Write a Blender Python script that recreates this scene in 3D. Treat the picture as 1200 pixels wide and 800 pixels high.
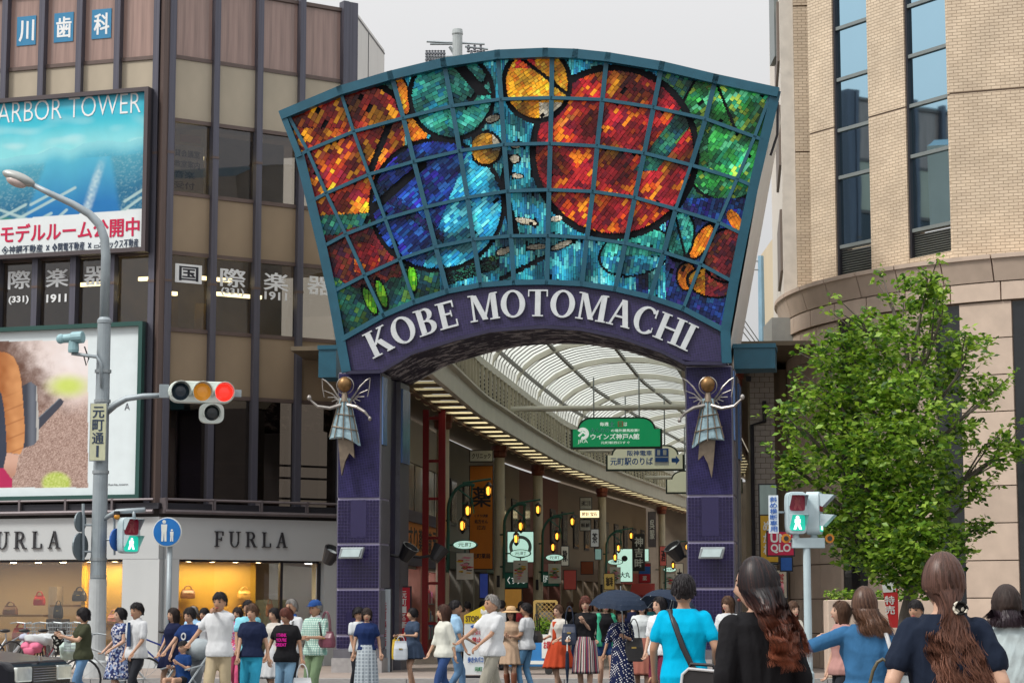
import bpy, bmesh, math, random
import numpy as np
from mathutils import Vector, Matrix
for _o in list(bpy.data.objects): bpy.data.objects.remove(_o)
SC = bpy.context.scene
COL = SC.collection
rnd = random.Random(7)
R = math.radians
# ------------------------------------------------------------------ camera
FPX = 2500.0; HOR = 714.0; CAMH = 1.43
TILT = math.atan((HOR - 400) / FPX)
cam = bpy.data.cameras.new('camera'); camo = bpy.data.objects.new('camera', cam); COL.objects.link(camo)
camo.location = (0, 0, CAMH); camo.rotation_euler = (R(90) + TILT, 0, 0)
cam.sensor_width = 36; cam.lens = FPX / 1200 * 36; cam.clip_end = 3000; cam.clip_start = .1
SC.camera = camo
# ------------------------------------------------------------------ overcast sky + soft sun
SUN_EL, SUN_AZ = 50, 240          # azimuth from +Y clockwise: behind the camera, to the left
w = bpy.data.worlds.new('World'); SC.world = w; w.use_nodes = True
nt = w.node_tree; nt.nodes.clear()
N = nt.nodes.new; LK = nt.links.new
sky = N('ShaderNodeTexSky'); sky.sky_type = 'NISHITA'; sky.sun_disc = False
sky.sun_elevation = R(SUN_EL); sky.sun_rotation = R(SUN_AZ); sky.dust_density = 5
tc = N('ShaderNodeTexCoord'); sep = N('ShaderNodeSeparateXYZ'); LK(tc.outputs['Generated'], sep.inputs[0])
cl = N('ShaderNodeClamp'); LK(sep.outputs['Z'], cl.inputs[0])
ml = N('ShaderNodeMath'); ml.operation = 'MULTIPLY_ADD'; LK(cl.outputs[0], ml.inputs[0]); ml.inputs[1].default_value = 2 / 3 * 1.1; ml.inputs[2].default_value = 1 / 3 * .74
nz = N('ShaderNodeTexNoise'); nz.inputs['Scale'].default_value = 2.2; nz.inputs['Detail'].default_value = 3; LK(tc.outputs['Generated'], nz.inputs[0])
mr = N('ShaderNodeMapRange'); LK(nz.outputs[0], mr.inputs[0]); mr.inputs[3].default_value = .95; mr.inputs[4].default_value = 1.05
mm = N('ShaderNodeMath'); mm.operation = 'MULTIPLY'; LK(ml.outputs[0], mm.inputs[0]); LK(mr.outputs[0], mm.inputs[1])
vc = N('ShaderNodeVectorMath'); vc.operation = 'SCALE'; vc.inputs[0].default_value = (10.1, 10.0, 9.95); LK(mm.outputs[0], vc.inputs['Scale'])
mx = N('ShaderNodeMix'); mx.data_type = 'RGBA'; mx.inputs[0].default_value = .93
LK(sky.outputs[0], mx.inputs[6]); LK(vc.outputs[0], mx.inputs[7])
bg = N('ShaderNodeBackground'); bg.inputs[1].default_value = .1; LK(mx.outputs[2], bg.inputs[0])
wo = N('ShaderNodeOutputWorld'); LK(bg.outputs[0], wo.inputs[0])
sl = bpy.data.lights.new('sun', 'SUN'); sl.energy = 1.5; sl.angle = R(12); sl.color = (1, .95, .88)
so = bpy.data.objects.new('sun', sl); COL.objects.link(so)
so.rotation_euler = Vector((math.sin(R(SUN_AZ)) * math.cos(R(SUN_EL)), math.cos(R(SUN_AZ)) * math.cos(R(SUN_EL)), math.sin(R(SUN_EL)))).to_track_quat('Z', 'Y').to_euler()
so.location = (-30, -40, 60)
SC.view_settings.view_transform = 'Standard'; SC.view_settings.look = 'None'
SC.view_settings.exposure = .9; SC.view_settings.gamma = 1; SC.view_settings.use_curve_mapping = False
SC.render.engine = 'CYCLES'
SC.cycles.use_denoising = True; SC.cycles.max_bounces = 8; SC.cycles.transparent_max_bounces = 16
SC.cycles.sample_clamp_indirect = 4; SC.cycles.caustics_reflective = False; SC.cycles.caustics_refractive = False

# ------------------------------------------------------------------ helpers
def ray(px, py):
    a, b = (px - 600) / FPX, (400 - py) / FPX
    c, s = math.cos(TILT), math.sin(TILT)
    return Vector((a, c - s * b, s + c * b))
def at(px, py, Y):
    r = ray(px, py); t = Y / r.y
    return Vector((r.x * t, Y, CAMH + r.z * t))
def topx(p):
    c, s = math.cos(TILT), math.sin(TILT)
    x, y, z = p[0], p[1], p[2] - CAMH
    d = c * y + s * z; v = -s * y + c * z
    return 600 + FPX * x / d, 400 - FPX * v / d
class Frame:
    def __init__(s, ox, oy, th):
        s.o = Vector((ox, oy, 0)); s.th = th
        s.x = Vector((math.cos(th), math.sin(th), 0)); s.y = Vector((-math.sin(th), math.cos(th), 0))
    def W(s, x, y, z): return s.o + s.x * x + s.y * y + Vector((0, 0, z))
    def hit(s, px, py, yl=0.0):
        r = ray(px, py); c = Vector((0, 0, CAMH))
        t = ((s.o - c).dot(s.y) + yl) / r.dot(s.y)
        p = c + r * t
        return (p - s.o).dot(s.x), p.z
    def X(s, px, py=400, yl=0.0): return s.hit(px, py, yl)[0]
    def sub(s, x, y, dth=0):
        p = s.W(x, y, 0); return Frame(p.x, p.y, s.th + dth)
IDF = Frame(0, 0, 0)

MATS = {}
def mat(name, col=(.5, .5, .5), rough=.6, metal=0., var=.12, scale=4., bump=0., bscale=None, spec=.5, emit=0., ecol=None, attr=None, coat=0., trans=0., alpha=1., detail=4, stretch=None):
    if name in MATS: return MATS[name]
    m = bpy.data.materials.new(name); m.use_nodes = True; t = m.node_tree; b = t.nodes['Principled BSDF']; n = t.nodes.new; l = t.links.new
    b.inputs['Roughness'].default_value = rough; b.inputs['Metallic'].default_value = metal
    b.inputs['Specular IOR Level'].default_value = spec
    if coat: b.inputs['Coat Weight'].default_value = coat; b.inputs['Coat Roughness'].default_value = .08
    tcn = n('ShaderNodeTexCoord'); src = tcn.outputs['Object']
    if stretch:
        mp = n('ShaderNodeMapping'); mp.inputs['Scale'].default_value = stretch; l(src, mp.inputs[0]); src = mp.outputs[0]
    noi = n('ShaderNodeTexNoise'); noi.inputs['Scale'].default_value = scale; noi.inputs['Detail'].default_value = detail; l(src, noi.inputs[0])
    rg = n('ShaderNodeMapRange'); l(noi.outputs[0], rg.inputs[0]); rg.inputs[1].default_value = .25; rg.inputs[2].default_value = .75
    rg.inputs[3].default_value = 1 - var; rg.inputs[4].default_value = 1 + var
    vm = n('ShaderNodeVectorMath'); vm.operation = 'SCALE'; l(rg.outputs[0], vm.inputs['Scale'])
    if attr:
        at_ = n('ShaderNodeAttribute'); at_.attribute_name = attr; l(at_.outputs['Color'], vm.inputs[0])
    else: vm.inputs[0].default_value = col[:3]
    l(vm.outputs[0], b.inputs['Base Color'])
    if rough > .12:
        r2 = n('ShaderNodeMapRange'); l(noi.outputs[0], r2.inputs[0]); r2.inputs[3].default_value = max(0, rough - .08); r2.inputs[4].default_value = min(1, rough + .08)
        l(r2.outputs[0], b.inputs['Roughness'])
    if bump:
        n2 = n('ShaderNodeTexNoise'); n2.inputs['Scale'].default_value = bscale or scale * 6; n2.inputs['Detail'].default_value = 5; l(src, n2.inputs[0])
        bp = n('ShaderNodeBump'); bp.inputs['Strength'].default_value = bump; bp.inputs['Distance'].default_value = .02; l(n2.outputs[0], bp.inputs['Height']); l(bp.outputs[0], b.inputs['Normal'])
    if emit:
        b.inputs['Emission Color'].default_value = (*(ecol or col)[:3], 1); b.inputs['Emission Strength'].default_value = emit
        if attr: l(at_.outputs['Color'], b.inputs['Emission Color'])
    if trans: b.inputs['Transmission Weight'].default_value = trans
    if alpha < 1: b.inputs['Alpha'].default_value = alpha
    MATS[name] = m
    return m
def nodes(m): return m.node_tree.nodes, m.node_tree.links, m.node_tree.nodes['Principled BSDF']

def glass_mat(name, tint=(.5, .5, .5), gloss=.2, gcol=(1, 1, 1), rough=.02):
    """window glass: see-through tinted + fresnel-like glossy part"""
    if name in MATS: return MATS[name]
    m = bpy.data.materials.new(name); m.use_nodes = True; t = m.node_tree; t.nodes.clear(); n = t.nodes.new; l = t.links.new
    tr = n('ShaderNodeBsdfTransparent'); tr.inputs[0].default_value = (*tint, 1)
    gl = n('ShaderNodeBsdfGlossy'); gl.inputs[0].default_value = (*gcol, 1); gl.inputs['Roughness'].default_value = rough
    lw = n('ShaderNodeLayerWeight'); lw.inputs[0].default_value = .35
    ad = n('ShaderNodeMath'); ad.operation = 'MULTIPLY_ADD'; l(lw.outputs['Fresnel'], ad.inputs[0]); ad.inputs[1].default_value = 1 - gloss; ad.inputs[2].default_value = gloss
    ad.use_clamp = True
    tcn = n('ShaderNodeTexCoord'); noi = n('ShaderNodeTexNoise'); noi.inputs['Scale'].default_value = .8; l(tcn.outputs['Object'], noi.inputs[0])
    bp = n('ShaderNodeBump'); bp.inputs['Strength'].default_value = .06; bp.inputs['Distance'].default_value = .05; l(noi.outputs[0], bp.inputs['Height']); l(bp.outputs[0], gl.inputs['Normal'])
    mx_ = n('ShaderNodeMixShader'); l(ad.outputs[0], mx_.inputs[0]); l(tr.outputs[0], mx_.inputs[1]); l(gl.outputs[0], mx_.inputs[2])
    o = n('ShaderNodeOutputMaterial'); l(mx_.outputs[0], o.inputs[0])
    MATS[name] = m; return m

def link(o, parent=None, label=None, cat=None, group=None, kind=None):
    COL.objects.link(o)
    if parent is not None: o.parent = parent
    if label: o['label'] = label
    if cat: o['category'] = cat
    if group: o['group'] = group
    if kind: o['kind'] = kind
    return o
ROOTLOC = {}
def thing(name, label, cat, loc=(0, 0, 0), group=None):
    o = bpy.data.objects.new(name, None); o.location = loc; o.empty_display_size = .2
    link(o, None, label, cat, group); ROOTLOC[o] = Vector(loc); return o
def rootloc(p):
    while p is not None and p.parent is not None: p = p.parent
    return ROOTLOC.get(p, p.location.copy() if p is not None else Vector((0, 0, 0)))

class MB:
    """collects world-space geometry; build() links it as ONE mesh object"""
    def __init__(s): s.v = []; s.f = []; s.m = []; s.c = []
    def add(s, vs, fs, mi=0, col=None):
        b = len(s.v); s.v += [tuple(p) for p in vs]
        for f in fs: s.f.append(tuple(i + b for i in f)); s.m.append(mi); s.c.append(col)
        return s
    def box(s, x0, x1, y0, y1, z0, z1, F=IDF, mi=0, col=None):
        p = [F.W(x, y, z) for z in (z0, z1) for y in (y0, y1) for x in (x0, x1)]
        return s.add(p, [(0, 2, 3, 1), (4, 5, 7, 6), (0, 1, 5, 4), (2, 6, 7, 3), (0, 4, 6, 2), (1, 3, 7, 5)], mi, col)
    def prism(s, poly, y0, y1, F=IDF, mi=0, col=None):
        """poly in (x,z) of the frame, extruded y0(front)..y1"""
        n = len(poly)
        a = sum(poly[i][0] * poly[(i + 1) % n][1] - poly[(i + 1) % n][0] * poly[i][1] for i in range(n))
        if a < 0: poly = poly[::-1]
        p = [F.W(x, y0, z) for x, z in poly] + [F.W(x, y1, z) for x, z in poly]
        fs = [tuple(range(n)), tuple(range(2 * n - 1, n - 1, -1))] + [(i, i + n, (i + 1) % n + n, (i + 1) % n) for i in range(n)]
        return s.add(p, fs, mi, col)
    def prismz(s, poly, z0, z1, mi=0):
        n = len(poly)
        a = sum(poly[i][0] * poly[(i + 1) % n][1] - poly[(i + 1) % n][0] * poly[i][1] for i in range(n))
        if a < 0: poly = poly[::-1]
        p = [(x, y, z0) for x, y in poly] + [(x, y, z1) for x, y in poly]
        return s.add(p, [tuple(range(n - 1, -1, -1)), tuple(range(n, 2 * n))] + [(i, (i + 1) % n, (i + 1) % n + n, i + n) for i in range(n)], mi)
    def tube(s, pts, rad, seg=8, mi=0, cap=True, col=None, flat=1.0):
        pts = [Vector(p) for p in pts]; n = len(pts)
        rad = [rad] * n if isinstance(rad, (int, float)) else rad
        vs = []; prev = None
        for i, p in enumerate(pts):
            t = (pts[min(i + 1, n - 1)] - pts[max(i - 1, 0)])
            if t.length < 1e-9: t = Vector((0, 0, 1))
            t.normalize()
            if prev is None:
                a = Vector((0, 0, 1)) if abs(t.z) < .9 else Vector((1, 0, 0))
                u = t.cross(a).normalized()
            else: u = (prev - t * prev.dot(t)).normalized()
            prev = u; v = t.cross(u)
            for k in range(seg):
                an = 2 * math.pi * k / seg
                vs.append(p + u * (math.cos(an) * rad[i]) + v * (math.sin(an) * rad[i] * flat))
        fs = [(i * seg + k, i * seg + (k + 1) % seg, (i + 1) * seg + (k + 1) % seg, (i + 1) * seg + k) for i in range(n - 1) for k in range(seg)]
        if cap: fs += [tuple(range(seg - 1, -1, -1)), tuple((n - 1) * seg + k for k in range(seg))]
        return s.add(vs, fs, mi, col)
    def bar(s, a, b, w=.05, d=None, mi=0):
        """square bar from a to b (w across, d the other way)"""
        a, b = Vector(a), Vector(b); t = (b - a).normalized(); up = Vector((0, 0, 1)) if abs(t.z) < .95 else Vector((0, 1, 0))
        u = t.cross(up).normalized(); v = u.cross(t); d = d or w
        p = [q + u * (sx * w / 2) + v * (sy * d / 2) for q in (a, b) for sx, sy in ((-1, -1), (1, -1), (1, 1), (-1, 1))]
        return s.add(p, [(3, 2, 1, 0), (4, 5, 6, 7)] + [(k, (k + 1) % 4, (k + 1) % 4 + 4, k + 4) for k in range(4)], mi)
    def lathe(s, c, prof, seg=16, axis=(0, 0, 1), mi=0):
        """prof [(r,h)...] about axis from c"""
        ax = Vector(axis).normalized(); a = Vector((0, 0, 1)) if abs(ax.z) < .9 else Vector((1, 0, 0))
        u = ax.cross(a).normalized(); v = ax.cross(u); c = Vector(c); vs = []
        for r, h in prof:
            for k in range(seg):
                an = 2 * math.pi * k / seg; vs.append(c + ax * h + (u * math.cos(an) + v * math.sin(an)) * r)
        n = len(prof)
        fs = [(i * seg + k, i * seg + (k + 1) % seg, (i + 1) * seg + (k + 1) % seg, (i + 1) * seg + k) for i in range(n - 1) for k in range(seg)]
        fs += [tuple(range(seg - 1, -1, -1)), tuple((n - 1) * seg + k for k in range(seg))]
        return s.add(vs, fs, mi)
    def ell(s, c, r, seg=14, rings=9, M=None, mi=0, col=None):
        c = Vector(c); vs = []; M = M or Matrix.Identity(3)
        for i in range(rings + 1):
            ph = math.pi * i / rings
            for k in range(seg):
                an = 2 * math.pi * k / seg
                vs.append(c + M @ Vector((r[0] * math.sin(ph) * math.cos(an), r[1] * math.sin(ph) * math.sin(an), r[2] * math.cos(ph))))
        return s.add(vs, [(i * seg + k, (i + 1) * seg + k, (i + 1) * seg + (k + 1) % seg, i * seg + (k + 1) % seg) for i in range(rings) for k in range(seg)], mi, col)
    def build(s, name, mats, parent=None, label=None, cat=None, group=None, kind=None, smooth=False, bevel=0, origin=None):
        if parent is not None: o0 = rootloc(parent)
        elif origin is not None: o0 = Vector(origin)
        else:
            a = np.array(s.v); o0 = Vector(((a[:, 0].min() + a[:, 0].max()) / 2, (a[:, 1].min() + a[:, 1].max()) / 2, a[:, 2].min()))
        me = bpy.data.meshes.new(name)
        me.from_pydata([(x - o0.x, y - o0.y, z - o0.z) for x, y, z in s.v], [], s.f)
        if not isinstance(mats, (list, tuple)): mats = [mats]
        for m_ in mats: me.materials.append(m_)
        if len(mats) > 1: me.polygons.foreach_set('material_index', s.m)
        if any(c is not None for c in s.c):
            at_ = me.color_attributes.new('Col', 'FLOAT_COLOR', 'CORNER'); d = []
            for f, c in zip(s.f, s.c): d += list((c or (.5, .5, .5))[:3]) .__add__([1.0]) * len(f)
            at_.data.foreach_set('color', d)
        if smooth: me.polygons.foreach_set('use_smooth', [True] * len(me.polygons))
        me.update()
        o = bpy.data.objects.new(name, me)
        if parent is None: o.location = o0; ROOTLOC[o] = o0
        link(o, parent, label, cat, group, kind)
        if bevel:
            bv = o.modifiers.new('bevel', 'BEVEL'); bv.width = bevel; bv.segments = 2; bv.limit_method = 'ANGLE'
        return o
_unit = {}
def piece(name, m, parent, F, x0, x1, y0, y1, z0, z1, **kw):
    """box piece that shares one unit mesh per material"""
    k = m.name
    if k not in _unit:
        me = bpy.data.meshes.new('piece'); me.from_pydata([(x, y, z) for z in (-.5, .5) for y in (-.5, .5) for x in (-.5, .5)], [], [(0, 2, 3, 1), (4, 5, 7, 6), (0, 1, 5, 4), (2, 6, 7, 3), (0, 4, 6, 2), (1, 3, 7, 5)])
        me.materials.append(m); _unit[k] = me
    o = bpy.data.objects.new(name, _unit[k])
    o.location = F.W((x0 + x1) / 2, (y0 + y1) / 2, (z0 + z1) / 2) - rootloc(parent)
    o.rotation_euler = (0, 0, F.th); o.scale = (abs(x1 - x0), abs(y1 - y0), abs(z1 - z0))
    return link(o, parent, **kw)
# ---- text: built-in font turned into mesh
_tx = bpy.data.curves.new('lettering', 'FONT'); _txo = bpy.data.objects.new('lettering', _tx)
_tcache = {}
S2 = bpy.data.scenes.new('workshop'); VL2 = S2.view_layers[0]     # scratch scene: evaluates text and remesh quickly, removed at the end
def text_geo(s, bold=0., ext=.004):
    bold = min(bold, .010) if any(ord(c) > 0x2e80 for c in s) else min(bold, .03)
    k = (s, bold)
    if k not in _tcache:
        if _txo.name not in S2.collection.objects: S2.collection.objects.link(_txo)
        _tx.body = s; _tx.size = 1; _tx.offset = bold; _tx.resolution_u = 3; _tx.extrude = .5
        VL2.update(); dg = VL2.depsgraph; me = bpy.data.meshes.new_from_object(_txo.evaluated_get(dg))
        v = np.array([tuple(p.co) for p in me.vertices]); f = [tuple(p.vertices) for p in me.polygons]
        bpy.data.meshes.remove(me)
        if len(v): v[:, 0] -= v[:, 0].min()
        _tcache[k] = (v, f)
    return _tcache[k]
def text(mb, s, F, x0, x1, z0, z1, y, bold=.02, ext=.006, mi=0, vertical=False, fit=True, rot=0):
    """text filling box x0..x1,z0..z1 at plane y of frame F (front towards viewer = -y)"""
    if vertical:
        n = len(s); h = (z1 - z0) / n
        for i, ch in enumerate(s): text(mb, ch, F, x0, x1, z1 - (i + 1) * h + .06 * h, z1 - i * h - .06 * h, y, bold, ext, mi)
        return
    v, f = text_geo(s, bold)
    if not len(v): return
    w_, zl, zh = v[:, 0].max(), v[:, 1].min(), v[:, 1].max()
    if len(s) == 1 and s in '1I|!': m_ = (x0 + x1) / 2; hw = (z1 - z0) * w_ / (zh - zl) / 2; x0, x1 = m_ - hw, m_ + hw
    if bold > .025 and any(ord(c) > 0x2e80 for c in s):      # heavier kanji: a second, slightly shifted copy just behind
        dx_ = .028 * (z1 - z0); mb.add([F.W(x0 + dx_ + (x1 - x0) * p[0] / w_, y + .0012 - ext * (p[2] + .5), z0 - dx_ * .3 + (z1 - z0) * (p[1] - zl) / max(zh - zl, 1e-6)) for p in v], f, mi)
    vs = [F.W(x0 + (x1 - x0) * p[0] / w_, y - ext * (p[2] + .5), z0 + (z1 - z0) * (p[1] - zl) / max(zh - zl, 1e-6)) for p in v]
    mb.add(vs, f, mi)
# ---- drawn serif capitals: strokes as (x,z) polygons, height 1
def _arc(cx, cz, rx, rz, a0, a1, n=18): return [(cx + rx * math.cos(R(a0 + (a1 - a0) * i / n)), cz + rz * math.sin(R(a0 + (a1 - a0) * i / n))) for i in range(n + 1)]
def _ring(cx, cz, rx, rz, tx, tz, a0=0, a1=360, n=26):
    o = _arc(cx, cz, rx, rz, a0, a1, n); i_ = _arc(cx, cz, rx - tx, rz - tz, a0, a1, n)
    return [[o[k], o[k + 1], i_[k + 1], i_[k]] for k in range(n)]
def _box(x0, x1, z0, z1): return [(x0, z0), (x1, z0), (x1, z1), (x0, z1)]
def _stem(x, w_, s=.09, z0=0, z1=1): return [_box(x, x + w_, z0 + .03, z1 - .03), _box(x - s, x + w_ + s, z0, z0 + .05), _box(x - s, x + w_ + s, z1 - .05, z1)]
def _diag(x0, z0, x1, z1, w_): return [[(x0, z0), (x0 + w_, z0), (x1 + w_, z1), (x1, z1)]]
def serif(ch, T=.15, t=.06):
    if ch == 'I': return .33, _stem(.09, T)
    if ch == 'H': return .86, _stem(.09, T) + _stem(.62, T) + [_box(.2, .66, .47, .47 + t)]
    if ch == 'T': return .7, [_box(.35 - T / 2, .35 + T / 2, .02, .96), _box(.35 - T / 2 - .09, .35 + T / 2 + .09, 0, .05), _box(.02, .68, .94, 1), _box(.02, .06, .74, .95), _box(.64, .68, .74, .95)]
    if ch == 'L': return .66, _stem(.09, T) + [_box(.2, .62, 0, t), _box(.58, .63, .02, .28)]
    if ch == 'E': return .68, _stem(.09, T) + [_box(.2, .62, 0, t), _box(.58, .63, .02, .27), _box(.2, .6, 1 - t, 1), _box(.55, .6, .74, .98), _box(.2, .48, .49, .49 + t), _box(.45, .49, .4, .64)]
    if ch == 'F': return .64, _stem(.09, T) + [_box(.2, .6, 1 - t, 1), _box(.55, .6, .72, .98), _box(.2, .48, .47, .47 + t), _box(.45, .49, .38, .62)]
    if ch == 'O': return .84, _ring(.42, .5, .41, .52, T, t)
    if ch == 'C': return .74, _ring(.42, .5, .41, .52, T, t, 42, 318) + [_box(.66, .71, .66, .98), _box(.67, .7, .1, .3)]
    if ch == 'U': return .82, _stem(.09, T, z0=.3) [:1] + [_box(0, .33, .95, 1), _box(.52, .82, .95, 1), _box(.64, .64 + t, .34, .97)] + _ring(.395, .34, .305, .36, T * .7, t, 180, 360, 14)
    if ch == 'B': return .7, _stem(.09, T) + _ring(.36, .755, .25, .245, T * .9, t, -90, 90, 12) + _ring(.36, .27, .3, .27, T, t, -90, 90, 12) + [_box(.2, .37, 0, t), _box(.2, .37, .48, .48 + t), _box(.2, .37, 1 - t, 1)]
    if ch == 'R': return .8, _stem(.09, T) + _ring(.36, .74, .27, .26, T * .9, t, -90, 90, 12) + [_box(.2, .37, .48, .48 + t), _box(.2, .37, 1 - t, 1)] + _diag(.6, 0, .33, .5, T * 1.05) + [_box(.56, .82, 0, .05)]
    if ch == 'K': return .84, _stem(.09, T) + _diag(.22, .42, .62, .97, t * 1.3) + _diag(.62, .02, .33, .55, T * 1.1) + [_box(.55, .84, 0, .05), _box(.52, .8, .95, 1)]
    if ch == 'A': return .8, _diag(.08, .02, .36, .98, t) + _diag(.57, .02, .34, 1, T) + [_box(.22, .6, .32, .32 + t), _box(0, .24, 0, .05), _box(.5, .8, 0, .05)]
    if ch == 'M': return 1.0, [_box(.1, .1 + t, .02, .98), _box(.76, .76 + T, .02, .98), _box(0, .25, 0, .05), _box(.67, 1.0, 0, .05), _box(0, .2, .95, 1), _box(.78, 1.0, .95, 1)] + _diag(.42, .03, .1, .98, T) + _diag(.45, .03, .74, .98, t)
    return .35, []
def letter(mb, ch, F, x, z, h, y, d, rot=0, wscale=1.0, mi=0, T=.15, t=.06):
    wd, st = serif(ch, T, t); c, s_ = math.cos(rot), math.sin(rot)
    for i, poly in enumerate(st):
        q = [(x + (px_ * wscale * c - pz * s_) * h, z + (px_ * wscale * s_ + pz * c) * h) for px_, pz in poly]
        mb.prism(q, y - d - .0006 * (i % 9), y, F, mi)
    return wd * wscale * h
# ---- shared materials
M_dark = mat('dark_metal', (.035, .035, .045), .45, .3, .2, 6)
M_white = mat('white_paint', (.75, .75, .73), .5, 0, .06, 3)
M_black = mat('black_plastic', (.02, .02, .022), .4, 0, .15, 5)
M_grey = mat('grey_steel', (.33, .37, .39), .45, .5, .12, 5)
M_galv = mat('galvanised_steel', (.30, .35, .38), .5, .25, .14, 3, bump=.1)
M_steelblue = mat('pale_blue_paint', (.45, .56, .6), .5, .1, .1, 4)
# ================================================================== SETTING
M_asph = mat('asphalt', (.055, .055, .058), .85, 0, .25, 1.5, bump=.4, bscale=60)
M_pave = mat('paving', (.30, .25, .22), .75, 0, .18, 1.2, bump=.2, bscale=30)
M_kerb = mat('kerb_granite', (.36, .35, .34), .7, 0, .15, 8, bump=.15)
M_mark = mat('road_paint', (.72, .72, .7), .6, 0, .2, 3, bump=.1)
g = MB(); g.add([(-900, -300, 0), (900, -300, 0), (900, 1500, 0), (-900, 1500, 0)], [(0, 1, 2, 3)]); g.build('ground', mat('ground_asphalt', (.06, .06, .062), .85, 0, .2, .4), kind='structure', origin=(0, 0, 0))
g = MB(); g.add([(-70, -8, .004), (70, -8, .004), (70, 41, .004), (-70, 41, .004)], [(0, 1, 2, 3)]); road = g.build('road', M_asph, kind='structure', origin=(0, 0, 0))
for i in range(22):
    piece('crossing_stripe', M_mark, road, Frame(-11 + i * 1.0, 28, R(-12)), -.22, .22, -4.5, 4.5, .006, .010)
g = MB(); g.box(-70, 70, 41.2, 135, -.2, .12); pav = g.build('pavement', M_pave, kind='structure', origin=(0, 41, 0))
for i in range(40): piece('kerb_stone', M_kerb, pav, IDF, -20 + i * 1.0, -20 + i * 1.0 + .985, 41.0, 41.2, -.2, .135)
g = MB(); g.box(-70, 70, -30, 17.0, -.2, .12); npv = g.build('near_pavement', M_pave, kind='structure', origin=(0, 0, 0))
for i in range(24): piece('kerb_stone', M_kerb, npv, IDF, -12 + i * 1.0, -12 + i * 1.0 + .985, 17.0, 17.2, -.2, .135)
def footz(Y): return .12 if (Y > 41.1 or Y < 17.1) else .01

# ================================================================== LEFT OFFICE BUILDING
CX, CY = -8.03, 49.0
RF = Frame(CX, CY, R(32.8)); LF = Frame(CX, CY, R(-17.7))
M_mull = mat('bronze_mullion', (.105, .105, .135), .4, .45, .2, 5)
M_trans = mat('bronze_transom', (.13, .095, .085), .45, .3, .2, 5)
M_spand = mat('spandrel_beige', (.41, .355, .27), .5, 0, .16, 1.0, detail=3, bump=.03, bscale=2)
M_spand2 = mat('spandrel_brown', (.27, .205, .135), .45, 0, .2, .8, detail=3, bump=.03, bscale=2)
M_curt = mat('curtained_glass', (.33, .225, .195), .1, 0, .25, 2.2, spec=.6, detail=5, stretch=(6, 6, .5))
G_office = glass_mat('office_glass', (.66, .62, .56), .05, (.7, .72, .78))
G_shop = glass_mat('shop_glass', (.93, .94, .94), .05)
G_dark = glass_mat('smoked_glass', (.42, .38, .34), .10, (.62, .54, .46))
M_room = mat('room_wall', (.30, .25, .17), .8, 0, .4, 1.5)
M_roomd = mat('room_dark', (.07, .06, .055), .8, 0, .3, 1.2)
M_tube = mat('fluorescent', (1, .97, .8), .5, 0, 0, 1, emit=3.5, ecol=(1, .9, .55))
ob = thing('office_building', 'curtain walled office block with bronze mullions, cream panels and a ground floor shop', 'building', (CX, CY, .12))
def Zc(y): return RF.hit(202, y)[1]
rx = [RF.X(p, 66) for p in (200, 251, 302, 352, 406)]
dx = (rx[3] - rx[0]) / 3
rx = [rx[0] + dx * i for i in range(4)] + [rx[0] + dx * 4 + .05]
lx = [LF.X(p, 66) for p in (186, 140, 95, 51, 8, -36)]
lxs = (lx[1] - lx[4]) / 3; lx = [lx[0]] + [lx[1] - lxs * i for i in range(9)]; lx = lx[::-1]
ROOF = 16.32
lev = [(-22, 66, 'curt'), (140, 226, 'clear'), (296, 386, 'clear'), (462, 592, 'dark')]
def facade(F, xs):
    for a, b in zip(xs[:-1], xs[1:]):
        x0, x1 = a + .07, b - .07
        prev = ROOF
        for k, (yt, yb, kind) in enumerate(lev):
            zt, zb = Zc(yt), Zc(yb)
            if prev - zt > .2: piece('spandrel_panel', M_spand if k < 2 else M_spand2, ob, F, x0, x1, rnd.uniform(-.012, .012), .05, zt + .04, prev - .04)
            piece('window_pane', M_curt if kind == 'curt' else (G_office if kind == 'clear' else G_dark), ob, F, x0, x1, .03, .045, zb + .04, zt - .04)
            for zz in (zt, zb): piece('transom', M_trans, ob, F, x0 - .02, x1 + .02, -.03, .07, zz - .045, zz + .045)
            prev = zb
    for x in xs:
        piece('mullion', M_mull, ob, F, x - .075, x + .075, -.15, .09, Zc(592), ROOF + .05)
        for zj in (Zc(180) + .0, Zc(330)): piece('mullion_sleeve', M_trans, ob, F, x - .085, x + .085, -.16, .0, zj - .03, zj + .03)
facade(RF, rx); facade(LF, lx)
# corner: bundle of dark posts
for F, xx in ((LF, lx[-1] + .17), (LF, lx[-1] + .33), (RF, rx[0] - .14)):
    piece('corner_post', M_trans, ob, F, xx - .075, xx + .075, -.1, .12, Zc(592), ROOF + .05)
piece('corner_post', M_mull, ob, RF, rx[-1] + .08, rx[-1] + .34, -.12, .25, Zc(592), ROOF + .05)
# arcade-side wall, roof, back
AF = Frame(*RF.W(rx[-1] + .34, .25, 0).xy, R(90 - 7.5))
m = MB(); m.box(0, 4.4, -.0, .25, 3.2, ROOF + .1, AF)
sw = m.build('side_wall', mat('pale_siding', (.62, .62, .61), .6, 0, .07, 2, bump=.05, stretch=(6, 6, .3)), ob)
for zz in (6.5, 9.6, 12.7, ROOF): piece('wall_joint', M_dark, ob, AF, 0, 4.4, -.012, 0, zz - .02, zz + .02)
for xx in (2.2,): piece('wall_joint', M_dark, ob, AF, xx - .02, xx + .02, -.012, 0, 3.3, ROOF)
e1 = LF.W(lx[0], 0, 0); e2 = RF.W(rx[-1] + .3, .25, 0)
bk = [(e1.x, e1.y + .1), (CX, CY + .12), (e2.x - .5, e2.y), (e2.x - .1, e2.y + 4), (e1.x + 3, e1.y + 6)]
m = MB(); m.prismz(bk, ROOF - .3, ROOF + .02); m.build('roof', M_grey, ob)
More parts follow.
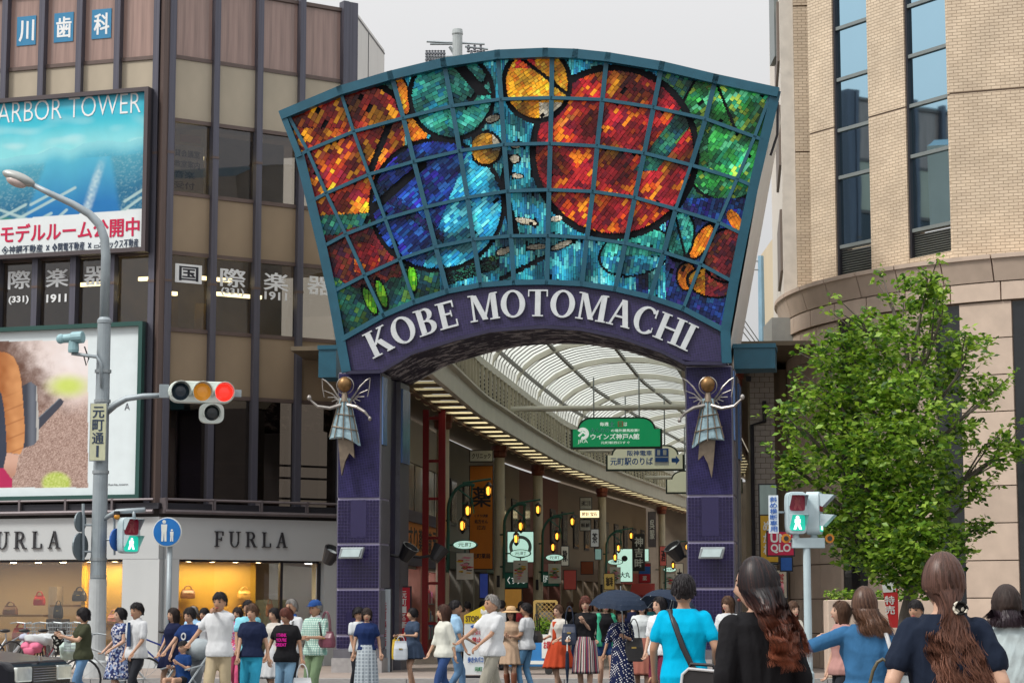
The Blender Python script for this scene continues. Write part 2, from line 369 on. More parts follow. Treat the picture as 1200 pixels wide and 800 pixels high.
for k, (yt, yb, kind) in enumerate(lev):   # floor slabs, room back walls
    zt, zb = Zc(yt), Zc(yb)
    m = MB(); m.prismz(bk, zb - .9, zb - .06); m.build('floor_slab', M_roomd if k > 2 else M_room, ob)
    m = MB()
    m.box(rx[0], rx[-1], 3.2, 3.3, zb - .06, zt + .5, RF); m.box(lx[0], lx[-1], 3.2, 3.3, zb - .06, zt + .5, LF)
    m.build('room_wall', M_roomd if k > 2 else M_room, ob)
m = MB(); z3, z2 = Zc(150), Zc(304)
for F, spots in ((RF, [(rx[0] + .5, .9, 1.6, Zc(165)), (rx[0] + .3, .9, 1.9, Zc(186)), (rx[0] + 1.2, .8, 1.1, Zc(315)), (rx[0] + 1.9, 1.0, 1.4, Zc(330)), (rx[0] + .2, .5, 1.2, Zc(336))]),
                 (LF, [(lx[-2] + .15, .65, .9, Zc(320)), (lx[-2] + .5, .3, .9, Zc(336)), (lx[-4] + .1, .6, 1.5, Zc(318))])):
    for x, w_, y, z in spots: m.box(x, x + w_ * 1.25, y, y + .1, z, z + .085, F)
m.build('strip_light', M_tube, ob)
m = MB()
for x, w_, y, z0, z1 in ((rx[0] + .35, .5, 1.2, 296, 400), (rx[1] + .3, .35, 1.5, 296, 372)): m.box(x, x + w_, y, y + .06, Zc(386), Zc(386) + .9, RF)
m.box(rx[0] + .1, rx[0] + .42, .5, .6, Zc(590), Zc(472), RF)
m.build('drape', [mat('ochre_drape', (.42, .3, .1), .8), ], ob)
m = MB(); m.tube([RF.W(rx[0] + .28, .35, Zc(592)), RF.W(rx[0] + .28, .35, Zc(500))], [.2, .16], 10); m.build('red_curtain', mat('red_cloth', (.4, .03, .03), .8), ob)
for yy in (520, 535, 560): piece('handrail', M_trans, ob, RF, rx[0], rx[-1], .3, .34, Zc(yy + 20), Zc(yy + 20) + .05)
# --- lettering on the panes
M_wl = mat('white_lettering', (.82, .85, .86), .5, 0, .04, 3)
M_bl = mat('blue_lettering_panel', (.03, .22, .42), .5, 0, .05, 3)
def glyph(s, F, x0, x1, z0, z1, y, m_, bold=.03):
    mb = MB(); text(mb, s, F, x0, x1, z0, z1, y, bold); return mb.build('lettering', m_, ob)
for i, ch in enumerate('川歯科'):
    a, b = lx[-5 + i], lx[-4 + i]; xm = (a + b) / 2; zc = (LF.hit(75, 32)[1])
    piece('blue_plate', M_bl, ob, LF, xm - .26, xm + .26, .012, .026, zc - .36, zc + .36)
    glyph(ch, LF, xm - .2, xm + .2, zc - .26, zc + .26, .012, M_wl, .04)
for i, ch in enumerate('際楽器'):
    a, b = lx[-5 + i], lx[-4 + i]; xm = (a + b) / 2; zc = LF.hit(70, 325)[1]
    glyph(ch, LF, xm - .3, xm + .3, zc - .22, zc + .22, .02, M_wl, .05)
for i, t_ in enumerate(('(331)', '1911')):
    a, b = lx[-5 + i], lx[-4 + i]; xm = (a + b) / 2; zc = LF.hit(70, 349)[1]
    glyph(t_, LF, xm - .27, xm + .27, zc - .1, zc + .1, .02, M_wl, .03)
for i, ch in enumerate('国際楽器'):
    a, b = rx[i], rx[i + 1]; xm = (a + b) / 2; zc = RF.hit(225, 321)[1]
    if i == 0:
        piece('white_plate', M_wl, ob, RF, xm - .34, xm + .34, .012, .026, zc - .22, zc + .22)
        glyph(ch, RF, xm - .24, xm + .24, zc - .17, zc + .17, .012, mat('black_ink', (.02, .02, .03), .6), .04)
    else: glyph(ch, RF, xm - .33, xm + .33, zc - .22, zc + .22, .02, M_wl, .05)
for i, t_ in ((1, '(331)'), (2, '1911')):
    xm = (rx[i] + rx[i + 1]) / 2; zc = RF.hit(275, 344)[1] + .03
    glyph(t_, RF, xm - .3, xm + .3, zc - .1, zc + .1, .02, M_wl, .03)
# notice sheet in the third-floor window
xm = (rx[0] + rx[1]) / 2
piece('notice_sheet', mat('notice_paper', (.66, .63, .55), .7), ob, RF, rx[0] + .1, rx[1] - .22, .055, .07, Zc(222), Zc(168))
piece('notice_sheet', mat('notice_orange', (.55, .3, .12), .7), ob, RF, rx[0] + .3, rx[1] - .3, .055, .07, Zc(164), Zc(155))
mb = MB()
for r_, t_ in enumerate(('貸会議室', '教室案内', '音楽', '受付')):
    zz = Zc(172 + r_ * 12.5); text(mb, t_, RF, rx[0] + .17, rx[1] - .32 - .12 * (r_ > 1), zz - .2, zz - .03, .05, .02)
mb.build('notice_print', mat('black_ink', (.02, .02, .03)), ob)

# --- ledge with pipes above the shop
piece('ledge', M_dark, ob, RF, -.05, rx[-1] + .3, -.35, .2, Zc(597), Zc(590))
piece('ledge', M_dark, ob, LF, lx[0], .1, -.36, .2, Zc(597) + .003, Zc(590) + .003)
for F, a, b in ((RF, -.1, rx[-1] + .3), (LF, lx[0], 0)):
    mb = MB()
    for zz, rr in ((Zc(600), .05), (Zc(586), .03)): mb.tube([F.W(a, -.42, zz), F.W(b, -.42, zz)], rr, 8)
    n = int((b - a) / 1.2)
    for i in range(n + 1): mb.box(a + i * 1.2, a + i * 1.2 + .05, -.45, .0, Zc(602), Zc(584), F)
    mb.build('pipe_rail', mat('brown_pipe', (.16, .14, .15), .5, .4), ob)
    piece('soffit_strip', M_roomd, ob, F, a, b, -.1, .15, Zc(606), Zc(597) - .002)
# --- ground floor shop
M_shopw = mat('shop_fascia', (.50, .53, .54), .5, 0, .05, 1.5)
zf1, zf0 = Zc(606), Zc(655)
sxr = RF.X(372, 700)      # right end of window
piece('fascia', M_shopw, ob, RF, .02, rx[-1] + .5, -.3, .1, zf0, zf1 - .005)
piece('fascia', M_shopw, ob, LF, lx[0], .1, -.305, .1, zf0 + .003, zf1 - .002)
pr = RF.X(203, 700); pl = LF.X(150, 700)
piece('pier', M_shopw, ob, RF, 0.0, pr, -.295, .4, .12, zf0 - .002)
piece('pier', M_shopw, ob, LF, pl, .12, -.3, .4, .121, zf0 - .003)
piece('pier', M_shopw, ob, RF, sxr + .05, rx[-1] + .5, -.25, .4, .12, zf0 - .002)
for F, a, b in ((RF, pr, sxr), (LF, lx[0], pl)):
    piece('plinth', M_white, ob, F, a, b, -.2, .3, .12, .38)
    piece('shop_window', G_shop, ob, F, a + .04, b - .04, -.02, 0, .4, zf0 - .05)
    piece('window_head', M_dark, ob, F, a, b, -.06, .06, zf0 - .05, zf0 - .002)
piece('window_frame', M_dark, ob, RF, RF.X(327, 700), RF.X(327, 700) + .07, -.05, .05, .38, zf0 - .05)
piece('window_frame', M_dark, ob, RF, sxr - .02, sxr + .05, -.06, .05, .12, zf0 - .05)
# interior
M_damask = mat('ochre_damask', (.62, .37, .045), .55, 0, .1, 5)
nn, ll, bb = nodes(M_damask)
vor = nn.new('ShaderNodeTexVoronoi'); vor.inputs['Scale'].default_value = 5; vor.feature = 'DISTANCE_TO_EDGE'; vor.inputs['Randomness'].default_value = 0
tcx = nn.new('ShaderNodeTexCoord'); mpx = nn.new('ShaderNodeMapping'); mpx.inputs['Rotation'].default_value = (0, R(45), 0); mpx.inputs['Scale'].default_value = (1, 1, 1)
ll.new(tcx.outputs['Object'], mpx.inputs[0]); ll.new(mpx.outputs[0], vor.inputs[0])
rmp = nn.new('ShaderNodeMapRange'); rmp.inputs[1].default_value = .02; rmp.inputs[2].default_value = .12; rmp.inputs[3].default_value = .62; rmp.inputs[4].default_value = 1; ll.new(vor.outputs[0], rmp.inputs[0])
bc = bb.inputs['Base Color'].links[0].from_socket; sc_ = nn.new('ShaderNodeVectorMath'); sc_.operation = 'SCALE'; ll.new(bc, sc_.inputs[0]); ll.new(rmp.outputs[0], sc_.inputs['Scale']); ll.new(sc_.outputs[0], bb.inputs['Base Color'])
M_shopin = mat('shop_interior', (.5, .38, .24), .7, 0, .15, 1.5)
fl = MB(); fl.prismz([(RF.W(sxr, .1, 0).x, RF.W(sxr, .1, 0).y), (CX, CY + .3), (LF.W(lx[0], .1, 0).x, LF.W(lx[0], .1, 0).y), (LF.W(lx[0], 5, 0).x, LF.W(lx[0], 5, 0).y), (RF.W(sxr, 5, 0).x, RF.W(sxr, 5, 0).y)], .125, .36); fl.build('shop_floor', M_shopin, ob)
fl = MB(); fl.prismz([(RF.W(sxr, .1, 0).x, RF.W(sxr, .1, 0).y), (CX, CY + .3), (LF.W(lx[0], .1, 0).x, LF.W(lx[0], .1, 0).y), (LF.W(lx[0], 5, 0).x, LF.W(lx[0], 5, 0).y), (RF.W(sxr, 5, 0).x, RF.W(sxr, 5, 0).y)], zf0 + .0, zf0 + .2); fl.build('shop_ceiling', M_shopin, ob)
xa = RF.X(327, 700)
piece('display_wall', M_damask, ob, RF, pr + .3, xa + .02, 1.3, 1.4, .36, zf0)
piece('display_wall', M_shopin, ob, RF, xa, sxr + .2, 3.0, 3.1, .36, zf0)
piece('partition', mat('green_grey_glass', (.22, .25, .22), .2), ob, RF, xa + .03, sxr, 1.6, 1.65, .36, zf0 - .9)
xb = LF.X(76, 700)
piece('display_wall', M_damask, ob, LF, xb, pl - .35, 1.05, 1.15, .36, zf0)
piece('display_frame', mat('lit_yellow', (.8, .45, .02), .5), ob, LF, xb - .1, xb, .95, 1.2, .36, zf0)
piece('display_wall', M_shopin, ob, LF, lx[0], xb - .1, 2.6, 2.7, .36, zf0)
piece('display_column', mat('shop_stone', (.45, .38, .3), .6), ob, LF, LF.X(26, 700), LF.X(36, 700), 1.2, 1.5, .36, zf0 - .6)
for F, x0, x1, y0, y1, zz in ((RF, pr + .3, xa, .95, 1.3, 718), (RF, pr + .3, xa, .95, 1.3, 742), (LF, xb, pl - .4, .7, 1.05, 728), (LF, LF.X(33, 700), LF.X(58, 700), 1.0, 1.5, 708), (LF, lx[0], LF.X(25, 700), 1.0, 1.5, 720)):
    piece('shelf', mat('shelf_wood', (.3, .18, .07), .45), ob, F, x0, x1, y0, y1, Zc(zz) - .05, Zc(zz))
m = MB()
for F, a, b, y in ((RF, pr + .3, xa, .5), (LF, xb, pl - .3, .5), (LF, lx[-6], xb - .3, 1.0)):
    n = max(2, int((b - a) / .55))
    for i in range(n):
        x = a + (b - a) * (i + .5) / n; m.lathe(F.W(x, y, zf0 - .045), [(.0, 0), (.07, .005), (.09, .045)], 10)
m.build('downlight', mat('downlight_glow', (1, .85, .6), .5, 0, 0, 1, emit=14, ecol=(1, .75, .4)), ob)
for F, a, b, y, en in ((RF, pr + .2, xa, .75, 46), (LF, xb, pl - .3, .6, 26), (LF, lx[-8], xb - .2, 1.2, 26)):
    la = bpy.data.lights.new('shop_lamp', 'AREA'); la.shape = 'RECTANGLE'; la.size = (b - a) * .9; la.size_y = .3; la.energy = en; la.color = (1, .76, .42)
    lo = bpy.data.objects.new('shop_lamp', la); lo.location = F.W((a + b) / 2, y, zf0 - .06); lo.rotation_euler = (0, 0, F.th); COL.objects.link(lo)
    lo.location = lo.location - rootloc(ob); lo.parent = ob
# shop name letters
M_sl = mat('fascia_letter', (.03, .03, .035), .4)
def shopname(F, px0, px1, py0, py1, pyr0, pyr1):
    x0, zb = F.hit(px0, py1, -.3); x1, _ = F.hit(px1, pyr1, -.3); zt = F.hit(px0, py0, -.3)[1]; h = zt - zb
    ws = [serif(c, .12, .045)[0] for c in 'FURLA']; gap = ((x1 - x0) / h - sum(ws)) / 4; x = x0
    for c, w_ in zip('FURLA', ws):
        mb = MB(); letter(mb, c, F, x, zb, h, -.3, .05, T=.12, t=.045); mb.build('letter', M_sl, ob); x += (w_ + gap) * h
shopname(RF, 251, 336, 622, 640, 622, 640)
shopname(LF, -22, 71, 623, 643, 621, 641)
# ================================================================== BILLBOARDS on the left facade
def billboard(name, label, px1, yt0, yt1, yb0, yb1, depth, parts_mat):
    xr, zt = LF.hit(px1, yt1, -.3); zb = LF.hit(px1, yb1, -.3)[1]; xl = LF.X(-90, 300, -.3)
    t = thing(name, label, 'billboard', LF.W(xr - 2, -.3, zb))
    piece('back_box', M_dark, t, LF, xl - .1, xr + .1, -.26, -.16, zb - .1, zt + .1)
    fm = parts_mat
    for a in ((xl - .1, xr + .1, zb - .1, zb), (xl - .1, xr + .1, zt, zt + .1), (xr, xr + .1, zb, zt), (xl - .1, xl, zb, zt)):
        piece('frame_bar', fm, t, LF, a[0], a[1], -.42, -.262, a[2], a[3])
    for x in (xr - .4, xr - 1.6, xr - 2.8): piece('bracket', M_dark, t, LF, x, x + .06, -.17, -.0, zb - .06, zb + .04)
    return t, xl, xr, zb, zt
M_print = mat('print_colours', (.5, .5, .5), .35, 0, .04, 3, attr='Col', spec=.4)
b1, xl, xr, zb, zt = billboard('billboard', 'turquoise harbour billboard with red and black Japanese lettering, above the fashion poster', 172, 118, 108, 300, 290, .3, mat('brown_frame', (.09, .075, .08), .4, .3))
def printed(parent, F, xl, xr, zb, zt, y, fn, nx, nz, name='printed_sheet'):
    rl = rootloc(parent); vs = []; cs = []
    for j in range(nz + 1):
        for i in range(nx + 1):
            p = F.W(xl + (xr - xl) * i / nx, y, zb + (zt - zb) * j / nz); vs.append(tuple(p - rl)); c = fn(*topx(p)); cs += [c[0], c[1], c[2], 1.0]
    me = bpy.data.meshes.new(name); me.from_pydata(vs, [], [(j * (nx + 1) + i, j * (nx + 1) + i + 1, (j + 1) * (nx + 1) + i + 1, (j + 1) * (nx + 1) + i) for j in range(nz) for i in range(nx)])
    at_ = me.color_attributes.new('Col', 'FLOAT_COLOR', 'POINT'); at_.data.foreach_set('color', cs); me.materials.append(M_print)
    o = bpy.data.objects.new(name, me); return link(o, parent)
def F_px(F, x, y, z): return topx(F.W(x, y, z))
from mathutils import noise as mn
def lerp(a, b, t): t = max(0, min(1, t)); return tuple(a[i] + (b[i] - a[i]) * t for i in range(3))
def nz2(x, y, s=1., o=0): return mn.noise(Vector((x * s + o, y * s, o * 1.7)))
def sst(a, b, x): t = max(0, min(1, (x - a) / (b - a))); return t * t * (3 - 2 * t)
def harbour(px, py):
    t = (py - 110 + .08 * px) / 185.          # 0 top .. 1 bottom
    if t > .80: return (.72, .78, .8)
    c = lerp((.0, .36, .58), (.08, .64, .72), t * 2.6)
    c = lerp(c, (.55, .82, .84), max(0, nz2(px, py * 2.5, .03, 3)) * .9 * min(1, t * 3) + .35 * sst(.2, .36, t))
    h = .40 + .022 * nz2(px, 0, .05, 5) - .0003 * px
    if t > h:
        sea = lerp((.10, .52, .66), (.01, .17, .45), (t - h) * 2.6)
        sea = lerp(sea, (.75, .9, .85), .75 * sst(.5, .95, 1 - abs(px - 112 + (t - .6) * 60) / 16) * sst(.42, .6, t) * (.6 + .4 * nz2(px, py, .3, 4)))
        land = lerp((.09, .42, .54), (.012, .14, .27), (t - h) * 3.2)
        blk = nz2(int(px * .45 + py * .25), int(py * .6 - px * .12), .9, 1); land = lerp(land, (.38, .58, .6), max(0, blk) * .55)
        le = sst(58, 50, px + (t - .45) * 70); re = sst(126, 134, px - (t - .45) * 30) if t > .45 else sst(60, 140, px) * .7
        m_ = max(le if t > .46 else .5 * le, re) * (.3 + .7 * sst(0, .12, t - h)); c = lerp(sea, land, m_)
        c = lerp(c, (.30, .70, .76), sst(.10, .0, t - h) * .75)
        for k, (x0, y0, x1, y1) in enumerate(((0, 268, 88, 220), (10, 276, 60, 250), (0, 246, 46, 262), (60, 262, 78, 246), (140, 250, 165, 232), (88, 258, 104, 250), (0, 256, 30, 240), (22, 268, 40, 256), (128, 262, 150, 246), (146, 236, 168, 222), (36, 240, 62, 226))):
            dx_, dy_ = x1 - x0, y1 - y0; L2 = dx_ * dx_ + dy_ * dy_; u = max(0, min(1, ((px - x0) * dx_ + (py - y0) * dy_) / L2)); d = math.hypot(px - x0 - u * dx_, py - y0 - u * dy_)
            c = lerp(c, (.42, .6, .6), .85 * sst(2.2, 1.0, d))
        c = lerp(c, (.05, .26, .16), .8 * sst(9, 5, math.hypot((px - 8) * .7, (py - 262))))
    return c
printed(b1, LF, xl, xr, zb, zt, -.30, harbour, 300, 190)
def bpx(t0, t1): return
mb = MB(); hx0, hz0 = LF.hit(-30, 151, -.305); hx1, hz1 = LF.hit(165, 112, -.305); za = LF.hit(100, 138, -.305)[1]; zb_ = LF.hit(100, 113, -.305)[1]
text(mb, 'HARBOR TOWER', LF, LF.X(-18, 130, -.305), LF.X(165, 120, -.305), za + .02, zb_, -.305, -.012); mb.build('headline', M_wl, b1)
mb = MB(); text(mb, 'モデルルーム公開中', LF, LF.X(1, 270, -.305), LF.X(163, 262, -.305), LF.hit(80, 281, -.305)[1], LF.hit(80, 259, -.305)[1], -.305, .035); mb.build('red_line', mat('red_print', (.55, .0, .06), .5), b1)
mb = MB()
for s_, a, b in (('◈神鋼不動産', 2, 50), ('×', 54, 58), ('❖関電不動産', 61, 99), ('×', 103, 107), ('▱オリックス不動産', 110, 162)): text(mb, s_, LF, LF.X(a, 290, -.305), LF.X(b, 287, -.305), LF.hit(80, 294, -.305)[1] + (.03 if s_ == '×' else 0), LF.hit(80, 284, -.305)[1] - (.03 if s_ == '×' else 0), -.305, .02)
mb.build('company_line', mat('ink_navy', (.02, .04, .08), .5), b1)
b2, xl, xr, zb, zt = billboard('billboard', 'fashion poster billboard with orange jacket model, below the harbour billboard', 165, 392, 382, 583, 579, .3, mat('green_frame', (.03, .09, .08), .4, .3))
def inpoly(x, y, P):
    r = False; n = len(P)
    for i in range(n):
        (xa, ya), (xb, yb) = P[i], P[(i + 1) % n]
        if (ya > y) != (yb > y) and x < (xb - xa) * (y - ya) / (yb - ya) + xa: r = not r
    return r
ARM = [(-90, 412), (0, 412), (8, 413), (16, 418), (22, 430), (25, 446), (27, 470), (29, 500), (28, 522), (24, 532), (8, 530), (7, 505), (5, 480), (2, 462), (-4, 452), (-90, 452)]
HAND = [(8, 530), (22, 533), (20, 545), (18, 556), (13, 560), (8, 553), (4, 548)]
BAG = [(26, 452), (36, 447), (43, 452), (46, 500), (45, 514), (40, 521), (26, 525), (29, 500), (27, 470)]
STRAPB = [(44, 490), (70, 466), (75, 470), (73, 474), (45, 504)]
def fashion(px, py):
    if px > 103 or py > 571 or py < 400 - .02 * px: return (.70, .79, .82)
    n1 = nz2(px, py, .12, 2); n2 = nz2(px, py, .55, 5); n3 = nz2(px, py, 1.3, 8)
    c = lerp((.72, .60, .56), (.84, .78, .78), (px - 20) / 70 + .25 * n1)
    c = lerp(c, (.70, .55, .5), sst(425, 470, py) * .7)
    c = lerp((.13, .065, .045), c, sst(-8, 46, px - 6 - (py - 400) * .55 + 14 * n1 + 6 * n2))
    c = lerp(c, (.60, .72, .16), sst(26, 4, math.hypot((px - 80) * .75, (py - 452) * 1.4)))
    lv = lerp((.20, .11, .085), (.60, .45, .39), .5 + .8 * n3 + .3 * n2)
    c = lerp(c, lv, sst(462, 492, py + 7 * n1))
    c = lerp(c, lerp((.38, .5, .06), (.62, .7, .25), .5 + n2), sst(20, 13, math.hypot(px - 66, (py - 566) * 1.25)))
    if inpoly(px, py, STRAPB): c = lerp((.05, .055, .08), (.22, .26, .3), sst(2, 0, abs((py - 490) + (px - 44) * .92)))
    if inpoly(px, py, BAG): c = lerp((.04, .045, .065), (.14, .16, .2), sst(8, 0, abs(px - 38))) if px < 42.5 else (.45, .45, .44)
    if inpoly(px, py, ARM): c = lerp(lerp((.36, .12, .03), (.66, .31, .12), sst(-2, 20, px) * .8 + .35 * n1), (.3, .1, .03), .6 * sst(1.6, 0, abs(((py + px * .4) % 17) - 8)) * sst(455, 470, py))
    elif px < 8 and 450 < py < 548: c = (.035, .045, .075)
    if inpoly(px, py, HAND): c = lerp((.62, .38, .29), (.45, .24, .17), sst(538, 560, py))
    elif px < 14 and py > 548: c = (.45, .02, .1)
    return c
printed(b2, LF, xl, xr, zb, zt, -.30, fashion, 300, 210)
mb = MB(); text(mb, 'A', LF, LF.X(146, 476, -.305), LF.X(152, 476, -.305), LF.hit(150, 480, -.305)[1], LF.hit(150, 472, -.305)[1], -.305, .0)
text(mb, 'www.furla.com', LF, LF.X(112, 566, -.305), LF.X(150, 566, -.305), LF.hit(150, 568, -.305)[1], LF.hit(150, 566, -.305)[1], -.305, .0)
mb.build('poster_lettering', mat('ink_grey', (.12, .13, .15), .5), b2)
# ================================================================== GATE
GX, GY = at(393, 700, 45.5).xy
GF = Frame(GX, GY, R(-9.1))
gx1 = GF.X(862, 700)
gate = thing('entrance_gate', 'stained glass shopping street gate on two blue mosaic pillars', 'gate', GF.W(gx1 / 2, .5, .12))
M_teal = mat('teal_frame', (.008, .085, .135), .42, 0, .15, 3)
M_mos = mat('violet_mosaic', (.021, .016, .072), .42, 0, .25, 14, bump=.1, bscale=40)
M_mosd = mat('indigo_tile', (.010, .006, .05), .3, 0, .35, 22)
M_grout = mat('grout', (.42, .4, .52), .8, 0, .1, 8)
M_silver = mat('silver_letter', (.62, .66, .68), .35, .3, .08, 6)
M_bluegl = mat('blue_glass_tile', (.09, .17, .36), .2, 0, .2, 4)
M_greytile = mat('slate_tile', (.12, .12, .14), .4, 0, .2, 5)
M_navy = mat('navy_panel', (.02, .018, .05), .35, 0, .2, 4)
M_base = mat('granite_base', (.34, .33, .33), .6, 0, .15, 10)
PT = GF.hit(420, 436)[1]
def tilegrid(m_, size=.055):
    nn, ll, bb = nodes(m_); tcx = nn.new('ShaderNodeTexCoord'); mpx = nn.new('ShaderNodeMapping'); mpx.inputs['Rotation'].default_value = (R(90), 0, R(9.1)); br_ = nn.new('ShaderNodeTexBrick')
    br_.offset = 0; br_.inputs['Scale'].default_value = 1; br_.inputs['Brick Width'].default_value = size; br_.inputs['Row Height'].default_value = size; br_.inputs['Mortar Size'].default_value = size * .09
    br_.inputs['Color1'].default_value = (1, 1, 1, 1); br_.inputs['Color2'].default_value = (.55, .6, .72, 1); br_.inputs['Mortar'].default_value = (1.7, 1.8, 1.5, 1)
    ll.new(tcx.outputs['Object'], mpx.inputs[0]); ll.new(mpx.outputs[0], br_.inputs[0]); src_ = bb.inputs['Base Color'].links[0].from_socket
    mu = nn.new('ShaderNodeVectorMath'); mu.operation = 'MULTIPLY'; ll.new(src_, mu.inputs[0]); ll.new(br_.outputs[0], mu.inputs[1]); ll.new(mu.outputs[0], bb.inputs['Base Color'])
    nz_ = nn.new('ShaderNodeTexNoise'); nz_.inputs['Scale'].default_value = 1.1; nz_.inputs['Detail'].default_value = 6; ll.new(tcx.outputs['Object'], nz_.inputs[0])
M_mosT = mat('violet_mosaic_tiled', (.020, .016, .074), .42, 0, .35, 3, spec=.3); tilegrid(M_mosT)
def pillar(x0, x1):
    """front pillar with mosaic tile fields, dark box in the gap, rear pillar"""
    m = MB(); m.box(x0 + .03, x1 - .03, .03, .97, .6, PT, GF); core = m.build('pillar', M_grout, gate)
    W_ = x1 - x0
    m = MB(); m.box(x0 - .06, x1 + .06, -.06, 1.06, .12, .42, GF); m.build('pillar_base', M_base, core)
    m = MB(); m.box(x0 - .03, x1 + .03, -.03, 1.03, .42, .6, GF); m.build('pillar_base', M_greytile, core)
    zj = [.6, 1.35] + [GF.hit(420, y)[1] for y in (690, 637, 584)] + [PT]
    zj = [.6, zj[2] - .97, zj[2], zj[3], zj[4], PT]
    for k in range(5):
        a, b = zj[k] + .025, zj[k + 1] - .025
        if k == 4:   # tall plain violet upper field with fine tesserae
            m = MB(); m.box(x0 + .035, x1 - .035, 0, .04, a, b, GF); m.build('mosaic_field', M_mosT, core)
        else:
            m = MB(); n = 13; s = (W_ - .07) / n; nzr = max(1, round((b - a) / s)); sz = (b - a) / nzr
            for i in range(n):
                for j in range(nzr):
                    if k == 3 and 4 <= i <= 8 and .12 < (j + .5) / nzr: continue
                    if k == 1 and 3 <= i <= 6 and (j + .5) / nzr < .5: continue
                    m.box(x0 + .035 + i * s + .007, x0 + .035 + (i + 1) * s - .007, -.006 * rnd.random(), .034, a + j * sz + .007, a + (j + 1) * sz - .007, GF)
            m.build('mosaic_tiles', M_mosd, core, kind='stuff')
            piece('mosaic_backing', mat('dark_grout', (.16, .14, .28), .7), core, GF, x0 + .032, x1 - .032, .012, .05, a, b)
            if k == 3: piece('mosaic_field', M_mos, core, GF, x0 + .035 + 4 * s, x0 + .035 + 9 * s, -.004, .01, a + .12 * (b - a), b)
            if k == 1: piece('mosaic_field', M_mosd, core, GF, x0 + .035 + 3 * s, x0 + .035 + 7 * s, -.004, .01, a, a + .5 * (b - a))
        for sx, xa_, xb_ in ((-1, x0, x0 + .02), (1, x1 - .02, x1)):
            piece('side_panel', M_greytile if k < 4 else M_greytile, core, GF, xa_ if sx < 0 else x1 - .03, xb_ if sx < 0 else x1 + .0, .05, .95, a, b)
    piece('glass_strip', M_bluegl, core, GF, x1 - .0, x1 + .03, .04, .45, PT - 1.55, PT - .1)
    m = MB(); m.box(x0 + .12, x1 - .12, .97, 2.03, .12, PT, GF); m.build('pillar_gap_fill', M_navy, gate)  # solid box in the open gap, its shade put into the navy colour
    m = MB(); m.box(x0 + .02, x1 - .02, 2.03, 3.0, .12, PT, GF); rp = m.build('pillar', M_greytile, gate)
    piece('glass_strip', M_bluegl, rp, GF, x1 - .02, x1 + .02, 2.1, 2.9, PT - 1.8, PT - .15)
    m = MB(); m.box(x0 - .04, x1 + .04, 1.95, 3.05, .12, .55, GF); m.build('pillar_base', M_greytile, rp)
    return core
tilegrid(M_mos) if 0 else None
px_l1 = GF.X(446, 600); px_r0 = GF.X(804, 600)
pillar(0, px_l1); pillar(px_r0, gx1)
# teal connecting beams
for a, b, ya, yb in ((373, 394, 409, 442), (860, 908, 407, 432)):
    xa_, za = GF.hit(a, yb, .5); xb_, zb_ = GF.hit(b, ya, .5)
    m = MB(); m.box(xa_, xb_, .5, 1.4, za, zb_, GF); m.box(xa_ - .02, xb_ + .02, .47, 1.43, zb_, zb_ + .09, GF); m.build('tie_beam', M_teal, gate)
# ---- upper screen: nodes of the lattice in the gate plane (taken as x,z of the plane y=-.15)
YP = -.15
def gp(px, py): return GF.hit(px, py, YP)
ROWS = [
 [(337, 134), (338, 135), (400, 109), (460, 92), (521, 77), (584, 68.5), (647, 66), (711, 70), (775, 80.5), (838, 96), (903, 112), (904.5, 112)],
 [(351.6, 183), (361, 177), (415, 155), (473, 139), (530, 125), (587.5, 117), (646.5, 115.3), (706, 117.5), (766, 126.6), (827, 140), (884.5, 161), (895.5, 165)],
 [(365, 236.6), (383, 227), (433, 205), (485.5, 190), (539, 177.5), (591, 170), (645, 168.8), (700, 172), (755, 180), (810, 194), (864, 210.5), (883, 219)],
 [(378, 290), (406, 275), (452, 257), (499, 243.5), (548, 232), (595.5, 224.5), (643.5, 223), (695, 225), (744, 232), (792, 245.5), (842, 261), (871, 275)],
 [(389.5, 343), (428, 323), (469, 304), (511, 290), (555, 281), (599, 277), (642.5, 276.5), (688, 279), (733, 285.5), (778, 296), (821, 310), (860, 331)],
 [(399.5, 399), (450, 370), (486, 354.5), (524.5, 342), (563.5, 334.5), (602.5, 331.5), (641, 331), (682, 333), (721, 339), (762, 348.5), (801, 362), (850, 388)]]
NR = [[gp(*p) for p in r] for r in ROWS]
TOPO = [(333, 131.5), (400, 103.5), (459, 86), (521, 71), (584, 61.5), (640, 59.3), (675, 60.5), (713, 64.5), (776, 75), (839, 90), (909, 105)]
BOT = [(851.5, 423.5), (803, 423), (776, 409.5), (726, 392.5), (682, 383.5), (640, 380.5), (600, 383), (574, 385.5), (532, 396), (483, 411.5), (447, 433), (406, 434)]
outer = [gp(*p) for p in TOPO] + [gp(*p) for p in BOT]
# bulk behind the screen (white sides, back), as a ring of quads
m = MB(); n = len(outer)
fr = [GF.W(x, YP + .05, z) for x, z in outer]; bkv = [GF.W(x, 3.0, z) for x, z in outer]
nt_ = len(TOPO)
def strip(i0, i1, name, mt):
    mb = MB()
    for i in range(i0, i1):
        j = (i + 1) % n; mb.add([fr[i], bkv[i], bkv[j], fr[j]], [(0, 1, 2, 3)])
    return mb.build(name, mt, gate)
M_flake = mat('flaking_soffit', (.035, .03, .055), .7, 0, .2, 3)
nn, ll, bb = nodes(M_flake); tcx = nn.new('ShaderNodeTexCoord'); mpx = nn.new('ShaderNodeMapping'); mpx.inputs['Scale'].default_value = (1.1, 1.8, 1.1); mpx.inputs['Rotation'].default_value = (0, 0, R(9))
nz_ = nn.new('ShaderNodeTexNoise'); nz_.inputs['Scale'].default_value = 2.6; nz_.inputs['Detail'].default_value = 8; nz_.inputs['Roughness'].default_value = .7
ll.new(tcx.outputs['Object'], mpx.inputs[0]); ll.new(mpx.outputs[0], nz_.inputs[0])
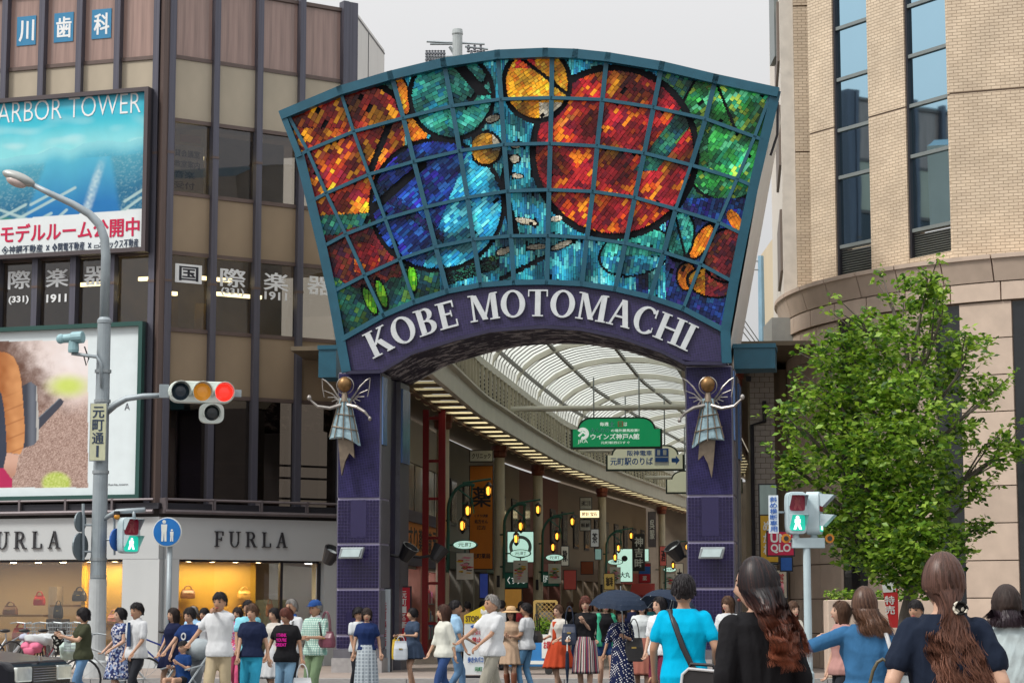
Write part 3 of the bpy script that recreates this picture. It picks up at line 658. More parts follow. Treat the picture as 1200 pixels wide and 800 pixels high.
cr = nn.new('ShaderNodeValToRGB'); cr.color_ramp.elements[0].position = .53; cr.color_ramp.elements[0].color = (.02, .018, .04, 1); cr.color_ramp.elements[1].position = .55; cr.color_ramp.elements[1].color = (.42, .4, .42, 1)
ll.new(nz_.outputs[0], cr.inputs[0]); ll.new(cr.outputs[0], bb.inputs['Base Color'])
M_gside = mat('gate_side_white', (.72, .72, .7), .5, 0, .06, 2)
strip(0, nt_ - 1, 'top_cover', M_teal); strip(nt_ - 1, nt_, 'side_cover', M_gside); strip(n - 1, n, 'side_cover', M_gside)
strip(nt_, n - 1, 'soffit', M_flake)
mb = MB()   # back wall of the box as quads top to bottom
for k in range(nt_ - 1):
    f = lambda t: [gp(*p) for p in BOT][::-1]
    bq = f(0)
    def samp(lst, t):
        t = max(0, min(1, t)) * (len(lst) - 1); i = min(int(t), len(lst) - 2); u = t - i
        return (lst[i][0] * (1 - u) + lst[i + 1][0] * u, lst[i][1] * (1 - u) + lst[i + 1][1] * u)
    tq = [gp(*p) for p in TOPO]
    t0, t1 = k / (nt_ - 1), (k + 1) / (nt_ - 1)
    a, b, c, d = samp(tq, t0), samp(tq, t1), samp(bq, t1), samp(bq, t0)
    mb.add([GF.W(p[0], 2.98, p[1]) for p in (a, b, c, d)], [(0, 1, 2, 3)])
mb.build('back_cover', M_gside, gate)
mb = MB()   # white inspection fittings hanging on the right edge
p = gp(904, 150); mb.tube([GF.W(p[0] + .12, .5, p[1] + .7), GF.W(p[0] + .1, .5, p[1]), GF.W(p[0] - .05, .5, p[1] - .45)], .03, 6); mb.build('edge_cable', M_dark, gate)
# purple lettering band (between row 5 and the arch)
bandtop = [NR[5][i] for i in range(12)]; bandbot = [gp(*p) for p in BOT][::-1]
mb = MB()
K = 40
for k in range(K):
    t0, t1 = k / K, (k + 1) / K
    def bt(t): return samp(bandtop, t)
    def bbm(t):
        x = bt(t)[0]; x = bandbot[0][0] + (bandbot[-1][0] - bandbot[0][0]) * ((x - bandtop[0][0]) / (bandtop[-1][0] - bandtop[0][0]))
        for (xa_, za), (xb_, zb_) in zip(bandbot[:-1], bandbot[1:]):
            if xa_ <= x <= xb_ + 1e-6: return (x, za + (zb_ - za) * (x - xa_) / max(1e-6, xb_ - xa_))
        return bandbot[-1]
    a, b, c, d = bt(t0), bt(t1), bbm(t1), bbm(t0)
    mb.add([GF.W(p[0], YP - .0, p[1]) for p in (a, d, c, b)] + [GF.W(p[0], YP + .06, p[1]) for p in (a, d, c, b)], [(0, 1, 2, 3), (1, 5, 6, 2), (7, 6, 5, 4)])
M_band = mat('band_mosaic', (.020, .014, .066), .42, 0, .22, 16, bump=.12, bscale=50)
tilegrid(M_band)
mb.build('lettering_band', M_band, gate)
mb = MB(); pts = [GF.W(x, YP - .03, z - .05) for x, z in bandbot]
for a, b in zip(pts[:-1], pts[1:]): mb.bar(a, b, .1, .07)
mb.build('band_edge', M_navy, gate)
# lettering on the arc
def circ(p, q, r):
    ax, ay = p; bx, by = q; cx, cy = r; d = 2 * (ax * (by - cy) + bx * (cy - ay) + cx * (ay - by))
    ux = ((ax * ax + ay * ay) * (by - cy) + (bx * bx + by * by) * (cy - ay) + (cx * cx + cy * cy) * (ay - by)) / d
    uy = ((ax * ax + ay * ay) * (cx - bx) + (bx * bx + by * by) * (ax - cx) + (cx * cx + cy * cy) * (bx - ax)) / d
    return ux, uy, math.hypot(ax - ux, ay - uy)
pA, pB, pC = gp(438, 421), gp(625, 371), gp(803, 411)
ux, uz, ur = circ(pA, pB, pC)
a0 = math.atan2(pA[1] - uz, pA[0] - ux); a1 = math.atan2(pC[1] - uz, pC[0] - ux) - .004
hh = .57
word = 'KOBE MOTOMACHI'; LW = 1.12
ws = [(.3 if c == ' ' else serif(c, .185, .075)[0]) for c in word]
arc = (a0 - a1) * ur; gap = (arc / hh - sum(ws) * LW) / (len(word) - 1); pos = 0
for c, w_ in zip(word, ws):
    if c != ' ':
        ang = a0 - (pos + w_ * LW / 2) * hh / ur; rot = ang - math.pi / 2
        bx, bz = ux + ur * math.cos(ang), uz + ur * math.sin(ang)
        mb = MB(); letter(mb, c, GF, bx - math.cos(rot) * w_ * LW * hh / 2, bz - math.sin(rot) * w_ * LW * hh / 2, hh, YP - .0, .06, rot, LW, T=.185, t=.075)
        mb.build('letter', M_silver, gate)
    pos += w_ * LW + gap
# ---- stained glass
def inell(x, y, cx, cy, rx_, ry_, rot=0):
    dx_, dy_ = x - cx, y - cy
    if rot: c, s_ = math.cos(R(rot)), math.sin(R(rot)); dx_, dy_ = dx_ * c + dy_ * s_, -dx_ * s_ + dy_ * c
    return math.hypot(dx_ / rx_, dy_ / ry_)
PAL = {
 'red': [(.34, .012, .02), (.22, .008, .02), (.45, .02, .02), (.13, .006, .02), (.62, .07, .008), (.42, .014, .02), (.8, .2, .01)],
 'ember': [(.3, .015, .015), (.16, .01, .015), (.42, .04, .01), (.6, .12, .008), (.24, .012, .03), (.85, .34, .015), (.36, .03, .012)],
 'sun': [(.8, .3, .01), (.85, .4, .015), (.75, .22, .01), (.7, .36, .02), (.85, .5, .04)],
 'teal': [(.03, .36, .3), (.02, .24, .24), (.05, .46, .34), (.01, .16, .15), (.08, .5, .42), (.01, .22, .36), (.03, .3, .2)],
 'blue': [(.015, .06, .42), (.01, .03, .22), (.03, .16, .6), (.03, .02, .36), (.01, .1, .4), (.005, .02, .12)],
 'cyan': [(.02, .3, .5), (.05, .46, .6), (.01, .18, .42), (.1, .5, .6), (.02, .24, .4)],
 'green': [(.03, .36, .06), (.02, .22, .06), (.06, .5, .1), (.01, .12, .05), (.1, .52, .25), (.3, .5, .06), (.02, .3, .14)],
 'dgreen': [(.01, .1, .08), (.02, .16, .1), (.006, .05, .06), (.03, .2, .12), (.01, .08, .12), (.08, .2, .04)],
 'navy': [(.008, .02, .12), (.01, .04, .2), (.005, .01, .05), (.03, .02, .16), (.01, .06, .16)],
 'water': [(.02, .28, .44), (.03, .38, .5), (.015, .2, .38), (.08, .5, .55), (.015, .15, .3), (.03, .34, .38), (.16, .58, .58)],
 'maroon': [(.16, .012, .02), (.08, .008, .02), (.28, .03, .02), (.12, .03, .01), (.05, .008, .03)],
 'lime': [(.15, .7, .02), (.3, .75, .03), (.08, .5, .03)],
 'orange': [(.75, .2, .01), (.85, .32, .015), (.55, .1, .01)],
 'cream': [(.62, .56, .42), (.7, .66, .55)],
 'gold': [(.6, .28, .02), (.5, .2, .02), (.65, .38, .06)],
}
def region(x, y):
    """(palette, tile angle, tile w, tile h) of the mural at photo-plane position; None = lead"""
    # cream birds
    for bx, by, bl, bh, br in ((577, 139, 9, 5, -15), (603, 186, 6, 6, 0), (606, 206, 7, 3.4, 10), (616, 259, 14, 4.5, 12), (652, 256, 8, 4, -8), (590, 294, 9, 5, -20), (629, 289, 13, 4, -3), (658, 287, 14, 4.2, -22), (604, 170, 6, 4, 0)):
        q = inell(x, y, bx, by, bl * .9, bh * .78, br)
        if q < 1: return ('cream', 0, 7, 5)
        if q < 1.35: return None
    q = inell(x, y, 629, 98, 36, 40)
    if q < 1:
        if abs((x - 634) * .62 - (y - 86) * .78) < 2.2: return None
        if y > 120 and x > 632: return ('cream', 50, 6, 8)
        return ('red' if y < 80 and abs(x - 615) < 12 else 'sun', 55, 6, 8)
    if q < 1.16: return None
    q = inell(x, y, 720, 178, 92, 95)
    if q < 1:
        if abs((x - 778) * .8 + (y - 170) * .6) < 11 and y < 200: return ('dgreen', 40, 8, 8)
        return ('red', 38, 7, 10)
    if q < 1.085: return None
    q = inell(x, y, 529, 112, 46, 48)
    if q < 1:
        if abs((x - 556) * .75 + (y - 98) * -.66) < 6 and y < 112: return None
        if abs((x - 556) * .8 + (y - 112) * .6) < 2.5 and x > 545: return None
        return ('teal', -62 if x > 525 else 65, 7, 10)
    if q < 1.12: return None
    if 553 < x < 590:
        q = inell(x, y, 569, 174, 17, 18)
        if q < 1: return ('cream' if x > 577 and y < 176 else 'gold', 60, 6, 8)
        if q < 1.2: return None
    q = inell(x, y, 512, 240, 75, 74)
    if q < 1:
        if abs((x - 470) * .66 - (y - 215) * -.75) < 5 and x < 500: return None
        if abs((x - 497) * .6 - (y - 262) * .8) < 5 and x < 520: return ('navy', 40, 6, 10)
        return ('cyan' if (x - 512) * .9 + (y - 235) * .35 > 12 else 'blue', 48, 6, 13)
    if q < 1.07: return None
    # orange petals between
    q = inell(x, y, 471, 112, 8, 22, -12)
    if q < 1: return ('orange', 40, 7, 9)
    if q < 1.25: return None
    q = inell(x, y, 484, 152, 18, 12, 35)
    if q < 1 and x > 474: return ('orange', 40, 7, 9)
    if abs((x - 446) * .93 + (y - 170) * .38) < 4 and 140 < y < 205: return None
    if y < 252 - .05 * (x - 380) and x < 474 + (y < 120) * -8:
        q = inell(x, y, 398, 175, 92, 82)
        if q < 1: return ('ember', 33 if y > 150 else 28, 8, 11)
        return ('dgreen', 30, 8, 9) if q > 1.08 else None
    # green upper right
    if x > 770 and y < 232:
        q = inell(x, y, 858, 150, 62, 84, 12)
        if q < 1:
            if abs((x - 853) * .9 - (y - 130) * .36) < 1.8 and y < 160: return None
            return ('green', 36 if x > 830 else 52, 7, 9)
        return None if q < 1.05 else ('dgreen', 30, 8, 9)
    # right side small shapes
    q = inell(x, y, 797, 276, 15, 27, 8)
    if q < 1: return None if abs(x - 797 - (y - 276) * .25) < 1.6 else ('teal', 20, 6, 8)
    if q < 1.18: return None
    q = inell(x, y, 822, 283, 8, 22, 32)
    if q < 1: return ('orange', 30, 6, 8)
    if q < 1.25: return None
    q = inell(x, y, 861, 258, 7, 14, -30)
    if q < 1: return ('orange', -30, 6, 8)
    q = inell(x, y, 852, 299, 26, 30, 15)
    if q < 1: return ('maroon', 35, 7, 8)
    if q < 1.1: return None
    q = inell(x, y, 834, 331, 27, 16, 10)
    if q < 1: return ('sun' if x < 826 else 'maroon', 60, 6, 8)
    if q < 1.15: return None
    q = inell(x, y, 805, 324, 11, 15, 0)
    if q < 1: return ('orange', 30, 6, 8)
    if q < 1.2: return None
    if x > 780 and y > 215: return ('navy' if (x - 780) * .8 < (y - 215) or y > 320 else 'blue', 15, 7, 9)
    q = inell(x, y, 745, 295, 42, 26, -15)
    if q < 1: return ('teal' if y < 300 else 'water', 10, 6, 12)
    if q < 1.08: return None
    # lower left
    for ex, ey, ea, eb, er in ((483, 326, 5, 15, -6), (447, 344, 5, 16, -18), (433, 352, 5, 16, -25)):
        q = inell(x, y, ex, ey, ea, eb, er)
        if q < 1: return ('lime', 0, 6, 9)
        if q < 1.3: return None
    q = inell(x, y, 425, 302, 40, 36, 20)
    if q < 1: return ('red' if x > 415 and q < .5 else 'maroon', 25, 8, 9)
    if x < 470 and y > 245: return ('dgreen' if y > 325 or y < 275 else 'maroon', 25, 8, 10)
    if x < 515 and y > 300: return ('dgreen', 15, 8, 9)
    # dark roots along the bottom
    if abs(y - (325 - (x - 525) * .33)) < 9 and 522 < x < 585: return ('dgreen', -20, 9, 6) if rnd.random() < .45 else None
    if abs(x - 597 - 6 * math.sin(y * .05)) < 6 and 180 < y < 275: return None
    if abs(y - 300 - .5 * (640 - x)) < 3 and 585 < x < 640: return None
    if 745 < x < 760 and y > 305: return ('navy', 0, 6, 9)
    return ('water', 0, 4.5, 13)
M_gl = mat('stained_glass', (.3, .3, .3), .2, 0, .25, 9, attr='Col', spec=.3, bump=.25, bscale=14, emit=.12)
M_lead = mat('lead_backing', (.006, .007, .01), .7, spec=.15)
def inquad(x, y, q):
    s = 0
    for i in range(4):
        ax, ay = q[i]; bx, by = q[(i + 1) % 4]
        if (bx - ax) * (y - ay) - (by - ay) * (x - ax) < 0: s += 1
    return s in (0, 4)
allr = {}
for r_ in range(5):
    for c_ in range(11):
        q = [ROWS[r_][c_], ROWS[r_][c_ + 1], ROWS[r_ + 1][c_ + 1], ROWS[r_ + 1][c_]]
        cx = sum(p[0] for p in q) / 4; cy = sum(p[1] for p in q) / 4
        qs = [(cx + (p[0] - cx) * .99, cy + (p[1] - cy) * .99) for p in q]
        bx0, bx1 = min(p[0] for p in q), max(p[0] for p in q); by0, by1 = min(p[1] for p in q), max(p[1] for p in q)
        combos = {}
        yy = by0
        while yy < by1:
            xx = bx0
            while xx < bx1:
                if inquad(xx, yy, q):
                    rg = region(xx, yy)
                    if rg: combos[rg] = 1
                xx += 4
            yy += 4
        mb = MB()
        mb.add([GF.W(*(lambda t: (t[0], YP + .05, t[1]))(gp(*p))) for p in q], [(0, 3, 2, 1)], 1)
        def emit(rg, x, y, w2, h_, ca, sa, lvl, cl_, tz):
            cs = [(x + a_ * ca - b_ * sa, y + a_ * sa + b_ * ca) for a_, b_ in ((-w2, -h_), (w2, -h_), (w2, h_), (-w2, h_))]
            ok = sum(region(*p) == rg for p in cs)
            if ok < 4 and lvl < 2:
                if ok == 0 and lvl == 1: return
                for a_, b_ in ((-.5, -.5), (.5, -.5), (.5, .5), (-.5, .5)):
                    emit(rg, x + a_ * w2 * ca - b_ * h_ * sa, y + a_ * w2 * sa + b_ * h_ * ca, w2 / 2, h_ / 2, ca, sa, lvl + 1, cl_, tz)
                return
            if region(x, y) != rg or not inquad(x, y, qs): return
            pv = []
            for X_, Y_ in cs:
                X_, Z_ = gp(X_ + rnd.uniform(-.22, .22), Y_ + rnd.uniform(-.22, .22)); pv.append(GF.W(X_, YP + .02 + tz, Z_))
            mb.add(pv, [(3, 2, 1, 0)], 0, cl_)
        for rg in combos:
            pal, ang, tw, th = rg; ca, sa = math.cos(R(ang)), math.sin(R(ang)); L = 60; tw, th = tw * .62, th * .66
            i = -int(L / tw)
            while i * tw < L:
                j = -int(L / th) - 1; v = (j + rnd.random()) * th
                while v < L:
                    hh_ = th * rnd.choice((.35, .5, .5, .7)); u = (i + .5) * tw; v += hh_
                    x, y = cx + u * ca - v * sa, cy + u * sa + v * ca; v += hh_
                    if inquad(x, y, qs) and rnd.random() > .003:
                        P_ = PAL[pal]; ix = int((nz2(x, y, .045, 21) * 1.3 + .5) * len(P_) + rnd.uniform(-1.3, 1.3)) % len(P_)
                        cl_ = P_[ix]; lo = .62 + 1.25 * max(-.42, nz2(x, y, .04, 11)); k_ = max(.16, lo * rnd.uniform(.75, 1.25)) * (1.25 if pal in ('water', 'green', 'cyan') else 1)
                        if pal in ('ember', 'red'):
                            f_ = nz2(x * ca + y * sa, (y * ca - x * sa) * .35, .09, 31)
                            th_ = .26 if pal == 'ember' else .46
                            if f_ > th_: cl_ = lerp(cl_, (.9, .36, .012), min(1, (f_ - th_) * 4)); k_ *= 1.3
                        cl_ = tuple(min(.85, c * k_) for c in cl_)
                        emit(rg, x, y, tw * .5 - .16, hh_ - .13, ca, sa, 0, cl_, rnd.uniform(-.008, .01))
                i += 1
        mb.c = [c or (.01, .01, .01) for c in mb.c]
        mb.build('glass_pane', [M_gl, M_lead], gate)
# lattice bars
mbs = []
def latbar(pa, pb, w_, d=.1, y=None):
    a, b = GF.W(pa[0], (y or YP - .02), pa[1]), GF.W(pb[0], (y or YP - .02), pb[1])
    t = (b - a); mb = MB(); e = t.normalized() * w_ * .3
    mb.bar(a - e, b + e, d, w_); return mb
for r_ in range(1, 5):
    mb = MB()
    for c_ in range(11): q = latbar(NR[r_][c_], NR[r_][c_ + 1], .072); mb.add(q.v, q.f)
    mb.build('lattice_bar', M_teal, gate)
for c_ in range(1, 11):
    mb = MB()
    for r_ in range(5): q = latbar(NR[r_][c_], NR[r_ + 1][c_], .068, .1, YP - .024); mb.add(q.v, q.f)
    mb.build('lattice_bar', M_teal, gate)
mb = MB()
for c_ in range(11): q = latbar(NR[5][c_], NR[5][c_ + 1], .11, .14); mb.add(q.v, q.f)
mb.build('frame_bar', M_teal, gate)
mb = MB(); tq = [gp(p[0], p[1] + 4.2) for p in TOPO]
for a, b in zip(tq[:-1], tq[1:]): q = latbar(a, b, .2, .26); mb.add(q.v, q.f)
mb.build('frame_bar', M_teal, gate)
for side in (0, 11):
    mb = MB(); ch = [tq[0] if side == 0 else tq[-1]] + [NR[r_][side] for r_ in range(1, 6)] + [gp(*((406, 434) if side == 0 else (851.5, 423.5)))]
    for a, b in zip(ch[:-1], ch[1:]): q = latbar(a, b, .13, .2, YP - .028); mb.add(q.v, q.f)
    mb.build('frame_bar', M_teal, gate)
# ---- floodlights and angels fixed to the pillars
def floodlight(label, F, x, z, face, boxm):
    t = thing('floodlight', label, 'floodlight', F.W(x, -.1, z), 'floodlights on the gate pillars')
    mb = MB(); mb.prism([(x - .28, z - .12), (x + .22, z - .12), (x + .28, z + .12), (x - .22, z + .12)], -.3, -.16, F); mb.build('housing', boxm, t, bevel=.02)
    mb = MB(); mb.prism([(x - .22, z - .08), (x + .17, z - .08), (x + .22, z + .08), (x - .17, z + .08)], -.315, -.303, F); mb.build('lens', mat('flood_lens', (.55, .68, .7), .15), t)
    mb = MB(); mb.box(x - .03, x + .03, -.16, .0, z - .04, z + .04, F); mb.build('bracket', M_dark, t)
for px_, lb in ((415, 'pale floodlight on the front of the left gate pillar'), (835, 'pale floodlight on the front of the right gate pillar')):
    x, z = GF.hit(px_, 648); floodlight(lb, GF, x, z, 0, M_grey)
def spot(label, p, aim):
    t = thing('spotlight', label, 'floodlight', p, 'black spotlights on arms')
    p = Vector(p); d = Vector(aim).normalized()
    mb = MB(); mb.lathe(p, [(.05, -.16), (.12, -.14), (.17, .08), (.2, .2), (.17, .2), (.15, .1)], 12, d); mb.build('housing', M_black, t)
    mb = MB(); mb.lathe(p + d * .1, [(0.001, 0), (.15, .01)], 12, d); mb.build('lens', mat('spot_lens', (.5, .55, .55), .2), t)
    return t
def armspot(label, wall, p, aim):
    t = spot(label, p, aim); mb = MB(); mb.tube([wall, (Vector(wall) + Vector(p)) / 2 + Vector((0, 0, -.05)), p], .035, 6); mb.build('arm', M_black, t)
armspot('black spotlight at the outer edge of the left pillar', GF.W(0, .4, GF.hit(390, 652)[1]), GF.W(-.18, .2, GF.hit(387, 652)[1]), (.4, -.4, .8))
armspot('black spotlight reaching from the left pillar into the arcade mouth', GF.W(px_l1, 2.4, GF.hit(470, 650, 2.4)[1]), GF.W(px_l1 + .75, 2.4, GF.hit(480, 650, 2.4)[1]), (.5, .2, .8))
armspot('black spotlight beside the dark gap of the left pillar', GF.W(px_l1 - .1, 1.5, GF.hit(460, 650, 1.5)[1]), GF.W(px_l1 + .25, 1.5, GF.hit(463, 649, 1.5)[1]), (.5, -.3, .8))
armspot('black spotlight left of the right gate pillar', GF.W(px_r0, .8, GF.hit(800, 650, .8)[1]), GF.W(px_r0 - .25, .6, GF.hit(797, 648, .6)[1]), (-.5, -.3, .7))
M_wire = mat('silver_wire', (.34, .32, .30), .4, .7, .3, 8)
M_gold = mat('bronze_gold', (.23, .13, .05), .4, .6, .35, 10)
M_robe = mat('verdigris_robe', (.26, .38, .43), .4, .3, .3, 9, bump=.2)
M_bronze = mat('bronze_skirt', (.2, .16, .12), .4, .6, .25, 7)
def angel(label, px0, flip):
    """wire-winged angel relief; photo-plane offsets from the head centre, scaled to metres"""
    hx, hz = GF.hit(px0, 452); S = 45.5 / FPX * 1.0
    yb = -.28
    def A(dx, dz, dy=0): return GF.W(hx + flip * dx * S, yb + dy, hz - dz * S)
    t = thing('angel_sculpture', label, 'sculpture', A(0, 60, .2), 'winged angels on the gate pillars')
    mb = MB(); mb.ell(A(0, 0), (.15, .14, .17), 16, 10); mb.build('head', M_gold, t, smooth=True)
    mb = MB(); mb.tube([A(10 * math.cos(a), 10 * math.sin(a) + 1, .05) for a in np.linspace(0, 6.28, 25)], .012, 5); mb.build('halo', M_wire, t)
    mb = MB(); mb.tube([A(0, 9, .02), A(0, 20, .02)], [.05, .09], 8); mb.build('neck', M_bronze, t)
    # robe: pleated cone of panels, widening to the hem
    mb = MB(); nseg = 22; rings = []
    for k in range(6):
        f = k / 5; z = 16 + f * 49; hw = 6 + 12 * f; ring = []
        for i in range(nseg):
            an = 2 * math.pi * i / nseg; pl = 1 + .07 * math.cos(an * 7)
            ring.append(A(-3 * f * 0 + hw * math.cos(an) * pl, z + (3 * math.cos(an * 2) if k == 5 else 0) + (4 * f * math.cos(an)), .05 - .16 * (.5 + .5 * f) * math.sin(an) * pl))
        rings.append(ring)
    vs = [p for r_ in rings for p in r_]
    mb.add(vs, [(k * nseg + i, k * nseg + (i + 1) % nseg, (k + 1) * nseg + (i + 1) % nseg, (k + 1) * nseg + i) for k in range(5) for i in range(nseg)] + [tuple(range(nseg)), tuple(5 * nseg + i for i in range(nseg))]); mb.build('robe', M_robe, t)
    mb = MB()
    for k in (2, 3.6):
        f = k / 5; hw = (6 + 12 * f) * 1.06
        mb.tube([A(hw * math.cos(a), 16 + f * 49 + 4 * f * math.cos(a), .05 - .19 * (.5 + .5 * f) * math.sin(a)) for a in np.linspace(0, 6.28, 21)], .014, 5)
    for i in range(5):
        a = .35 + i * .6
        mb.tube([A((6 + 12 * f) * 1.06 * math.cos(a), 16 + f * 49 + 4 * f * math.cos(a), .05 - .18 * (.5 + .5 * f) * math.sin(a)) for f in np.linspace(0.05, 1, 6)], .012, 5)
    mb.build('robe_wires', M_bronze, t)
    mb = MB(); mb.prism([(0, 0), (1, 0), (1, 1)], 0, .01) if 0 else None
    pl = [(-8, 60), (10, 60), (12, 86), (6, 80), (1, 90), (-3, 106), (-5, 92)]
    mb.prism([(hx + flip * a * S, hz - b * S) for a, b in pl], yb + .02, yb + .12, GF); mb.build('tail', M_bronze, t)
    for sgn, up in ((-1, 1), (1, 1)):
        mb = MB()
        # wing: curved upper spar, ribs
        sp = [A(sgn * x, z, .12) for x, z in ((4, 20), (10, 12), (17, 2), (24, -5), (29, -8))]
        mb.tube(sp, [.022, .021, .019, .016, .012], 6)
        lowr = [(4, 20), (12, 22), (19, 21), (25, 14), (29, -8)]
        for i, (x, z) in enumerate(((26, 6), (22, 14), (17, 19), (12, 22))): mb.tube([A(sgn * 4, 21, .13), A(sgn * (x * .55 + 2), (z + 20) / 2 - 3, .13), A(sgn * x, z, .13)], .012, 5)
        mb.tube([A(sgn * x, z, .125) for x, z in ((29, -8), (28, 4), (26, 14))], .01, 5)
        mb.build('wing', M_wire, t)
    mb = MB(); mb.tube([A(-4, 24, -.02), A(-16, 28, -.1), (A(-30, 26, -.16)), A(-39, 18, -.2)], [.042, .038, .032, .018], 8); mb.ell(A(-39.5, 16, -.2), (.05, .05, .06), 8, 6); mb.build('arm', M_wire, t)
    mb = MB(); mb.tube([A(4, 24, -.02), A(16, 27, -.1), A(26, 33, -.14), A(32, 40, -.12)], [.042, .038, .032, .018], 8); mb.ell(A(32, 41, -.12), (.04, .04, .05), 8, 6); mb.build('arm', M_wire, t)
    mb = MB(); mb.box(hx - .05, hx + .05, yb + .1, .0, hz - .6, hz - .5, GF); mb.build('mount', M_bronze, t)
angel('wire winged angel with blue robe on the left gate pillar', 407.5, 1)
angel('wire winged angel with blue robe on the right gate pillar', 830.5, -1)
# black LED bar over the left pillar's inner edge etc.
# ================================================================== RIGHT ROUND BUILDING
BCX, BCY, BR = 14.15, 51.0, 7.5
M_brick = mat('buff_brick', (.50, .40, .27), .8, 0, .08, 2)
nn, ll, bb = nodes(M_brick); br = nn.new('ShaderNodeTexBrick'); br.inputs['Scale'].default_value = 1; br.inputs['Brick Width'].default_value = .2; br.inputs['Row Height'].default_value = .07; br.inputs['Mortar Size'].default_value = .008
br.inputs['Color1'].default_value = (.58, .48, .36, 1); br.inputs['Color2'].default_value = (.51, .415, .305, 1); br.inputs['Mortar'].default_value = (.30, .23, .165, 1)
uvn = nn.new('ShaderNodeUVMap'); ll.new(uvn.outputs[0], br.inputs[0])
nzz = nn.new('ShaderNodeTexNoise'); nzz.inputs['Scale'].default_value = 1.2; nzz.inputs['Detail'].default_value = 5; ll.new(uvn.outputs[0], nzz.inputs[0])
mxx = nn.new('ShaderNodeMix'); mxx.data_type = 'RGBA'; mxx.blend_type = 'MULTIPLY'; mxx.inputs[0].default_value = .5; ll.new(br.outputs[0], mxx.inputs[6]); ll.new(nzz.outputs[0], mxx.inputs[7]); ll.new(mxx.outputs[2], bb.inputs['Base Color'])
bp_ = nn.new('ShaderNodeBump'); bp_.inputs['Strength'].default_value = .5; bp_.inputs['Distance'].default_value = .01; bp_.invert = True; ll.new(br.outputs['Fac'], bp_.inputs['Height']); ll.new(bp_.outputs[0], bb.inputs['Normal'])
sc2 = nn.new('ShaderNodeVectorMath'); sc2.operation = 'SCALE'; sc2.inputs['Scale'].default_value = 1.45; ll.new(mxx.outputs[2], sc2.inputs[0]); ll.new(sc2.outputs[0], bb.inputs['Base Color'])
M_stone = mat('pink_granite', (.53, .425, .345), .65, 0, .1, 3, bump=.08, bscale=60)
nn, ll, bb = nodes(M_stone); oi = nn.new('ShaderNodeObjectInfo'); src = bb.inputs['Base Color'].links[0].from_socket
mrr = nn.new('ShaderNodeMapRange'); ll.new(oi.outputs['Random'], mrr.inputs[0]); mrr.inputs[3].default_value = .9; mrr.inputs[4].default_value = 1.08
sv = nn.new('ShaderNodeVectorMath'); sv.operation = 'SCALE'; ll.new(src, sv.inputs[0]); ll.new(mrr.outputs[0], sv.inputs['Scale']); ll.new(sv.outputs[0], bb.inputs['Base Color'])
M_stonej = mat('stone_joint', (.2, .15, .115), .8)
M_blueglass = mat('blue_reflective_glass', (.42, .66, .80), .03, 1.0, .02, 1)
nn, ll, bb = nodes(M_blueglass); n3 = nn.new('ShaderNodeTexNoise'); n3.inputs['Scale'].default_value = .7; b3 = nn.new('ShaderNodeBump'); b3.inputs['Strength'].default_value = .05; b3.inputs['Distance'].default_value = .05; t3 = nn.new('ShaderNodeTexCoord'); ll.new(t3.outputs['Object'], n3.inputs[0]); ll.new(n3.outputs[0], b3.inputs['Height']); ll.new(b3.outputs[0], bb.inputs['Normal'])
M_louv = mat('grey_louvre', (.2, .23, .23), .45, .2)
rb = thing('corner_building', 'buff brick corner building with rounded granite base and tall blue windows', 'building', (BCX, BCY, .12))
def boxuv(name, mt, parent, F, x0, x1, y0, y1, z0, z1):
    mb = MB(); mb.box(x0, x1, y0, y1, z0, z1, F); o = mb.build(name, mt, parent); me = o.data; uv = me.uv_layers.new(name='UVMap')
    rl = rootloc(parent)
    for p in me.polygons:
        for li in p.loop_indices:
            c = Vector(me.vertices[me.loops[li].vertex_index].co) + rl - F.o
            a = c.dot(F.x) if abs(p.normal.dot(F.y)) > .5 or abs(p.normal.z) > .5 else c.dot(F.y)
            uv.data[li].uv = (a + 50, c.z if abs(p.normal.z) < .5 else c.dot(F.y))
    return o
def pol(phi, r): return (BCX - r * math.cos(R(phi)), BCY - r * math.sin(R(phi)))
CT = 8.86     # top of cornice
def ringseg(mb, p0, p1, prof, n=1):
    """revolve closed profile (r,z) from p0 to p1 degrees"""
    vs = []; k = len(prof)
    for i in range(n + 1):
        ph = p0 + (p1 - p0) * i / n
        for r, z in prof: x, y = pol(ph, r); vs.append((x, y, z))
    fs = [(i * k + j, i * k + (j + 1) % k, (i + 1) * k + (j + 1) % k, (i + 1) * k + j) for i in range(n) for j in range(k)]
    fs += [tuple(range(k - 1, -1, -1)), tuple(n * k + j for j in range(k))]
    return mb.add(vs, fs)
# core behind the stones, cornice stones, stone courses
mb = MB(); ringseg(mb, -20, 110, [(BR - .06, .12), (BR - .5, .12), (BR - .5, CT - .1), (BR - .06, CT - .1)], 40); mb.build('core_wall', M_stonej, rb)
st = 8.6
for i in range(15):
    a, b = -19 + i * st + .12, -19 + (i + 1) * st - .12
    mb = MB(); ringseg(mb, a, b, [(BR - .1, CT - .55), (BR + .08, CT - .55), (BR + .22, CT - .1), (BR + .26, CT - .09), (BR + .26, CT), (BR - .1, CT)], 4); mb.build('cornice_stone', M_stone, rb)
    mb = MB(); ringseg(mb, a + 1, b + 1, [(BR - .1, CT - .95), (BR + .06, CT - .95), (BR + .06, CT - .57), (BR - .1, CT - .57)], 4); mb.build('frieze_stone', M_stone, rb)
zt0 = CT - .97; rows = 10; rh = (zt0 - .12) / rows
OPEN = [(25, 32), (47.5, 52), (61, 69)]       # tall dark window slots (deg); last: stone recess, shade put into dark colour
edges = []; p = -19.
stops = sorted([-19, 110] + [e for o_ in OPEN for e in o_])
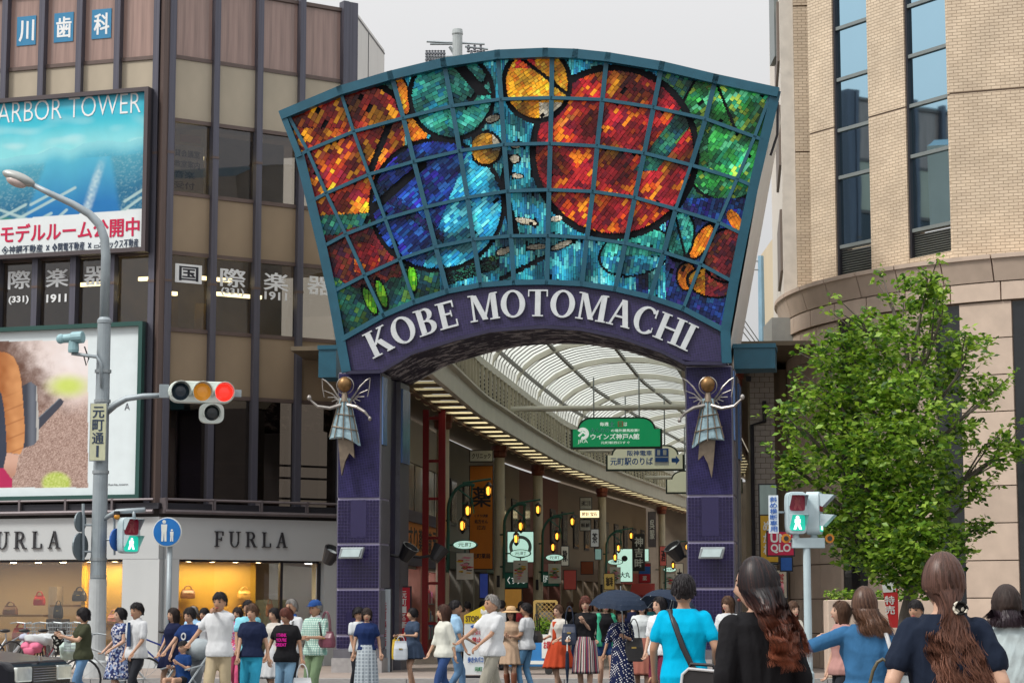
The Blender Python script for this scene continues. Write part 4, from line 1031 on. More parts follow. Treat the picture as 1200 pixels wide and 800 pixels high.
for a, b in zip(stops[:-1], stops[1:]):
    if (a, b) in OPEN: continue
    n = max(1, round((b - a) / 7.6))
    for k in range(n): edges.append((a + (b - a) * k / n, a + (b - a) * (k + 1) / n))
for k, (a, b) in enumerate(edges):
    rec = 0
    for j in range(rows):
        z0, z1 = .12 + j * rh + .012, .12 + (j + 1) * rh - .012
        rr = BR + (.0 if j else .06)
        mb = MB(); ringseg(mb, a + .11, b - .11, [(BR - .2, z0), (rr, z0), (rr, z1), (BR - .2, z1)], 3); mb.build('stone_block', M_stone, rb)
for a, b in OPEN:
    mb = MB(); ringseg(mb, a, b, [(BR - .058, .6), (BR - .05, .6), (BR - .05, zt0 - .02), (BR - .058, zt0 - .02)], 3); mb.build('slot_window_recess', mat('dark_window_recess', (.015, .018, .022), .08, spec=.6), rb)
# upper brick: facet A with the windows, facet B, side strip
A0 = Vector((7.02, 49.35)); A1 = Vector((9.53, 45.45)); dA = (A1 - A0); thA = math.atan2(dA.y, dA.x)
FA = Frame(A0.x, A0.y, thA); LA = dA.length
FB = Frame(A1.x, A1.y, R(-20)); TOPZ = 19.0
wins = []
for pa, pb, ytop, ylv, ybot in ((977, 1018, -60, 286, 319), (1061.5, 1111, -60, 266, 304)):
    a = FA.X(pa, 150); b = FA.X(pb, 150); zb = FA.hit(pa, ybot + 6 if pa < 1000 else ybot)[1]; zl = FA.hit((pa + pb) / 2, ylv)[1]
    wins.append((a, b, zb, zl))
cuts = [0.0, wins[0][0], wins[0][1], wins[1][0], wins[1][1], LA]
zj = FA.hit(1035, 133)[1]
for i in (0, 2, 4):
    x0, x1 = cuts[i], cuts[i + 1]
    boxuv('brick_pier', M_brick, rb, FA, x0, x1, 0, .5, CT, zj - .02); boxuv('brick_pier', M_brick, rb, FA, x0, x1, 0, .5, zj + .02, TOPZ)
    piece('movement_joint', M_stonej, rb, FA, x0, x1, .02, .4, zj - .02, zj + .02)
for k, (a, b, zb, zl) in enumerate(wins):
    boxuv('brick_sill', M_brick, rb, FA, a, b, .02, .5, CT, zb)
    z = zl; tr = [FA.hit((a_ := (977 if k == 0 else 1062)) + 20, y)[1] for y in ((204, 148, 88, 27, -35) if k == 0 else (179, 119, 60, 0, -60))]
    zz = [zl] + tr + [TOPZ]
    for z0, z1 in zip(zz[:-1], zz[1:]): piece('window_pane', M_blueglass, rb, FA, a + .06, b, .12, .15, z0 + .04, z1 - .04)
    for z0 in zz[:-1]: piece('transom', M_louv, rb, FA, a + .04, b, .06, .16, z0 - .04, z0 + .04)
    piece('window_jamb', M_dark, rb, FA, a, a + .06, .04, .3, zb, TOPZ)
    n = 12
    for i in range(n): mb = MB(); h = (zl - zb) / n; mb.add([FA.W(a + .06, .12, zb + i * h), FA.W(b, .12, zb + i * h), FA.W(b, .26, zb + (i + .85) * h), FA.W(a + .06, .26, zb + (i + .85) * h), FA.W(a + .06, .14, zb + i * h - .02), FA.W(b, .14, zb + i * h - .02)], [(0, 1, 2, 3), (4, 5, 1, 0)]); mb.build('louvre_blade', M_louv, rb)
    piece('louvre_back', M_black, rb, FA, a + .03, b, .3, .34, zb, zl - .05)
zjb = FB.hit(1150, 107)[1]
boxuv('brick_wall', M_brick, rb, FB, .0, 9, .001, .5, CT - .02, zjb - .02); boxuv('brick_wall', M_brick, rb, FB, 0, 9, .001, .5, zjb + .02, TOPZ)
piece('movement_joint', M_stonej, rb, FB, .01, 9, .02, .4, zjb - .021, zjb + .021)
FS = Frame(6.85, 50.6, R(-4))
for a, b in ((CT, FS.hit(945, 178)[1] - .02), (FS.hit(945, 178)[1] + .02, FS.hit(945, 7)[1] - .02), (FS.hit(945, 7)[1] + .02, TOPZ)): boxuv('brick_return', M_brick, rb, FS, 0, .62, 0, .6, a, b)
piece('return_core', M_stonej, rb, FS, .02, .7, .05, .7, CT, TOPZ)
FD = Frame(6.83, 50.65, R(84))      # arcade side going away
boxuv('side_wall', mat('pale_render', (.6, .56, .5), .7), rb, FD, 0, 14, -.02, .3, CT - .3, TOPZ)
for k in range(4):
    z0 = 9.6 + k * 2.6; piece('side_fin', mat('dark_fin', (.16, .13, .11), .6), rb, FD, .5, 4, .3, .36, z0, z0 + 1.5)
xf, zfb = FD.hit(921, 75) if False else (0, 0)
pf = at(908, 75, 52.2); pg = at(923, 0, 52.2)
mb = MB(); mb.box(pf.x, pf.x + .12, 52.2, 53.2, at(908, 66, 52.2).z, TOPZ); mb.build('roof_fin', M_louv, rb)
mb = MB(); mb.box(pf.x + .17, pg.x, 52.3, 53.3, pf.z, TOPZ); mb.build('roof_fin', M_stone, rb)
mb = MB(); mb.prismz([(A0.x + .3, A0.y + .3), (A1.x + .3, A1.y + .4), (A1.x + 9, A1.y - 2.4), (22, 58), (9, 60)], TOPZ - .3, TOPZ - .1); mb.build('roof', M_grey, rb)
mb = MB(); ringseg(mb, -20, 110, [(BR + .2, CT - .05), (2, CT - .05), (2, CT - .02), (BR + .2, CT - .02)], 30); mb.build('terrace', M_stone, rb)
# grey box and dark recess between arcade and round building
p = at(905, 412, 50.3); q = at(932, 372, 50.3)
mb = MB(); mb.box(p.x, q.x - .02, 50.3, 52, p.z, q.z); mb.build('service_box', mat('grey_cabinet', (.3, .31, .3), .5), label='grey metal service box high beside the round building', cat='cabinet')
mb = MB(); mb.box(at(905, 500, 52.2).x, 7.6, 52.6, 53, .12, p.z); mb.build('recess_wall', M_roomd, kind='structure')
# far beige tower seen in the gap, antenna mast
p0, p1_ = at(908, 380, 95), at(928, 278, 95)
fb = thing('distant_building', 'narrow beige tower far behind the gate in the gap', 'building', (p0.x + 1, 95, .0))
M_farb = mat('far_beige', (.55, .47, .33), .7, 0, .08, 2)
piece('wall', M_farb, fb, IDF, p0.x, p0.x + 5, 95, 101, 0, p1_.z)
for yy in (300, 330, 360): piece('panel', mat('far_panel', (.4, .34, .24), .7), fb, IDF, p0.x + .3, p0.x + 1.4, 94.93, 95.02, at(908, yy + 20, 95).z, at(908, yy, 95).z)
piece('antenna', M_dark, fb, IDF, at(924, 300, 95).x, at(924, 300, 95).x + .08, 95.5, 95.6, p1_.z, at(924, 256, 95).z)
ms = thing('steel_mast', 'slim pale blue steel mast rising behind the right end of the gate', 'mast', at(893, 405, 58).xy.to_3d())
mb = MB(); x, y = at(893, 405, 58).xy; zt = at(893, 300, 58).z
mb.tube([(x, y, 0.1), (x, y, 7.05), (x, y, zt)], [.14, .1, .08], 8); mb.build('shaft', mat('mast_blue', (.25, .42, .55), .5, .2), ms)
mb = MB()
for zz in (306, 316): p = at(880, zz, 58); mb.tube([(x, y, p.z), p], .02, 5)
for k in range(3): a = at(868 + 6 * k, 392 - 4 * k, 57.5); b = at(893, 405 + 6 * k, 58); mb.tube([at(862, 360 + k * 9, 57.5), b], .015, 5)
mb.build('stay', M_grey, ms)
# utility pole behind the gate
ZCU = 7.45
up = thing('utility_pole', 'concrete utility pole with insulators peeking above the gate', 'pole', at(537, 64, 62).xy.to_3d() + Vector((0, 0, ZCU)))
M_conc = mat('pole_concrete', (.38, .42, .43), .7, 0, .12, 5)
x, y = at(536, 64, 62).xy; zt = at(536, 41, 62).z
mb = MB(); mb.tube([(x, y, ZCU), (x, y, zt)], [.18, .15], 14); mb.lathe((x, y, zt), [(.16, 0), (.17, .03), (.15, .16), (.12, .17)], 14); mb.build('shaft', M_conc, up)
def S(px_, py_): return at(px_, py_, 62)
mb = MB()
for a, b in (((500, 49), (568, 52)), ((504, 52), (535, 52)), ((499, 68), (540, 66)), ((545, 55), (572, 58))): mb.tube([S(*a), S(*b)], .035, 5)
mb.tube([S(527, 55), S(534, 66)], .05, 6); mb.build('crossarm', M_grey, up)
for k in range(7):
    for yy in (63, 70):
        mb = MB(); c = S(500 + k * 3.4, yy); mb.lathe(c, [(.03, -.12), (.05, -.1), (.03, -.04), (.055, -.02), (.03, .06), (.045, .09), (.01, .11)], 7); mb.build('insulator', mat('insulator', (.12, .13, .15), .3), up)
for k in range(6):
    mb = MB(); c = S(549 + k * 3.6, 57 + (k % 2) * 6); mb.lathe(c, [(.03, -.12), (.06, -.1), (.03, -.04), (.055, -.02), (.03, .06), (.045, .09), (.01, .11)], 7); mb.build('insulator', mat('insulator', (.12, .13, .15), .3), up)

# ================================================================== ARCADE
# inner canopy edge, left side, as a bending path (x,y)
PATH = [(-2.3, 48.9), (-1.08, 62.3), (.5, 74), (1.96, 84), (5.15, 100), (9.2, 118), (11.5, 128)]
PL = [0]
for a, b in zip(PATH[:-1], PATH[1:]): PL.append(PL[-1] + math.dist(a, b))
ATOT = PL[-1]
def pth(s):
    s = max(0, min(ATOT - 1e-6, s))
    for i in range(len(PL) - 1):
        if s <= PL[i + 1]:
            t = (s - PL[i]) / (PL[i + 1] - PL[i]); a, b = PATH[i], PATH[i + 1]
            p = Vector((a[0] + (b[0] - a[0]) * t, a[1] + (b[1] - a[1]) * t)); break
    def tg(i): d = Vector(PATH[i + 1]) - Vector(PATH[i]); return d.normalized()
    # smooth heading
    mid = (PL[i] + PL[i + 1]) / 2
    if s < mid and i > 0: pm = (PL[i - 1] + PL[i]) / 2; u = (s - pm) / (mid - pm); d = tg(i - 1).lerp(tg(i), u)
    elif s > mid and i < len(PL) - 2: nm = (PL[i + 1] + PL[i + 2]) / 2; u = (s - mid) / (nm - mid); d = tg(i).lerp(tg(i + 1), u)
    else: d = tg(i)
    return p, d.normalized()
def sdep(Y):
    lo, hi = 0, ATOT
    for _ in range(40):
        m_ = (lo + hi) / 2
        if pth(m_)[0].y < Y: lo = m_
        else: hi = m_
    return lo
def AW(s, u, z):
    """arcade space: s along, u to the right of the left canopy edge"""
    p, d = pth(s); r = Vector((d.y, -d.x)); q = p + r * u
    return Vector((q.x, q.y, z))
def AFr(s, u): p, d = pth(s); q = AW(s, u, 0); return Frame(q.x, q.y, math.atan2(-d.x, d.y) )   # x across to the right, y along
def AFl(s, u):  # frame on the left shop wall: x runs away along the arcade?, facing right
    p, d = pth(s); q = AW(s, u, 0); return Frame(q.x, q.y, math.atan2(d.y, d.x))
AWID = 6.4; ZC = 7.19; ZS = 8.75; RISE = 1.65
M_cream = mat('cream_steel', (.62, .57, .44), .5, 0, .08, 2)
M_creamw = mat('arcade_white', (.66, .64, .55), .55, 0, .08, 1.5)
M_slat = mat('slat_brown', (.2, .15, .08), .5, 0, .1, 3)
M_slatd = mat('canopy_dark', (.14, .11, .07), .7, 0, .15, 3)
arc_ = thing('arcade_roof', 'long barrel vaulted arcade roof with translucent panels and slatted side canopies', 'roof', AW(0, AWID / 2, 0))
def sweep(mb, prof, s0, s1, step=2.0, closed=True):
    n = max(1, int((s1 - s0) / step)); k = len(prof); vs = []
    for i in range(n + 1):
        for u, z in prof: vs.append(AW(s0 + (s1 - s0) * i / n, u, z))
    kk = k if closed else k - 1
    fs = [(i * k + j, i * k + (j + 1) % k, (i + 1) * k + (j + 1) % k, (i + 1) * k + j) for i in range(n) for j in range(kk)]
    if closed: fs += [tuple(range(k - 1, -1, -1)), tuple(n * k + j for j in range(k))]
    mb.add(vs, fs)
CW = .95
def translucent(name, col, mixf=.9):
    m_ = mat(name, col, .5, 0, .05, .8); nn, ll, bb = nodes(m_); tl = nn.new('ShaderNodeBsdfTranslucent'); tl.inputs[0].default_value = (*col, 1); x_ = nn.new('ShaderNodeMixShader'); x_.inputs[0].default_value = mixf
    on = [x for x in nn if x.type == 'OUTPUT_MATERIAL'][0]; ll.new(bb.outputs[0], x_.inputs[1]); ll.new(tl.outputs[0], x_.inputs[2]); ll.new(x_.outputs[0], on.inputs[0]); return m_
M_sky2 = translucent('canopy_skylight', (.72, .62, .36))
for sgn, u0 in ((1, 0), (-1, AWID)):
    f = lambda u: u0 + sgn * u
    mb = MB(); sweep(mb, [(f(0), ZC - .12), (f(.16), ZC - .12), (f(.16), ZC + .42), (f(.3), ZC + .46), (f(.3), ZC + .52), (f(0), ZC + .52)], 0, ATOT); mb.build('edge_beam', M_creamw, arc_)
    mb = MB(); sweep(mb, [(f(.02), ZC + .53), (f(.06), ZC + .53), (f(-.02), ZS), (f(-.06), ZS)], 0, ATOT); mb.build('perforated_wall', M_creamw, arc_)
    mb = MB(); sweep(mb, [(f(-CW - 1.9), ZC + .2), (f(-CW - .05), ZC + .2), (f(-CW - .05), ZC + .3), (f(-CW - 1.9), ZC + .3)], 0, ATOT); mb.build('canopy_deck', M_slatd, arc_)
    mb = MB(); sweep(mb, [(f(-CW - .08), ZC - .1), (f(-CW + .06), ZC - .1), (f(-CW + .06), ZC + .06), (f(-CW - .08), ZC + .06)], 0, ATOT); mb.build('eave_rail', mat('brown_rail', (.16, .08, .05), .6), arc_)
    mb = MB(); sweep(mb, [(f(-.06), ZS - .12), (f(.12), ZS - .12), (f(.12), ZS + .1), (f(-.06), ZS + .1)], 0, ATOT); mb.build('springing_beam', M_creamw, arc_)
s = .4; n = 0
skyl_me = bpy.data.meshes.new('skylight'); skyl_me.from_pydata([(-CW / 2, -.29, 0), (CW / 2, -.29, 0), (CW / 2, .29, 0), (-CW / 2, .29, 0)], [], [(0, 1, 2, 3)]); skyl_me.materials.append(M_sky2)
while s < ATOT - 2:
    F = AFr(s, 0)
    for u0, u1 in ((-CW, -.0),) + (((AWID, AWID + CW),) if s < 60 else ()):
        piece('canopy_slat', M_slat, arc_, F, u0, u1, 0, 1.12, ZC + .0, ZC + .05)
        o_ = bpy.data.objects.new('canopy_skylight', skyl_me); o_.location = F.W((u0 + u1) / 2, 1.41, ZC - .012) - rootloc(arc_); o_.rotation_euler = (0, 0, F.th); link(o_, arc_)
    s += 1.7; n += 1
mb = MB(); s = .4
while s < ATOT - 2: mb.ell(AW(s + 1.4, -CW - .06, ZC - .04), (.1, .1, .09), 8, 5); s += 1.7
mb.build('slat_end_caps', mat('slat_cap', (.75, .66, .42), .5), arc_, kind='stuff')
# perforation slots in the wall: rows of dark slits, posts
mb = MB(); s = .5
while s < 62:
    for k in range(5): a = AW(s, .075, 0); F = AFr(s, 0); mb.box(.055 - .012 * k, .075 - .01 * k, 0, .16, ZC + .66 + k * .13, ZC + .73 + k * .13, F)
    s += .3 if (int(s / 1.5) % 2 == 0) else .42
mb.build('perforations', mat('slot_dark', (.06, .055, .045), .8), arc_, kind='stuff')
s = .6
while s < ATOT:
    F = AFr(s, 0); piece('wall_rib', M_cream, arc_, F, .05, .14, 0, .06, ZC + .5, ZS - .1); s += .85
# vault: translucent skin + hoops
M_skin = translucent('translucent_roof', (.50, .53, .50), .95)
NV = 14
def vault(f): 
    an = math.pi * (1 - f); return (AWID / 2 + AWID / 2 * math.cos(an), ZS + .05 + RISE * math.sin(an) ** .9)
s = 0; step = .62
mbh = MB(); i = 0
while s < ATOT - step:
    mb = MB(); vs = [AW(s + a, *vault(k / NV)) for a in (.04, step - .04) for k in range(NV + 1)]
    mb.add(vs, [(k, k + 1, NV + 2 + k, NV + 1 + k) for k in range(NV)]); mb.build('roof_panel', M_skin, arc_)
    big = i % 9 == 0
    wv, dv = (.16, .2) if big else (.16, .012)
    h = MB(); pr_ = [vault(k / NV) for k in range(NV + 1)]
    vs = []
    for u, z in pr_:
        for a, b in ((-wv / 2, 0), (wv / 2, 0), (wv / 2, -dv), (-wv / 2, -dv)): vs.append(AW(s + a, u, z + b - .01))
    h.add(vs, [(k * 4 + j, k * 4 + (j + 1) % 4, k * 4 + 4 + (j + 1) % 4, k * 4 + 4 + j) for k in range(NV) for j in range(4)])
    h.build('roof_hoop', M_creamw if big else mat('hoop_grey', (.26, .27, .25), .5), arc_)
    s += step; i += 1
for f in (.12, .3, .5, .7, .88):
    u, z = vault(f); mb = MB(); sweep(mb, [(u - .05, z - .16), (u + .05, z - .16), (u + .05, z - .06), (u - .05, z - .06)], 0, ATOT); mb.build('purlin', mat('purlin_grey', (.2, .2, .19), .5), arc_)
for Y in (69.5, 88, 106):
    s = sdep(Y); F = AFr(s, 0); mb = MB(); mb.tube([AW(s, .05, 7.93), AW(s, AWID - .05, 7.93)], .09, 8)
    for k in range(4): u = .9 + k * 1.55; mb.tube([AW(s, u, 7.93), AW(s, u, 7.78)], .03, 6)
    mb.build('tie_rod', M_creamw, arc_)
# columns (left side visible; right side in part)
def column(Y, side, label, red=False):
    s = sdep(Y); u = -CW - .0 if side < 0 else AWID + CW
    t = thing('arcade_column', label, 'column', AW(s, u, .12), 'cream arcade columns')
    mb = MB(); b_ = AW(s, u, .12); mb.lathe(b_, [(.28, 0), (.28, .3), (.2, .36), (.19, ZC - .65)], 14); mb.build('shaft', M_cream, t, smooth=False)
    mb = MB(); mb.lathe(b_ + Vector((0, 0, ZC - .65)), [(.19, 0), (.26, .06), (.26, .2), (.3, .24), (.3, .42)], 14); mb.build('capital', mat('red_brown_capital', (.2, .05, .03), .5), t)
    mb = MB(); mb.box(-.05, .05, -.28, -.18, 2.2, 2.6, AFr(s, u)); mb.build('meter_box', M_dark, t)
for Y, lb in ((62.3, 'cream arcade column beside the red ladder frame'), (74, 'cream arcade column right of the orange pharmacy banner'), (84, 'cream arcade column between two lantern brackets'), (100, 'cream arcade column near the brown shop'), (118, 'cream arcade column farthest down the left side')): column(Y, -1, lb)
for Y, lb in ((51.3, 'cream arcade column just right of the right gate pillar'),): column(Y, 1, lb)
# ================================================================== ARCADE SHOPS
M_ink = mat('black_ink', (.02, .02, .03)); M_red = mat('sign_red', (.5, .015, .03), .45); M_orange = mat('sign_orange', (.62, .2, .015), .5, 0, .08, 3)
M_green = mat('sign_green', (.02, .24, .08), .4, 0, .1, 2); M_signw = mat('sign_white', (.72, .76, .72), .45); M_bluep = mat('sign_blue', (.02, .12, .45), .45)
M_verd = mat('verdigris_green', (.03, .13, .10), .5, .2, .15, 6); M_glow = mat('lantern_glow', (1, .6, .12), .5, 0, 0, 1, emit=1.5, ecol=(1, .40, .04))
M_signlit = mat('lit_sign', (.6, .85, .75), .5, 0, .05, 2, emit=.35, ecol=(.6, .95, .8))
SW = -2.5       # shop wall offset
def shop(label, Y0, Y1, wallm, cat='shop'):
    s0, s1 = sdep(Y0), sdep(Y1); F = AFl(s0, SW); p1_ = AW(s1, SW, 0); L = (p1_ - F.o).length
    F = Frame(F.o.x, F.o.y, math.atan2(p1_.y - F.o.y, p1_.x - F.o.x))   # x away along wall, y = to the left (behind)
    t = thing('arcade_shop', label, cat, F.W(L / 2, .5, .12))
    return t, F, L
def part(t, name, m_, F, *b): return piece(name, m_, t, F, *b)
def goods(t, F, x0, x1, y0, z0, z1, cols):
    for k in range(3):
        z = z0 + (z1 - z0) * k / 3; part(t, 'shelf', M_grey, F, x0, x1, y0, y0 + .4, z - .04, z)
        mb = MB(); x = x0 + .05
        while x < x1 - .15:
            w_ = rnd.uniform(.08, .2); h = rnd.uniform(.15, (z1 - z0) / 3 - .08); c = rnd.choice(cols); mb.box(x, x + w_, y0 + .02, y0 + .3, z, z + h, F, 0, c); x += w_ + .015
        o = mb.build('goods', mat('goods_colours', (.5, .5, .5), .5, 0, .1, 8, attr='Col'), t, kind='stuff')
BRIGHT = [(.6, .05, .08), (.7, .7, .68), (.1, .3, .6), (.7, .5, .05), (.6, .2, .35), (.15, .45, .3), (.75, .72, .7)]
# A: drugstore
t, F, L = shop('white drugstore with orange sign band just inside the arcade mouth', 53.5, 72, 0)
M_pw = mat('pale_shopwall', (.5, .48, .44), .6, 0, .1, 2)
part(t, 'upper_wall', M_pw, F, 0, L, .0, .4, 5.9, 7.2)
for k in range(9): part(t, 'window_pane', mat('grey_shutter_glass', (.34, .36, .36), .15, 0, .2, 3, stretch=(8, 8, .5)), F, .2 + k * 2.05, .2 + k * 2.05 + 1.85, .05, .1, 4.45, 5.88)
part(t, 'window_wall', M_dark, F, 0, L, .12, .3, 4.4, 5.9)
part(t, 'sign_cap', mat('slate_violet', (.07, .07, .12), .5), F, 0, L, -.18, .3, 4.05, 4.4)
part(t, 'sign_band', M_orange, F, 0, L, -.12, .3, 3.05, 4.05)
mb = MB()
for k, ch in enumerate('くすり薬健康元町薬店'): text(mb, ch, F, L - 9.4 + k * .95, L - 9.4 + k * .95 + .75, 3.2, 3.9, -.12, .05)
mb.build('sign_lettering', M_ink, t)
part(t, 'sign_foot', mat('slate_violet', (.07, .07, .12)), F, 0, L, -.1, .3, 2.75, 3.05)
part(t, 'back_wall', M_pw, F, 0, L, 2.6, 2.7, .12, 2.9); part(t, 'ceiling', M_pw, F, 0, L, .0, 2.6, 2.66, 2.74)
mb = MB()
for k in range(6): mb.box(1 + k * 3, 3 + k * 3, .9, 1.05, 2.6, 2.655, F)
mb.build('strip_light', mat('shop_tube', (1, .98, .92), .5, 0, 0, 1, emit=7), t)
goods(t, F, L - 9, L - .4, .3, .5, 2.2, BRIGHT); goods(t, F, L - 9, L - .4, 2.0, .9, 2.5, BRIGHT)
for x in (L - .25, L - 6, L - 12): part(t, 'pier', mat('salmon_pier', (.55, .24, .2), .6), F, x - .25, x + .25, -.14, .5, .12, 2.76)
# generic recessed shops further on
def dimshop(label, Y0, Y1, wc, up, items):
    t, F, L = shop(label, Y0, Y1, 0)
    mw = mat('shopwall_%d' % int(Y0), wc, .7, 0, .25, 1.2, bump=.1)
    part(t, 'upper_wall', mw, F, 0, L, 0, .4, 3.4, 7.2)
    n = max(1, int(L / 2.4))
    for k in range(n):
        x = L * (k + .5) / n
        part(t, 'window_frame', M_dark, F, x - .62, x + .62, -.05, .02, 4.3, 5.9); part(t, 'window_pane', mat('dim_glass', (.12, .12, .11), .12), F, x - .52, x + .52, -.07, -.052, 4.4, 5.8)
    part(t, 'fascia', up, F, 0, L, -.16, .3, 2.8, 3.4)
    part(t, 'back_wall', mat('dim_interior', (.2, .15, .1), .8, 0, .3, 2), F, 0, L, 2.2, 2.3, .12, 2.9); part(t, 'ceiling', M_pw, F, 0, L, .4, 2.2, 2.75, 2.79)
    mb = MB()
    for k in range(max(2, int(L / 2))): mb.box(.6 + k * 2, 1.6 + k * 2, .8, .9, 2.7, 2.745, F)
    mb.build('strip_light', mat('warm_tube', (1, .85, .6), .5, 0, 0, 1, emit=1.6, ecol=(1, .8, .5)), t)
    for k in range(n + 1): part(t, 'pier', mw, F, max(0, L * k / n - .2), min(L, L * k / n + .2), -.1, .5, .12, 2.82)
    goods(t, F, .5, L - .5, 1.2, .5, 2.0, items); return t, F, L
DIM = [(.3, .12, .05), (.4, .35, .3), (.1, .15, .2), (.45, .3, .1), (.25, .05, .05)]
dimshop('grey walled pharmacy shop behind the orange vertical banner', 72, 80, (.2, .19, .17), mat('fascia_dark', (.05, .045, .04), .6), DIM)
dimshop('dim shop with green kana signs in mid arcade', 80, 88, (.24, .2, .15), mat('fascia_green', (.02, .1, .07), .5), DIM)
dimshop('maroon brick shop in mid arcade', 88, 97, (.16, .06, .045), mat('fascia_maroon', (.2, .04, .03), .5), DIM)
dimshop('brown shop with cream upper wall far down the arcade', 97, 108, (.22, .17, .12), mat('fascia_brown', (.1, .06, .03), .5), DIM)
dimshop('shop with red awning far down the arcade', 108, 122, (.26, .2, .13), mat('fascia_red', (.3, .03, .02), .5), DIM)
mb = MB(); mb.box(-2, 40, 127.5, 128, 0, 9); mb.build('street_end', mat('end_wall', (.16, .13, .1), .8, 0, .4, .8), kind='structure')
# right-hand side: tile pier and shop wall
F = AFr(sdep(52.0), AWID + CW)
t = thing('tiled_shop', 'pale tiled shop wall right of the right gate pillar', 'shop', F.W(1, 1, .12))
M_tile = mat('pale_wall_tile', (.42, .38, .34), .5, 0, .1, 4)
xa_, xb_ = F.X(879, 500), F.X(908, 500); zt_ = F.hit(890, 430)[1]; zb_ = F.hit(890, 600)[1]
part(t, 'pier_core', M_slatd, F, xa_ + .01, xb_ - .01, .02, 3, .12, zt_)
nz_r = int((zt_ - .12) / .13)
mb = MB()
for j in range(nz_r):
    o_ = (j % 2) * .12; x = xa_ - o_
    while x < xb_: mb.box(max(xa_, x) + .006, min(xb_, x + .24) - .006, 0, .03, .12 + j * .13 + .006, .12 + j * .13 + .124, F) if min(xb_, x + .24) - max(xa_, x) > .03 else None; x += .24
mb.build('wall_tiles', M_tile, t, kind='stuff')
mb = MB(); xq = F.X(882, 560, -.06); mb.tube([F.W(xq, -.06, .12), F.W(xq, -.06, F.hit(882, 498)[1]), F.W(F.X(896, 495, -.06), -.06, F.hit(896, 494)[1]), F.W(F.X(896, 495, -.06), -.06, F.hit(896, 470)[1])], .05, 8); mb.build('drain_pipe', M_dark, t)
piece('wall_lamp', M_dark, t, F, F.X(874, 445), F.X(880, 445), -.1, .0, F.hit(877, 447)[1], F.hit(877, 441)[1])
part(t, 'side_wall', mat('dim_interior', (.2, .15, .1)), F, xb_, xb_ + .3, .2, 40, .12, 7.2)
# ---- hanging signs
def lobed(x0, x1, z0, z1, sh=.16):
    h = z1 - z0; w_ = x1 - x0; s_ = sh * w_; zs = z0 + h * .62
    pts = [(x0, z0), (x1, z0), (x1, zs), (x1 - s_ * .45, zs)] + [(x1 - s_ * .45 - s_ * .95 * (1 - math.cos(a)), zs + (z1 - zs) * math.sin(a)) for a in np.linspace(.1, 1.57, 7)]
    pts += [(x0 + s_ * .45 + s_ * .95 * (1 - math.cos(a)), zs + (z1 - zs) * math.sin(a)) for a in np.linspace(1.57, .1, 7)] + [(x0 + s_ * .45, zs), (x0, zs)]
    return pts
def hanging(label, px0, px1, py0, py1, Y, facem, wide=None):
    F = Frame(at(px0, 520, Y).x, Y, R(-6)); x0, z1 = F.hit(px0, py0); x1, z0 = F.hit(px1, py1); x1 = wide or x1
    t = thing('hanging_sign', label, 'sign', F.W((x0 + x1) / 2, .1, z0), 'lobed signs hanging under the arcade roof')
    mb = MB(); mb.prism(lobed(x0, x1, z0, z1), 0, .22, F); mb.build('case', mat('sign_case', (.02, .04, .03), .4), t)
    mb = MB(); mb.prism(lobed(x0 + .06, x1 - .06, z0 + .06, z1 - .05), -.012, 0, F); mb.build('face', facem, t)
    s = sdep(Y)
    for fx in (.25, .75):
        mb = MB(); p = F.W(x0 + (x1 - x0) * fx, .1, z1); mb.tube([p, Vector((p.x, p.y, 8.6))], .025, 6); mb.build('hanger', M_grey, t)
    return t, F, x0, x1, z0, z1
M_jg = mat('jade_lit', (.01, .26, .10), .35, 0, .06, 1.5, emit=.12, ecol=(.0, .6, .2))
t, F, x0, x1, z0, z1 = hanging('green lobed sign with white Japanese lettering hanging in the arcade', 669, 776, 489, 525, 66, M_jg)
def q(px_, py_): return F.hit(px_, py_, -.014)
def tx(mb, s_, a, b, yt, yb, bold=.02): text(mb, s_, F, q(a, yt)[0], q(b, yt)[0], q(a, yb)[1], q(a, yt)[1], -.014, bold)
mb = MB(); tx(mb, 'ウインズ神戸A館', 692, 749, 508, 515, .04); tx(mb, 'JRA', 677, 689, 515, 520, .0); tx(mb, '元町駅西口すぐ', 704, 738, 517, 520); tx(mb, '毎週', 703, 713, 494.5, 499, .03); tx(mb, 'は', 731, 735, 494.5, 499, .02); tx(mb, 'の場外勝馬投票！', 716, 749, 502.5, 506, .03)
mb.build('white_lettering', mat('lit_white', (.8, .85, .8), .5, 0, .02, 1, emit=.25), t); mb = MB()
for r0 in (6.2, 4.4): mb.tube([F.W(q(683 + r0 * math.cos(a), 508)[0], -.016, q(683, 508 + r0 * math.sin(a))[1]) for a in np.linspace(-2.6, 1.9, 16)], .03, 5)
mb.tube([F.W(q(678, 511)[0], -.016, q(678, 511)[1]), F.W(q(683, 506)[0], -.016, q(683, 506)[1]), F.W(q(687, 509)[0], -.016, q(687, 509)[1])], .035, 5)
mb.build('round_emblem', mat('lit_white', (.8, .85, .8), .5, 0, .02, 1, emit=.25), t)
mb = MB(); tx(mb, 'みんなの', 692, 714, 501, 507, .0); tx(mb, '土', 714, 720, 493.5, 500, .03); mb.build('blue_lettering', mat('pale_blue_ink', (.25, .45, .6), .5), t)
mb = MB(); tx(mb, '日', 724, 730, 493.5, 500, .03); mb.build('red_lettering', mat('coral_ink', (.65, .2, .12), .5), t)
M_cw = mat('cream_lit', (.6, .62, .5), .4, 0, .06, 1.5, emit=.12, ecol=(.9, .9, .6))
t, F, x0, x1, z0, z1 = hanging('white lobed railway sign with blue train and arrow', 710, 802, 521.5, 551, 72, M_cw)
mb = MB(); tx(mb, '阪神電車', 735, 764, 527.5, 534, .03); tx(mb, '元町駅のりば', 715, 765, 536, 545, .03)
